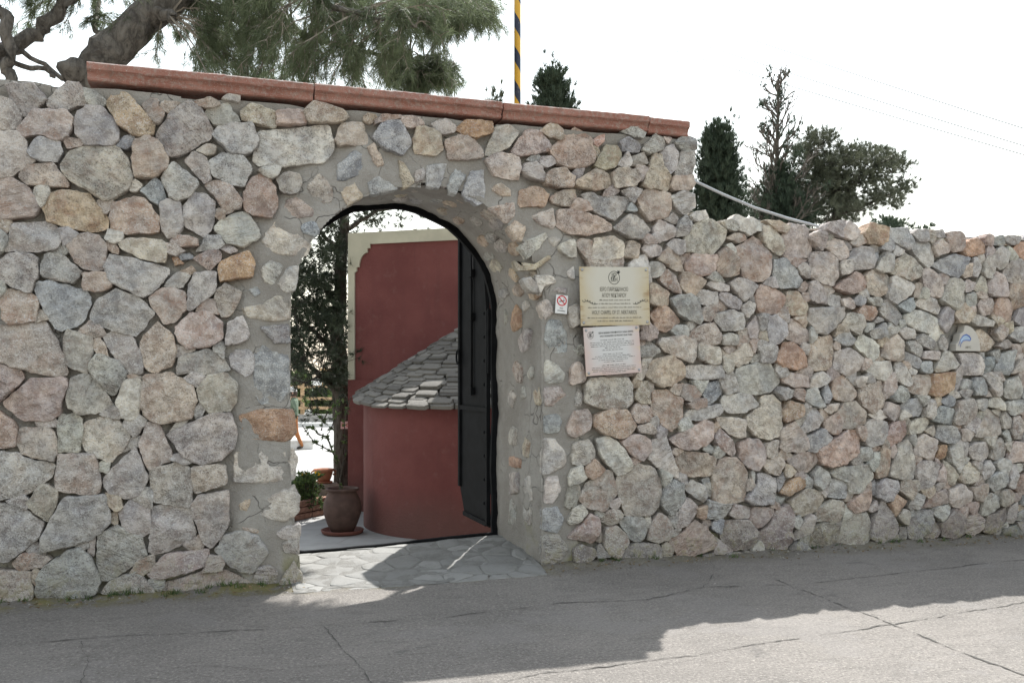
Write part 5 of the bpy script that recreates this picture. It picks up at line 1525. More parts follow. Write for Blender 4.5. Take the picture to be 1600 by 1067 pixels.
for i in range(n):
    d0, d1 = LL*i/n, LL*(i+1)/n
    b = len(fr.v); fr.v += [tuple(LM @ Vector(p)) for p in ((d0, .006, leaf_top(d0)-.05), (d1, .006, leaf_top(d1)-.05), (d1, .006, leaf_top(d1)), (d0, .006, leaf_top(d0)), (d0, .030, leaf_top(d0)-.05), (d1, .030, leaf_top(d1)-.05), (d1, .030, leaf_top(d1)), (d0, .030, leaf_top(d0)))]
    fr.f += [tuple(b+k for k in q) for q in ((4,5,6,7),(0,1,5,4),(2,3,7,6))]
fr.build('leaf_border', M['iron'], lf)
br = MB(); br.tube([LM @ Vector((LL*.52, .022, 1.30)), LM @ Vector((LL*.52, .022, 2.72))], 0.011, 10); br.build('bolt_rod', M['iron'], lf, True)
for z in (1.34, 2.02, 2.42):
    MB().box(LL*.52-.05, LL*.52+.05, .006, .045, z-.035, z+.035, LM).build('bolt_bracket', M['iron'], lf, bevel=.004)
rg = MB(); rg.tube([LM @ Vector((LL-.05 + .05*math.cos(a)-.02, .05, 1.66 + .065*math.sin(a))) for a in [i*6.283/16 for i in range(17)]], 0.009, 8, False); rg.build('ring_handle', M['iron'], lf, True)
for i in range(9):
    z = 0.35 + i * 0.21; o = MB().lathe([(0.016, 0), (0.014, .008), (0.007, .013), (0.0, .014)], 10).build('rivet', M['iron'], lf, True)
    o.matrix_local = Matrix.Translation(LM @ Vector((0.13, .006, z))) @ Matrix.Rotation(math.atan2(ld.y, ld.x), 4, 'Z') @ Matrix.Rotation(math.radians(-90), 4, 'X')
MB().box(2.125, 2.165, DEPTH + .046, DEPTH + .075, 1.50, 2.06).build('streak_blocker', M['iron'], gate)  # added strip closing the upper hinge gap to shorten the sun streak
for z in (0.45, 1.85):
    MB().tube([(LH.x + .012, LH.y - .03, z), (LH.x + .012, LH.y - .03, z + .13)], 0.016, 10).build('hinge', M['iron'], gate, True)

# ------------------------------------------------------------------ plaques and signs
def text_mesh(s, size, mat, parent, name, x, z, y=-0.0015, align='CENTER', sx=1.0, shear=0.0, ext=0.0004, width=None):
    cu = bpy.data.curves.new('t', 'FONT'); cu.body = s; cu.size = size; cu.align_x = align; cu.align_y = 'CENTER'; cu.extrude = ext; cu.resolution_u = 2; cu.shear = shear
    to = bpy.data.objects.new('t', cu); C.objects.link(to); bpy.context.view_layer.update()
    me = bpy.data.meshes.new_from_object(to.evaluated_get(bpy.context.evaluated_depsgraph_get())); bpy.data.objects.remove(to)
    me.name = name
    if width: xs_ = [q.co.x for q in me.vertices]; sx = width / (max(xs_) - min(xs_))
    me.transform(Matrix.Rotation(math.radians(90), 4, 'X') @ Matrix.Diagonal((sx, 1, 1, 1))); o = link(name, me, mat, parent); o.location = (x, y, z); return o
def ribbon(pts, w, y, mat, parent, name, closed=False):
    v = []; f = []; n = len(pts)
    for i in range(n):
        a = Vector(pts[(i-1) % n] if closed or i else pts[0]); b = Vector(pts[(i+1) % n] if closed or i < n-1 else pts[-1]); d = (b - a).normalized(); s = Vector((-d.y, d.x)) * ((w[i] if hasattr(w, '__len__') else w) / 2); p = Vector(pts[i])
        v += [(p.x + s.x, y, p.y + s.y), (p.x - s.x, y, p.y - s.y)]
    for i in range(n if closed else n-1): j = (i+1) % n; f.append((2*i, 2*i+1, 2*j+1, 2*j))
    return link(name, mesh(name, v, f), mat, parent)
M['ink'] = plain('sign_ink', (0.045, 0.05, 0.045), 0.6); M['ink_soft'] = plain('sign_ink_soft', (0.16, 0.15, 0.12), 0.6)
def plate_material(name, mid, edge, sx, sz, alt=None):
    k = NT(name); v = k.coord(); p = k.sep(v)
    e = k.math('MAXIMUM', k.math('ABSOLUTE', k.math('MULTIPLY', p[0], 1/sx)), k.math('MULTIPLY', k.math('ADD', k.math('MULTIPLY', p[2], -1/sz), 0.25), 0.8))
    e = k.math('ADD', e, k.math('MULTIPLY', k.math('SUBTRACT', k.noise(v, 5.0, 3), 0.5), 0.7))
    c = k.mix(k.ramp(e, 0.40, 1.25), mid, edge)
    if alt: c = k.mix(k.math('MULTIPLY', k.ramp(k.noise(k.mapv(v, (1, 1, 3)), 6.0, 3), 0.52, 0.66), k.ramp(e, 0.7, 1.05)), c, alt)
    k.b.inputs['Specular IOR Level'].default_value = 0.5
    return k.fin(c, 0.35)
def plaque(name, label, cx, cz, w, h, rot, mat, y=-0.112, th=0.010):
    t = thing(name, label, 'plaque', (cx, y, cz)); t.rotation_euler = (0, -math.radians(rot), 0)
    b = MB().box(-w/2, w/2, 0, th, -h/2, h/2).build('plate', mat, t, bevel=0.0015); return t
def screw(par, x, z):
    o = MB().lathe([(0.011, 0), (0.010, .004), (0.004, .006), (0, .006)], 12).build('screw', M['steel'], par, True); o.rotation_euler = (math.radians(90), 0, 0); o.location = (x, 0, z)
g1 = plaque('chapel_plaque', 'yellowish metal plaque with black Greek lettering and round emblem, beside the gateway', 2.832, 2.090, 0.582, 0.452, 1.8, plate_material('brass_print', (0.53, 0.505, 0.435), (0.46, 0.37, 0.21), 0.29, 0.226, (0.33, 0.23, 0.12)))
for sx in (-1, 1):
    for sz in (-1, 1): screw(g1, sx * .268, sz * .203)
def emblem(par, x, z, r, mat):
    ribbon([(x + r*.92*math.cos(a), z + r*math.sin(a)) for a in [i*6.283/40 for i in range(40)]], r*.09, -0.001, mat, par, 'emblem_ring', True)
    text_mesh('ΙΡ', r*1.05, mat, par, 'emblem_letters', x, z + r*.28, sx=0.95); text_mesh('ΜΗ', r*1.0, mat, par, 'emblem_letters', x, z - r*.32, sx=0.72)
    for a, l in ((20, .42), (58, .5), (100, .42), (200, .3), (-10, .3)):
        a = math.radians(a); q = (x + r*.70, z + r*.78)
        ribbon([q, (q[0] + r*l*.5*math.cos(a), q[1] + r*l*.5*math.sin(a)), (q[0] + r*l*math.cos(a), q[1] + r*l*math.sin(a))], [r*.13, r*.16, r*.01], -0.0012, mat, par, 'emblem_bird')
emblem(g1, -0.005, 0.142, 0.050, M['ink'])
text_mesh('ΙΕΡΟ ΠΑΡΕΚΚΛΗCΙΟ', 0.044, M['ink_soft'], g1, 'lettering', -0.008, 0.052, width=.235); text_mesh('ΑΓΙΟΥ ΝΕΚΤΑΡΙΟΥ', 0.044, M['ink_soft'], g1, 'lettering', -0.008, 0.005, width=.205)
text_mesh('HOLY CHAPEL OF ST. NEKTARIOS', 0.044, M['ink_soft'], g1, 'lettering', -0.01, -0.126, width=.375)
def small_print(par, x, z, w, mat, hh=0.0035):
    """a line of print too fine to read: word-length strokes of uneven height"""
    v = []; f = []; q = x - w/2
    while q < x + w/2:
        L = random.uniform(0.012, 0.045); L = min(L, x + w/2 - q); e = q
        while e < q + L - 0.002:
            l = random.uniform(0.0025, 0.006); h0 = hh * random.choice([.55, .6, .6, 1.0]); b = len(v); v += [(e, -.001, z - hh*.45), (e + l*.8, -.001, z - hh*.45), (e + l*.8, -.001, z - hh*.45 + h0), (e, -.001, z - hh*.45 + h0)]; f.append((b, b+1, b+2, b+3)); e += l
        q += L + 0.006
    if f: link('small_print', mesh('small_print', v, f), mat, par)
for z, w in ((-.030, .26), (-.057, .27), (-.086, .45), (-.166, .46), (-.191, .30)): small_print(g1, -0.005, z, w, M['ink_soft'], .009)
for sx in (-1, 1):
    st = [(sx*(.265 - .02*i), -0.046 + 0.010*math.sin(i*1.1) - .002*i) for i in range(6)]
    ribbon(st, 0.0018, -0.001, M['ink'], g1, 'olive_branch')
    for i, (x, z) in enumerate(st):
        for q in (1, -1):
            a = math.radians(90 + q*50 + sx*20); ribbon([(x, z), (x + .010*math.cos(a), z + .010*math.sin(a)), (x + .021*math.cos(a), z + .021*math.sin(a))], [.001, .006, .001], -0.0011, M['ink'], g1, 'olive_leaf')
g2 = plaque('monastery_plaque', 'white plaque with pinkish edges and small dark text, below the yellowish plaque', 2.815, 1.672, 0.466, 0.372, 4.0, plate_material('pink_print', (0.58, 0.575, 0.57), (0.56, 0.42, 0.38), 0.225, 0.18, (0.60, 0.48, 0.34)), y=-0.106)
for sx in (-1, 1):
    for sz in (-1, 1): screw(g2, sx * .212, sz * .164)
emblem(g2, -.178, .125, .026, M['ink'])
text_mesh('ΙΕΡΑ ΜΟΝΗ ΠΡΟΦΗΤΟΥ ΗΛΙΑ ΘΗΡΑ', 0.0195, M['ink'], g2, 'lettering', 0.036, 0.137, sx=0.86); text_mesh('HOLY MONASTERY OF PROPHET ELIAS THIRA', 0.0165, M['ink'], g2, 'lettering', 0.036, 0.113, sx=0.80)
for z, w in ((.083, .20), (.066, .37), (.051, .37), (.036, .36), (.021, .13), (.005, .18), (-.026, .17), (-.041, .30), (-.055, .36), (-.070, .25), (-.085, .16), (-.112, .20), (-.127, .37), (-.141, .37), (-.155, .35), (-.168, .2)): small_print(g2, 0.0, z, w, M['ink'], .0052)
g3 = plaque('no_smoking_sign', 'small white no smoking sign with red ring, on mortar left of the yellowish plaque', 2.417, 2.022, 0.098, 0.142, -4.0, plain('sign_white', (0.72, 0.72, 0.71), 0.4, var=.03), y=-0.040, th=0.004)
M['sign_red'] = plain('sign_red', (0.55, 0.03, 0.04), 0.5)
ribbon([(.036*math.cos(a), .028 + .036*math.sin(a)) for a in [i*6.283/32 for i in range(32)]], .009, -.001, M['sign_red'], g3, 'ban_ring', True)
ribbon([(-.024, .052), (.024, .004)], .008, -.0018, M['sign_red'], g3, 'ban_bar')
ribbon([(-.020, .020), (.022, .031)], .007, -.001, M['ink'], g3, 'cigarette'); ribbon([(.018, .036), (.012, .045), (.020, .050)], .003, -.001, M['ink'], g3, 'smoke')
text_mesh('NO', .017, M['ink'], g3, 'lettering', 0, -.030); text_mesh('SMOKING', .014, M['ink'], g3, 'lettering', 0, -.050)
g4 = thing('wall_tile', 'round-topped cream tile with a blue swoosh, set among stones of the lower wall', 'tile', (6.285, -0.060, 1.700)); g4.rotation_euler = (0, 0, 0)
pp = [(-.135, 0), (.140, 0)] + [(.14*math.cos(a) * 1.0 - .02*(1-math.cos(a)), .228*math.sin(a)) for a in [math.radians(q) for q in range(8, 97, 8)]] + [(-.035, .225), (-.05, .17), (-.085, .15), (-.10, .09), (-.13, .06)]
MB().prism(pp, 0.0, 0.08).build('tile_body', plain('tile_glaze', (0.47, 0.445, 0.40), 0.5, var=.06, sc=6), g4, bevel=.003)
M['blue'] = plain('tile_blue', (0.05, 0.10, 0.36), .4); M['pale_blue'] = plain('tile_pale_blue', (0.36, 0.47, 0.60), .4)
sw = [(-.108, .045), (-.085, .10), (-.055, .135), (-.02, .146), (.012, .132), (.030, .108), (.020, .094), (-.02, .096), (-.055, .092), (-.080, .066), (-.088, .03)]
v = [(x, -.0012, z) for x, z in sw[1:10]]; link('swoosh_fill', mesh('swoosh_fill', v, [tuple(range(9))]), M['pale_blue'], g4)
ribbon(sw, [.004, .006, .009, .012, .012, .011, .010, .007, .007, .006, .003], -.0022, M['blue'], g4, 'swoosh')
text_mesh('ABTC', .030, M['ink_soft'], g4, 'lettering', .002, .032, sx=.85)

# ------------------------------------------------------------------ chapel behind the gate
BO = Vector((1.617, 6.569, 0)); U = Vector((0.8291, -0.5583, 0)).normalized(); NB = Vector((U.y, -U.x, 0))   # NB: out of the wall towards the gate
BM = Matrix(((U.x, -NB.x, 0, BO.x), (U.y, -NB.y, 0, BO.y), (0, 0, 1, 0), (0, 0, 0, 1)))                          # local x along, local -y outwards
chapel = thing('red_chapel', 'dark red chapel with cream trim and a round apse, beyond the gateway', 'building', BO)
def inb(o): o.matrix_parent_inverse = chapel.matrix_world.inverted(); return o
bpy.context.view_layer.update(); PINV = Matrix.Translation(-BO)
TOPZ = 3.53
w = MB().box(0.03, 4.2, 0.0, 3.2, -0.5, TOPZ - .03, PINV @ BM); w.build('wall', M['red'], chapel); MB().box(2.05, 4.2, 0.04, 3.2, TOPZ + .02, 4.75, PINV @ BM).build('added_shade_block', M['red'], chapel)  # second box: unseen block added to cast shade on the apse roof
MB().box(0.0, 4.2, -0.035, 0.0, -0.5, 1.44, PINV @ BM).box(0.0, 0.03, 0.0, 3.2, -.5, 1.44, PINV @ BM).build('plinth', M['red'], chapel)
arc = [(0.34 - 0.035 - 0.13*math.sin(a), TOPZ - .27 - .205*(1 - math.cos(a))) for a in [math.radians(q) for q in range(0, 91, 10)]]
trim = [(0, 1.442), (0, TOPZ), (4.2, TOPZ), (4.2, TOPZ-.15), (0.345, TOPZ-.15), (0.345, TOPZ-.21), (0.305, TOPZ-.21), (0.305, TOPZ-.27)] + arc[1:] + [(0.135, TOPZ-.475), (0.135, TOPZ-.53), (0.10, TOPZ-.555), (0.10, 1.442)]
MB().prism(trim, -0.03, 0.0, PINV @ BM).build('trim', M['cream'], chapel)
MB().box(0.0, 4.2, -0.03, 3.2, TOPZ, TOPZ+.02, PINV @ BM).box(-.0, .028, 0.002, 3.2, 1.45, TOPZ, PINV @ BM).build('parapet_cap', M['cream'], chapel)
# apse: stilted half drum with a slate half cone
AC = Vector((3.10, 5.06, 0)); AR = 1.47
seg = 48; v = []; f = []
APX = 2.22; EV = 1.58
def cone(phi, s):
    """phi 0 left .. pi right, s 0 eave .. 1 apex"""
    r = EV * (1 - s); ez = 1.10 + 0.20 * (1 - math.sin(phi)) ** 1.3
    p = AC + U * (-r * math.cos(phi)) + NB * (r * math.sin(phi)); return Vector((p.x, p.y, lerp(ez, APX, s)))
for zz in (-0.6, 1.30):
    for i in range(seg+1):
        a = math.pi * i / seg; z = zz if zz < 0 else cone(a, .07).z - .045; p = AC + U * (-AR * math.cos(a)) + NB * (AR * math.sin(a)); v.append((p.x, p.y, z))
    for q in (1, -1):
        p = AC + U * (AR * q) - NB * 1.4; v.append((p.x, p.y, z))
k = seg + 3
for i in range(seg+2): f.append((i, i+1, k+i+1, k+i))
o = link('apse', mesh('apse', [(a - BO.x, b - BO.y, c) for a, b, c in v], f), M['red'], chapel)
for pz in o.data.polygons: pz.use_smooth = True
o.data.set_sharp_from_angle(angle=0.5)
v = []; f = []
for i in range(33):
    phi = lerp(-0.25, math.pi + .25, i / 32)
    for s in (0.03, 0.5, 1.0): v.append(cone(phi, s) - BO - Vector((0, 0, 0.035)))
for i in range(32):
    for q in range(2): f.append((i*3+q, (i+1)*3+q, (i+1)*3+q+1, i*3+q+1))
roof = link('apse_roof', mesh('apse_roof', v, f, True), M['slate'], chapel)
var = []
for q in range(8):
    sd = q * 7.7; R = []
    for i in range(12):
        a = 6.283 * (i + .5) / 12; ca, sa = math.cos(a), math.sin(a); e = (abs(ca)**6 + abs(sa)**6) ** (-1/6); R.append((0.5*ca*e*(1 + .10*noise.noise((ca*2, sa*2, sd))), 0.5*sa*e*(1 + .14*noise.noise((ca*2, sa*2, sd+3)))))
    v = [(x, y, 0) for x, y in R] + [(x*.96, y*.96, 1) for x, y in R] + [(x*.55, y*.55, 1.1) for x, y in R]; f = [tuple(range(24, 36)), tuple(reversed(range(12)))] + [(r*12+i, r*12+(i+1) % 12, (r+1)*12+(i+1) % 12, (r+1)*12+i) for r in range(2) for i in range(12)]
    me = mesh('slate', v, f); me.materials.append(M['slate']); var.append(me)
rows = 26; cnt = 0
for r in range(rows):
    s = r / rows + random.uniform(-.004, .004); rad = EV * (1 - s); sp = math.pi + 0.3; nn = max(3, int(rad * sp / random.uniform(.24, .32))); ph = -0.15 + random.uniform(0, .1)
    for i in range(nn):
        phi = ph + sp * (i + .5) / nn * .98
        if phi > 2.7: continue
        j = random.uniform(-.010, .010); a, b = cone(phi, s + j - .008), cone(phi, s + j + .1); up = (b - a).normalized(); sd = (cone(phi + .01, s) - cone(phi - .01, s)).normalized(); nm = sd.cross(up)
        if nm.z < 0: nm = -nm
        ang = random.uniform(-.05, .05); sd2 = (sd * math.cos(ang) + up * math.sin(ang)); up2 = nm.cross(sd2).normalized(); lift = random.uniform(.15, .50); up3 = (up2 - nm * lift * .5).normalized(); nm2 = sd2.cross(up3).normalized()
        if nm2.z < 0: nm2 = -nm2
        W = rad * sp / nn * random.uniform(.80, 1.04); Lg = random.uniform(.095, .13); T = random.uniform(.026, .050); c = a + up3 * (Lg * .40) + nm * random.uniform(0, .010) - BO
        o = bpy.data.objects.new('slate', var[random.randrange(8)]); C.objects.link(o); o.parent = roof
        o.matrix_local = Matrix(((sd2.x*W, up3.x*Lg, nm2.x*T, c.x), (sd2.y*W, up3.y*Lg, nm2.y*T, c.y), (sd2.z*W, up3.z*Lg, nm2.z*T, c.z), (0, 0, 0, 1))); cnt += 1

# ------------------------------------------------------------------ vegetation tools
def spikes(P, Dr, n, L, w, spread, grav=0.0, tipw=0.15):
    """n thin tapering leaves (one triangle each) from every point P along its direction Dr"""
    P = np.repeat(np.asarray(P, np.float32), n, 0); Dr = np.repeat(np.asarray(Dr, np.float32), n, 0); m = len(P)
    d = Dr + np.random.normal(0, spread, (m, 3)).astype(np.float32); d[:, 2] -= grav; d /= np.linalg.norm(d, axis=1)[:, None] + 1e-6
    s = np.cross(d, np.random.normal(0, 1, (m, 3)).astype(np.float32)); s /= np.linalg.norm(s, axis=1)[:, None] + 1e-6
    l = (L * np.random.uniform(.65, 1.25, (m, 1))).astype(np.float32); P = P + np.random.normal(0, L * .10, (m, 3)).astype(np.float32)
    v = np.empty((m, 3, 3), np.float32); v[:, 0] = P - s * w / 2; v[:, 1] = P + s * w / 2; v[:, 2] = P + d * l
    return v.reshape(-1, 3)
def spray_obj(name, arrs, mat, parent):
    v = np.concatenate(arrs); t = np.arange(len(v), dtype=np.int32).reshape(-1, 3); return link(name, tri_mesh(name, v, t), mat, parent)
def wig(pts, amp, n):
    """resample a polyline with a natural wobble"""
    out = []; sd = random.random() * 90
    for a, b in zip(pts[:-1], pts[1:]):
        for i in range(n): out.append(Vector(a).lerp(Vector(b), i / n))
    out.append(Vector(pts[-1]))
    return [p + Vector((noise.noise((i*.45, sd, 0)), noise.noise((i*.45, sd, 5)), noise.noise((i*.45, sd, 9)))) * amp * min(1, i/2) for i, p in enumerate(out)]
def taper(n, a, b, pw=1.0): return [lerp(a, b, (i/(n-1))**pw) for i in range(n)]

# ------------------------------------------------------------------ big pine over the wall
pine = thing('pine_tree', 'big leaning pine with grey trunk and drooping needles above the gateway wall', 'tree', (-1.55, 2.95, -.45)); PL = Vector(pine.location)
def sub(pts): return [Vector(p) - PL for p in pts]
tr = wig([PL, (-1.5, 2.85, 2.2), at(128, 150, 8.5), at(165, 85, 8.5), at(215, 40, 8.6), at(262, 2, 8.7), at(330, -60, 8.9), at(410, -160, 9.1), at(470, -300, 9.3)], .05, 5)
tk = MB(); nT = len(tr); rad = [0.30 * (1.0 if i < 13 else 1.0) for i in range(nT)]
for i in range(nT):
    q = i / (nT - 1); rad[i] = 0.185 - 0.030*sstep(.3, .6, q) - .10*sstep(.65, 1, q)
tk.tube(sub(tr), rad, 16, True, .07)
tk.build('trunk', M['bark'], pine, True)
bl = MB(); c = at(118, 112, 8.35) - PL; vv = []
for i in range(9):
    for j in range(14):
        a, b = math.pi * i / 8, 6.283 * j / 14; r = .13 * (1 + .35*noise.noise((i*.7, j*.7, 2)) + .25*noise.noise((i*2, j*2, 8))); bl.v.append((c.x + r*1.15*math.sin(a)*math.cos(b), c.y + r*math.sin(a)*math.sin(b), c.z + r*.9*math.cos(a)))
for i in range(8):
    for j in range(14): bl.f.append((i*14+j, i*14+(j+1) % 14, (i+1)*14+(j+1) % 14, (i+1)*14+j))
bl.build('burl', M['bark'], pine, True)
limbs = [
 ([at(300,-35,8.8), at(420,-60,8.7), at(560,-45,8.8), at(690,-12,9.0), at(760,0,9.2)], .075, .010),
 ([at(262,2,8.7), at(330,12,9.2), at(430,45,9.6), at(540,75,9.8), at(660,98,9.9), at(705,118,9.9)], .055, .006),
 ([at(330,-60,8.9), at(440,-20,8.3), at(560,20,8.1), at(650,40,8.1)], .06, .006),
 ([at(240,18,8.6), at(262,24,8.5), at(272,27,8.45)], .055, .045),
 ([at(-60,130,8.0), at(0,86,8.1), at(58,50,8.3), at(95,18,8.4), at(130,-40,8.5), at(170,-120,8.6)], .075, .055),
 ([at(-80,60,7.9), at(-10,92,8.0), at(45,105,8.1), at(88,120,8.2)], .03, .022),
 ([at(-60,-20,8.0), at(5,20,8.0), at(12,90,8.0), at(22,140,8.0)], .06, .05),
 ([at(-20,70,8.2), at(40,86,8.2), at(92,121,8.2)], .028, .02),
 ([at(262,2,8.7), at(240,-60,8.9), at(190,-150,9.2), at(120,-240,9.4)], .09, .03),
 ([at(165,85,8.5), at(150,40,8.8), at(150,-10,9.2), at(120,-80,9.4)], .03, .015),
]
LP = []
for pts, a, b in limbs:
    p = wig(pts, .06, 6); MB().tube(sub(p), taper(len(p), a, b), 8, True, .06).build('limb', M['bark'], pine, True); LP.append(p)
allp = [(q, i) for i, p in enumerate(LP) for q in p]
def region():
    while True:
        r = random.random()
        if r < 0.78:
            x = random.uniform(325, 772); y = random.uniform(-60, 140); lim = 138 if x < 520 else 128 if x < 610 else 108
            if x > 690: lim = lerp(62, -10, (x-690)/80) if x < 770 else -20
            if y < -12 and x > 585: continue
            if 640 < x < 715 and 105 < y < 138: return x, y, random.uniform(9.4, 10.2)
            if y > lim: continue
            if 560 < x < 690 and 62 < y < 98 and random.random() < .6: continue
            return x, y, random.uniform(7.9, 10.4)
        if r < 0.83: return random.uniform(225, 335), random.uniform(-40, 118) if random.random() < .5 else random.uniform(-40, 40), random.uniform(8.6, 10.0)
        if r < 0.89: return random.uniform(-80, 190), random.uniform(-80, 40), random.uniform(7.8, 9.5)
        y = random.uniform(-330, -60); return random.uniform(-100, 440 if y < -120 else 500), y, random.uniform(7.8, 10.6)
tw = MB(); NP = []; ND = []
for i in range(440):
    x, y, t = region()
    if i % 9 == 0: x, y, t = random.uniform(600, 712), random.uniform(95, 136), random.uniform(9.3, 10.1)
    if i % 11 == 0: x, y, t = random.uniform(690, 768), random.uniform(-4, 34), random.uniform(8.6, 9.6)
    e = at(x, y, t)
    cand = [(q - e).length + (0.9 if q.z < e.z - .1 else 0) + random.uniform(0, .5) for q, _ in allp]; a = allp[int(np.argmin(cand))][0]
    if (a - e).length > 2.6: a = e + (a - e).normalized() * 1.3
    mid = (a + e) / 2 + Vector((random.uniform(-.1, .1), random.uniform(-.1, .1), random.uniform(.05, .28))); c = bez(a, mid, e, 9)
    c = [p + Vector((random.uniform(-1, 1), random.uniform(-1, 1), random.uniform(-1, 1))) * .014 for p in c]
    tw.tube(sub(c), taper(9, .011, .0028), 3, False)
    for k in range(4, 9):
        d = (c[min(k+1, 8)] - c[k-1]).normalized(); nb = 2 if k < 8 else 3
        for _ in range(nb):
            o = Vector((random.gauss(0, 1), random.gauss(0, 1), random.gauss(-.3, .8))).normalized(); s = c[k] + (o * .45 + d * .55).normalized() * random.uniform(.03, .20); s.z -= random.uniform(0, .06)
            tw.tube(sub([c[k], (c[k] + s) / 2 + Vector((0, 0, .01)), s]), [.0045, .0035, .002], 3, False)
            NP.append(s - PL); ND.append((s - c[k]).normalized() + Vector((0, 0, -.15))); NP.append((s + c[k]) / 2 - PL); ND.append((s - c[k]).normalized())
tw.build('twigs', M['twig'], pine)
spray_obj('crown', [spikes([tuple(p) for p in NP], [tuple(d) for d in ND], 15, .125, .0050, .52, .12)], M['needle'], pine)

# ------------------------------------------------------------------ dark conifer seen through the arch
def conifer_clump(centers, dirs, n, L, w, spread, grav): return spikes([tuple(p) for p in centers], [tuple(d) for d in dirs], n, L, w, spread, grav)
b0 = at(534, 788, 13.6); b0.z = -.45
dark = thing('conifer_tree', 'dark conifer with bare trunk behind the big clay pot, seen through the arch', 'tree', b0)
tp = wig([b0, at(536, 700, 13.6), at(531, 600, 13.6), at(528, 520, 13.6), at(533, 420, 13.6), at(538, 330, 13.7), at(545, 240, 13.8), at(548, 170, 13.8)], .035, 4)
MB().tube([p - b0 for p in tp], [lerp(.155, .03, (i/(len(tp)-1))**1.1) for i in range(len(tp))], 12, True, .08).build('trunk', M['bark_dark'], dark, True)
tw = MB(); CP = []; CD = []; lm = MB()
specs = [q for q in [((528,612),(488,575),(452,545),.060), ((527,560),(495,520),(440,480),.055), ((529,530),(560,500),(620,480),.045), ((530,480),(500,440),(430,400),.05), ((532,440),(570,400),(640,360),.05), ((534,400),(500,360),(450,330),.045), ((537,360),(590,330),(680,310),.045), ((540,330),(520,290),(470,250),.04), ((542,290),(600,270),(680,240),.04), ((545,250),(560,200),(600,160),.03), ((529,590),(505,585),(470,600),.03), ((535,420),(590,385),(700,350),.04), ((531,505),(480,470),(440,430),.04)] if q[2][0] < 540 or q[2][1] < 335]
for a, m_, e, r in specs:
    t = 13.6; t2 = t + (random.uniform(-1.1, 1.1) if e[0] < 540 else random.uniform(.6, 1.6)); p = wig([at(*a, t), at(*m_, (t+t2)/2), at(*e, t2)], .05, 6); lm.tube([q - b0 for q in p], taper(len(p), r, .008), 7, True, .06)
    for k in range(27):
        q = p[random.randrange(2, len(p))]; s = q + Vector((random.gauss(0, .34), random.gauss(0, .34), random.gauss(.02, .26)))
        if e[0] > 540: s.z = max(s.z, 3.75)
        tw.tube([q - b0, (q+s)/2 - b0 + Vector((0, 0, .04)), s - b0], [.009, .006, .003], 3, False)
        for _ in range(9):
            o = Vector((random.gauss(0, .085), random.gauss(0, .085), random.gauss(0, .06))); CP.append(s + o - b0); CD.append(o.normalized() + Vector((0, 0, -.1)))
for k in range(260):
    x, y = random.uniform(440, 542), random.uniform(330, 600)
    if 480 < x < 520 and 540 < y < 600: continue
    s = at(x, y, random.uniform(12.9, 14.6))
    for _ in range(8):
        o = Vector((random.gauss(0, .08), random.gauss(0, .08), random.gauss(0, .05))); CP.append(s + o - b0); CD.append(o.normalized())
lm.build('limbs', M['bark_dark'], dark, True); tw.build('twigs', M['bark_dark'], dark)
spray_obj('crown', [conifer_clump(CP, CD, 16, .10, .010, .55, .05)], M['needle_dark'], dark)

# ------------------------------------------------------------------ trees beyond the low wall
def column_tree(name, label, foot_px, top_y, half_w, t, mat, dens, bare=False, prof=None, group='trees beyond the lower wall', base_y=352):
    b = at(foot_px, 592 + 1.9*1400/t, t); b.z = -.45; top = at(foot_px, top_y, t); H = top.z - b.z; W = half_w / 1400 * t
    o = thing(name, label, 'tree', b, group=group); tw = MB(); CP = []; CD = []
    MB().tube([(0, 0, 0), (.03, 0, H*.4), (-.02, .02, H*.75), (0, 0, H*.97)], [.13, .09, .05, .012], 9, True, .08).build('trunk', M['bark_dark'], o, True)
    z0 = (at(foot_px, base_y, t).z - b.z) - .6; n = int(dens)
    for i in range(n):
        q = random.random(); z = lerp(z0, H, q); r = W * (prof(q) if prof else (1 - q)**.6)
        if r <= .02: continue
        r *= math.sqrt(random.uniform(.05, 1)); a = random.uniform(0, 6.283)
        r *= 1 + .45 * noise.noise((math.cos(a)*1.6, math.sin(a)*1.6, z*1.3)); s = Vector((r*math.cos(a), r*math.sin(a), z)); st = Vector((0, 0, max(0, z - r * 1.1)))
        if i % 4 == 0: tw.tube([st, (st+s)/2 + Vector((0, 0, -.02*H*.1)), s], [.012, .008, .004], 3, False)
        for _ in range(7):
            g = Vector((random.gauss(0, .10), random.gauss(0, .10), random.gauss(0, .13))); CP.append(s + g); CD.append((g.normalized() * .6 + Vector((0, 0, .8))))
    tw.build('branches', M['bark_dark'], o); spray_obj('crown', [conifer_clump(CP, CD, 17, .12, .013, .42, -.05)], mat, o)
    return o, b, H, W
column_tree('cypress_tree', 'small dense dark cypress just right of the tall wall', 1122, 208, 42, 17.5, M['cypress'], 620, prof=lambda q: (1.0 if q < .35 else 1 - (q-.35)*1.25) if q < .85 else .30)
o, b, H, W = column_tree('cypress_tree', 'tall half dead cypress with bare grey twigs at its top', 1216, 108, 44, 21, M['cypress'], 620, prof=lambda q: 1.05 if q < .30 else max(0.0, .75 - (q - .30) * 5))
tw = MB(); CP = []; CD = []
def bare(base, d, L, r, depth):
    p = [base + d * L * k / 4 + Vector((random.gauss(0, .02), random.gauss(0, .02), random.gauss(0, .02))) * L * k / 2 for k in range(5)]; tw.tube(p, taper(5, r, r*.35), 4, False)
    if depth:
        for k in range(2, 5):
            for _ in range(2):
                nd = (d + Vector((random.gauss(0, .42), random.gauss(0, .42), random.gauss(.25, .25)))).normalized(); bare(p[k], nd, L * random.uniform(.35, .55), r*.5, depth - 1)
    elif random.random() < .03:
        for _ in range(6): CP.append(p[-1] + Vector((random.gauss(0, .06), random.gauss(0, .06), random.gauss(0, .06)))); CD.append((0, 0, 1))
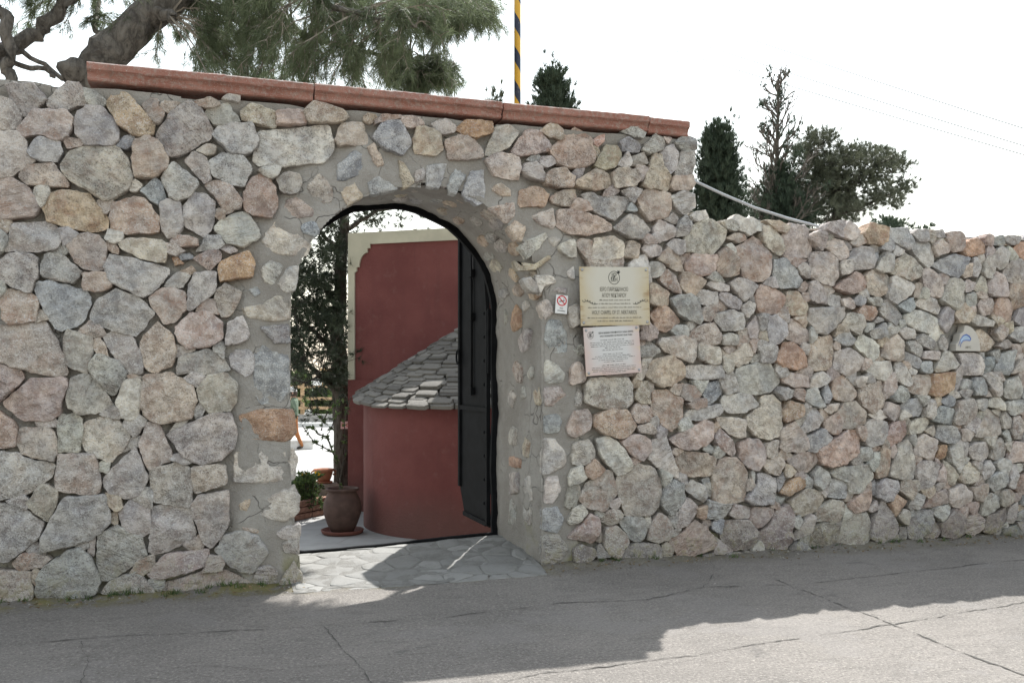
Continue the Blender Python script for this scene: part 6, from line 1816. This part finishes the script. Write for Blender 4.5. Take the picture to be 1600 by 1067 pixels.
for k in range(80):
    z = lerp(H*.34, H*.97, k / 79); a = random.uniform(0, 6.283); el = random.uniform(.5, 1.1); L = lerp(1.75, .35, ((z - H*.34) / (H*.63)) ** .8); bare(Vector((0, 0, z)), Vector((math.cos(a)*math.cos(el), math.sin(a)*math.cos(el), math.sin(el))), L * random.uniform(.6, 1.0), .030, 2)
tw.build('dead_branches', plain('dead_wood', (.13, .112, .095), .95, var=.3), o)
for q in range(70):
    z = random.uniform(H*.58, H*.8); s = Vector((random.gauss(.42, .20)*SN*0 + random.gauss(.42, .16)*CS, -random.gauss(.2, .15), z))
    for _ in range(3): CP.append(s + Vector((random.gauss(0, .06), random.gauss(0, .06), random.gauss(0, .08)))); CD.append((random.gauss(0, .4), random.gauss(0, .4), .8))
spray_obj('live_tufts', [conifer_clump(CP, CD, 16, .10, .012, .5, -.05)], M['cypress'], o)
def umbrella_pine(name, label, stems, blobs, t, foot, mat, per=34, L=.13):
    b = at(foot, 592 + 1.9*1400/t, t); b.z = -.45; o = thing(name, label, 'tree', b, group='trees beyond the lower wall'); lm = MB(); CP = []; CD = []
    for pts, r in stems:
        p = wig([b if q is None else at(q[0], q[1], t + (q[2] if len(q) > 2 else 0)) for q in pts], .06, 5); lm.tube([x - b for x in p], taper(len(p), r, r*.25), 8, True, .06)
    lm.build('trunk', M['bark_dark'], o, True); tw = MB()
    for (x, y, rx, ry) in blobs:
        for k in range(int(per * rx * ry / 260)):
            a = random.uniform(0, 6.283); q = math.sqrt(random.random()); dz = random.gauss(0, .55); s = at(x + rx*q*math.cos(a), y + ry*q*math.sin(a), t + dz * rx / 40)
            if k % 5 == 0:
                c0 = at(x, y + ry*.7, t); tw.tube([c0 - b, (c0 + s)/2 - b, s - b], [.016, .010, .004], 3, False)
            for _ in range(6):
                g = Vector((random.gauss(0, .10), random.gauss(0, .10), random.gauss(.02, .07))); CP.append(s + g - b); CD.append(g.normalized() + Vector((0, 0, .5)))
    tw.build('twigs', M['bark_dark'], o); spray_obj('crown', [conifer_clump(CP, CD, 18, L, .012, .55, .0)], mat, o)
umbrella_pine('pine_tree', 'spreading pine with layered crown at the right end of the trees', [([None, (1306,360), (1308,300), (1300,262), (1290,235)], .16), ([(1306,330), (1330,290), (1365,262)], .07), ([(1304,310), (1280,270), (1262,225)], .06), ([(1308,335), (1360,318), (1420,292)], .05), ([(1308,300), (1345,270), (1390,270)], .05)],
  [(1285,215,24,14), (1262,240,22,22), (1300,255,34,18), (1360,250,44,16), (1330,240,26,12), (1395,262,28,13), (1345,278,44,12), (1418,290,16,9), (1380,300,36,12), (1310,300,30,20), (1270,285,26,26), (1335,322,40,13), (1300,335,44,16), (1255,320,30,26), (1398,318,14,8), (1232,300,18,20), (1225,330,26,18), (1290,275,22,14)], 22, 1306, M['pine_far'], 24)
column_tree('cypress_tree', 'small rounded evergreen top showing above the red coping right of the striped pole', 864, 124, 36, 15, M['cypress'], 260, base_y=190, prof=lambda q: 1.0 if q < .35 else max(.10, 1 - (q-.35)*1.5), group='treetops above the coping')
column_tree('cypress_tree', 'tiny evergreen tip peeping over the red coping left of the striped pole', 774, 150, 11, 15, M['pine_far'], 34, base_y=175, group='treetops above the coping')
umbrella_pine('bush', 'low dark bush tops just over the right end of the lower wall', [([None, (1400,380), (1405,352)], .05)], [(1404,357,12,4), (1438,360,6,3), (1384,352,10,6)], 19, 1402, M['cypress'], 90, .10)

# ------------------------------------------------------------------ pole, pipe, wires
k = NT('warning_stripes'); p = k.sep(k.coord()); an = k.n('ShaderNodeMath', operation='ARCTAN2'); k.set(an.inputs[0], p[1]); k.set(an.inputs[1], p[0])
sv = k.math('FRACT', k.math('ADD', k.math('MULTIPLY', p[2], 2.95), k.math('MULTIPLY', an.outputs[0], 0.15915 * 1.0)))
c = k.mix(k.ramp(sv, .53, .54), (0.60, 0.33, 0.035), (0.030, 0.034, 0.055)); c = k.mix(k.math('MULTIPLY', k.ramp(k.noise(k.coord(), 20, 4), .55, .7), .25), c, (.35, .3, .22)); M['stripe'] = k.fin(c, 0.55)
pb = at(808.5, 592 + 1.9*1400/9.0, 9.0); pb.z = -.45
o = MB().tube([(0, 0, 0), (0, 0, 4), (0, 0, 8.2)], .034, 20).build('pole_shaft', M['stripe'], None, True); post = thing('striped_pole', 'yellow and black spiral striped pole behind the red coping', 'pole', pb); o.parent = post
ball = MB().lathe([(0, 8.2), (.05, 8.2), (.05, 8.26), (0, 8.29)], 16).build('pole_cap', M['stripe'], post, True)
MB().box(-.12, .12, -.12, .12, 0, .015).build('base_plate', M['steel'], post)
pp = [at(1040, 258, 8.05), at(1083, 282, 8.1), at(1130, 304, 8.2), at(1180, 325, 8.3), at(1230, 341, 8.4), at(1275, 353, 8.5), at(1330, 372, 8.6)]
tag(MB().tube(wig(pp, .0, 4), .013, 10).build('conduit_pipe', M['steel'], None, True), 'grey metal pipe slanting down from the tall wall behind the lower wall', 'pipe')
M['wire'] = plain('wire', (0.10, 0.10, 0.105), .6)
for lab, a, b in (('lowest of the three thin wires crossing the sky', (815,0), (1600,240)), ('middle of the three thin wires crossing the sky', (893,-2), (1600,226)), ('highest of the three thin wires crossing the sky', (1003,-2), (1600,199))):
    A_, B_ = at(*a, 40), at(*b, 30); d = (B_ - A_); A_, B_ = A_ - d * .8, B_ + d * .6; pts = []
    for i in range(25):
        q = i / 24; p = A_.lerp(B_, q); p.z -= .5 * (1 - (2*q - 1)**2) - .33; pts.append(p)
    tag(MB().tube(pts, .016, 5).build('overhead_wire', M['wire'], None, True), lab, 'wire', 'wires crossing the sky')

# ------------------------------------------------------------------ courtyard things
CZ = -0.45
def pot_profile(h, r): return [(0, .004), (.55*r, .004), (.60*r, .02*h), (.78*r, .18*h), (.97*r, .42*h), (1.0*r, .55*h), (.95*r, .70*h), (.80*r, .84*h), (.72*r, .90*h), (.74*r, .93*h), (.86*r, .945*h), (.87*r, .99*h), (.83*r, h), (.74*r, .985*h), (.68*r, .92*h), (.70*r, .86*h), (.0, .86*h)]
pp0 = gp(535, 833, CZ); pp0.z = CZ
pot = thing('clay_pot', 'big round brown clay pot on a saucer at the apse', 'pot', pp0)
MB().lathe([(0, 0), (.225, 0), (.245, .012), (.262, .05), (.255, .055), (.225, .02), (0, .02)], 36).build('saucer', plain('saucer_clay', (.15, .06, .045), .8), pot, True)
o = MB().lathe(pot_profile(.54, .235), 40).build('pot_body', M['dark_clay'], pot, True); o.location = (0, 0, .022)
o = MB().lathe([(.165, .47), (.10, .478), (0, .482)], 24).build('soil', M['soil'], pot, True); o.location = (0, 0, .022)
# thorny, nearly leafless shrub growing in the pot
sh = thing('potted_shrub', 'nearly bare thorny shrub growing in the big clay pot', 'shrub', pp0 + Vector((-.03, 0, .45))); sb = Vector(sh.location); tw = MB(); LPp = []
T0 = 11.0
def sp(x, y, d=0): return at(x, y, T0 + d) - sb
for pts, r in (([(532,770),(531,745),(527,720),(520,707)], .012), ([(520,707),(505,698),(492,692),(480,676),(472,664)], .008), ([(520,707),(515,692),(510,682),(498,678),(488,668),(478,668)], .010), ([(510,682),(517,670),(523,655),(528,640)], .008), ([(502,672),(506,656),(514,640),(520,628)], .008), ([(505,656),(492,645),(480,632),(474,622)], .007), ([(532,745),(540,700),(538,660),(548,620)], .008), ([(514,640),(524,632),(535,625)], .005)):
    p = [sp(*q, .15*math.sin(i*1.7)) for i, q in enumerate(pts)]; tw.tube(p, taper(len(p), r*1.15, r*.6), 6, True)
    for a, b in zip(p[:-1], p[1:]):
        for _ in range(7):
            q = a.lerp(b, random.random()); d = Vector((random.gauss(0, 1), random.gauss(0, 1), random.gauss(0, 1))).normalized() * .03; tw.tube([q, q + d], [.0035, .0008], 3, False)
            if random.random() < .45: LPp.append(q + d * .5)
tw.build('branches', M['bark_dark'], sh)
spray_obj('leaves', [spikes([tuple(p) for p in LPp], [(0, 0, .4)] * len(LPp), 5, .05, .026, .8)], M['shrub'], sh)
# small bowl on stones
pb2 = gp(506, 772, CZ); t2 = 13.3; q2 = at(506, 754, t2)
st = thing('stone_block', 'rough stone block under the small terracotta bowl', 'stone', (q2.x, q2.y, CZ))
P = [(-.22, -.14), (.0, -.19), (.22, -.12), (.24, .10), (.02, .18), (-.2, .13)]
v = [(x*1.05, y*1.05, 0) for x, y in P] + [(x, y, q2.z - CZ - .035 + random.uniform(-.015, .015)) for x, y in P] + [(x*.8, y*.8, q2.z - CZ - .004) for x, y in P]; f = [tuple(range(12, 18))] + [(r*6+i, r*6+(i+1) % 6, (r+1)*6+(i+1) % 6, (r+1)*6+i) for r in range(2) for i in range(6)]
link('block', mesh('block', v, f), plain('block_stone', (.33, .27, .22), .9, var=.25, bump=.5), st)
bw = thing('terracotta_bowl', 'small wide terracotta bowl on a stone block, left of the dark trunk', 'pot', q2)
MB().lathe([(0, 0), (.12, 0), (.135, .02), (.125, .025), (0, .02)], 28).build('saucer', M['terracotta'], bw, True)
MB().lathe([(0, .02), (.085, .02), (.115, .09), (.135, .17), (.15, .175), (.152, .205), (.135, .208), (.125, .17), (0, .165)], 30).build('bowl', M['terracotta'], bw, True)
for s in (-1, 1): MB().tube([(s*.13, 0, .12), (s*.175, 0, .13), (s*.178, 0, .165), (s*.145, 0, .185)], .013, 8).build('handle', M['terracotta'], bw, True)
# flower bed with low stone edging
e0 = gp(470, 812, CZ); e1 = gp(512, 803, CZ); bed = thing('flower_bed', 'low planting bed edged with reddish stones, left of the big clay pot', 'planter', e0 + Vector((-.6, .3, 0)))
bo = Vector(bed.location); d = (e1 - e0); d.z = 0; d.normalize(); nn = Vector((-d.y, d.x, 0))
sm = MB(); base = e0 - d * 1.2 - bo
mm = Matrix(((d.x, nn.x, 0, base.x), (d.y, nn.y, 0, base.y), (0, 0, 1, 0), (0, 0, 0, 1)))
MB().box(0, 1.72, .12, .75, 0, .20, mm).build('soil', M['soil'], bed)
for r in range(3):
    x = random.uniform(-.1, 0)
    while x < 1.75:
        L = random.uniform(.14, .26); MB().box(x, x + L - .012, random.uniform(-.01, .01), .12, r*.085, r*.085 + .076, mm).build('edging_stone', M['brick'], bed, bevel=.012); x += L
fl = thing('flowering_plant', 'leafy green plant with small yellow flowers in the stone-edged bed', 'plant', at(476, 800, 12.5)); fo = Vector(fl.location); CP = []; CD = []; YP = []; stt = MB()
for i in range(130):
    x, y = random.gauss(474, 12), random.uniform(742, 792); x = max(445, min(502, x)); s = at(x, y, random.uniform(12.2, 12.9)) - fo; stt.tube([(s.x*.5, s.y*.5, -.05), s], [.005, .003], 3, False)
    for _ in range(5): CP.append(s + Vector((random.gauss(0, .03), random.gauss(0, .03), random.gauss(0, .03)))); CD.append((random.gauss(0, .5), random.gauss(0, .5), .6))
    if i % 5 == 0 and x > 470: YP.append(s + Vector((0, -.03, .03)))
stt.build('stems', M['bark_dark'], fl); spray_obj('leaves', [spikes([tuple(p) for p in CP], CD, 5, .065, .026, .6)], M['shrub'], fl); 
for p in YP: spray_obj('flower', [spikes([tuple(p)], [(0, -.3, .8)], 14, .03, .02, .9)], M['yellow'], fl)
# white bench block, fence, kerb
w0 = gp(462, 702, CZ); bn = thing('stone_bench', 'low white stone block on the sunlit courtyard paving near the person', 'bench', w0)
MB().box(-1.0, .45, -.1, .75, 0, .20, Matrix.Rotation(.25, 4, 'Z')).build('base', M['white'], bn, bevel=.01); MB().box(-1.03, .48, -.13, .78, .203, .26, Matrix.Rotation(.25, 4, 'Z')).build('slab', M['white'], bn, bevel=.01)
f0 = at(400, 660, 36.5); f1 = at(600, 655, 36.5); fz = CZ
fence = thing('timber_fence', 'pale timber post and rail fence at the far edge of the courtyard', 'fence', (f0.x, f0.y, fz)); fd = Vector((f1.x - f0.x, f1.y - f0.y, 0)); FL = fd.length; fa = math.atan2(fd.y, fd.x); RM = Matrix.Rotation(fa, 4, 'Z')
for z in (1.52, 1.04, .66): MB().box(-3, FL + 3, -.03, .03, z, z + .12, RM).build('rail', M['timber'], fence)
for i in range(6): MB().box(-2 + i*1.9, -1.86 + i*1.9, .031, .13, 0, 1.75, RM).build('post', M['timber'], fence)
kw = thing('kerb_wall', 'low grey wall with pale kerb under the timber fence', 'wall', (f0.x, f0.y, fz)); MB().box(-4, FL + 4, -.25, .2, 0, .46, RM).build('wall_body', plain('kerb_grey', (.30, .29, .27), .9), kw); MB().box(-4, FL + 4, -.9, -.252, 0, .16, RM).build('kerb', M['white'], kw, bevel=.02)
# bushes and an ochre house past the fence
for lab, x, y, rx, ry, t in (('green bush behind the timber fence, right beside the dark trunk', 505, 628, 20, 22, 39), ('green bush behind the timber fence next to the person', 468, 612, 18, 34, 38.5)):
    b = at(x, 660, t); b.z = -.75; o = thing('bush', lab, 'bush', b, group='bushes behind the fence'); CP = []; CD = []
    for i in range(420):
        a, q = random.uniform(0, 6.283), math.sqrt(random.random()); s = at(x + rx*q*math.cos(a), y + ry*q*math.sin(a), t + random.gauss(0, .4)); CP.append(s - b); CD.append((random.gauss(0, .5), random.gauss(0, .5), .6))
    MB().tube([(0, 0, 0), (0, 0, 1.2)], .05, 6).build('stem', M['bark_dark'], o); spray_obj('crown', [spikes([tuple(p) for p in CP], CD, 8, .22, .09, .7)], M['shrub'], o)
hb = at(524, 600, 80); hb.z = -1; hs = thing('ochre_house', 'far ochre house glimpsed through the conifer above the fence', 'building', hb); RM2 = Matrix.Rotation(-.3, 4, 'Z')
MB().box(-1.2, 1.2, 0, 4, 0, 3.2, RM2).build('wall', M['ochre'], hs); MB().box(-1.35, 1.35, -.15, 4.2, 3.2, 3.4, RM2).build('roof', M['ochre'], hs); MB().box(-.8, -.2, -.03, 0, 1.4, 2.5, RM2).build('window', M['iron'], hs)
# small notice on the trunk
nt_ = at(540, 664, 13.40); no = thing('trunk_notice', 'small pale pink notice fixed to the dark conifer trunk', 'sign', nt_, -TH); MB().box(-.075, .075, 0, .006, -.055, .055).build('board', plain('notice_pink', (.55, .33, .32), .6), no)
for s in (-1, 1): ribbon([(s*.034 + .022*math.cos(a), .022*math.sin(a)) for a in [i*6.283/14 for i in range(14)]], .009, -.002, M['sign_red'], no, 'notice_ring', True)

# ------------------------------------------------------------------ person
def person():
    t = 24.0; fx = at(459, 702, t); fx.z = CZ
    pr = thing('person', 'person in green top, orange trousers and white cap walking in the courtyard', 'person', fx, -TH + math.radians(6))
    # facing left (-x local)
    J = {'pel': (0, 0, .88, .125), 'wst': (.01, 0, 1.02, .12), 'che': (.02, 0, 1.22, .14), 'nck': (0, 0, 1.40, .06), 'hd0': (-.02, 0, 1.47, .075), 'hd1': (-.03, 0, 1.56, .092), 'hd2': (-.02, 0, 1.64, .06)}
    for s, n, kx, ax in ((-1, 'n', -.12, -.22), (1, 'f', .10, .22)):
        J['hip'+n] = (0, s*.09, .84, .10); J['kne'+n] = (kx*.8 - .03, s*.10, .46, .068); J['ank'+n] = (ax, s*.10, .08, .045); J['toe'+n] = (ax - .16, s*.10, .035, .032)
    for s, n, ex, hx in ((-1, 'n', .10, .05), (1, 'f', -.08, -.20)):
        J['sho'+n] = (.02, s*.19, 1.33, .065); J['elb'+n] = (ex, s*.26, 1.06, .047); J['wri'+n] = (hx, s*.25, .83, .034); J['pal'+n] = (hx - .01, s*.25, .75, .036)
        for k2 in range(4): J['f%d%s' % (k2, n)] = (hx - .035 + .02*k2, s*.25, .66 + .008*abs(k2-1.5), .011)
        J['th'+n] = (hx - .065, s*.235, .71, .012)
    E = [('pel','wst'),('wst','che'),('che','nck'),('nck','hd0'),('hd0','hd1'),('hd1','hd2')]
    for n in 'nf': E += [('pel','hip'+n),('hip'+n,'kne'+n),('kne'+n,'ank'+n),('ank'+n,'toe'+n),('che','sho'+n),('sho'+n,'elb'+n),('elb'+n,'wri'+n),('wri'+n,'pal'+n),('pal'+n,'th'+n)] + [('pal'+n,'f%d%s' % (k2, n)) for k2 in range(4)]
    ks = list(J); me = bpy.data.meshes.new('skel'); me.from_pydata([J[q][:3] for q in ks], [(ks.index(a), ks.index(b)) for a, b in E], []); o = bpy.data.objects.new('skel', me); C.objects.link(o)
    m1 = o.modifiers.new('s', 'SKIN'); m1.use_smooth_shade = True
    for i, q in enumerate(ks): me.skin_vertices[0].data[i].radius = (J[q][3], J[q][3])
    me.skin_vertices[0].data[0].use_root = True; m2 = o.modifiers.new('d', 'SUBSURF'); m2.levels = 2; m2.render_levels = 2
    bpy.context.view_layer.update(); bm_ = bpy.data.meshes.new_from_object(o.evaluated_get(bpy.context.evaluated_depsgraph_get())); bpy.data.objects.remove(o)
    bm_.name = 'body'; bm_.materials.clear()
    for mt in (plain('skin', (.42, .25, .18), .6), plain('green_cloth', (.13, .17, .12), .9), plain('orange_cloth', (.36, .15, .06), .9), plain('shoe', (.06, .055, .05), .7)): bm_.materials.append(mt)
    for p in bm_.polygons:
        c = p.center; p.use_smooth = True
        p.material_index = 3 if c.z < .09 else 2 if c.z < .90 and abs(c.y) < .20 else 0 if (c.z < .80 or c.z > 1.40) else 1
    b = bpy.data.objects.new('body', bm_); C.objects.link(b); b.parent = pr
    cap = MB().lathe([(.112, 1.56), (.115, 1.60), (.10, 1.66), (.06, 1.695), (0, 1.70)], 20); cap.build('cap', M['white'], pr, True).location = (-.03, 0, 0); MB().box(-.23, -.11, -.07, .07, 1.565, 1.58).build('cap_peak', M['white'], pr)
    MB().lathe([(.098, 1.44), (.103, 1.52), (.106, 1.565), (.10, 1.57), (.09, 1.50), (.085, 1.44)], 16).build('hair', plain('hair', (.05, .035, .025), .8), pr, True).location = (-.005, 0, 0)
    for s in (-1, 1):
        MB().lathe([(0, -.008), (.012, 0), (0, .008)], 8).build('eye', M['ink'], pr, True).location = (-.118, s*.035, 1.545)
        MB().box(-.03, .01, s*.094 - .008, s*.094 + .008, 1.50, 1.56).build('ear', bm_.materials[0], pr)
    MB().prism([(-.115, 1.545), (-.145, 1.505), (-.115, 1.50)], -.014, .014).build('nose', bm_.materials[0], pr); MB().box(-.118, -.10, -.028, .028, 1.462, 1.472).build('mouth', M['sign_red'], pr)
person()

# ------------------------------------------------------------------ wall foot: dry leaves, weeds, fallen mortar
P = []; D = []; W = []; WD = []
for i in range(520):
    x = random.uniform(-1.6, 7.6); y = -0.03 - abs(random.gauss(0, .10))
    if 0.5 < x < 2.2: continue
    P.append((x, y, ground_z(x, y) + .006)); D.append((random.gauss(0, 1), random.gauss(0, 1), random.uniform(0, .25)))
lv = spray_obj('leaf_litter', [spikes(P, D, 1, .030, .011, .2)], plain('dry_leaf', (.16, .115, .065), .9, var=.4, sc=6), None); lv['kind'] = 'stuff'; tag(lv, 'small dry brown leaves and needles along the foot of the stone walls', 'litter')
for i in range(46):
    x = random.choice([random.uniform(-1.5, .45), random.uniform(2.3, 7.4)]); y = -0.035 - abs(random.gauss(0, .03)); sz = random.uniform(.4, 1.2)
    for _ in range(int(10 * sz)): W.append((x + random.gauss(0, .02), y + random.gauss(0, .012), ground_z(x, y))); WD.append((random.gauss(0, .5), random.gauss(-.15, .4), 1))
wd = spray_obj('weeds', [spikes(W, WD, 2, .045, .006, .35)], M['shrub'], None); wd['kind'] = 'stuff'; tag(wd, 'tiny green weeds sprouting where the stone walls meet the street', 'weeds')
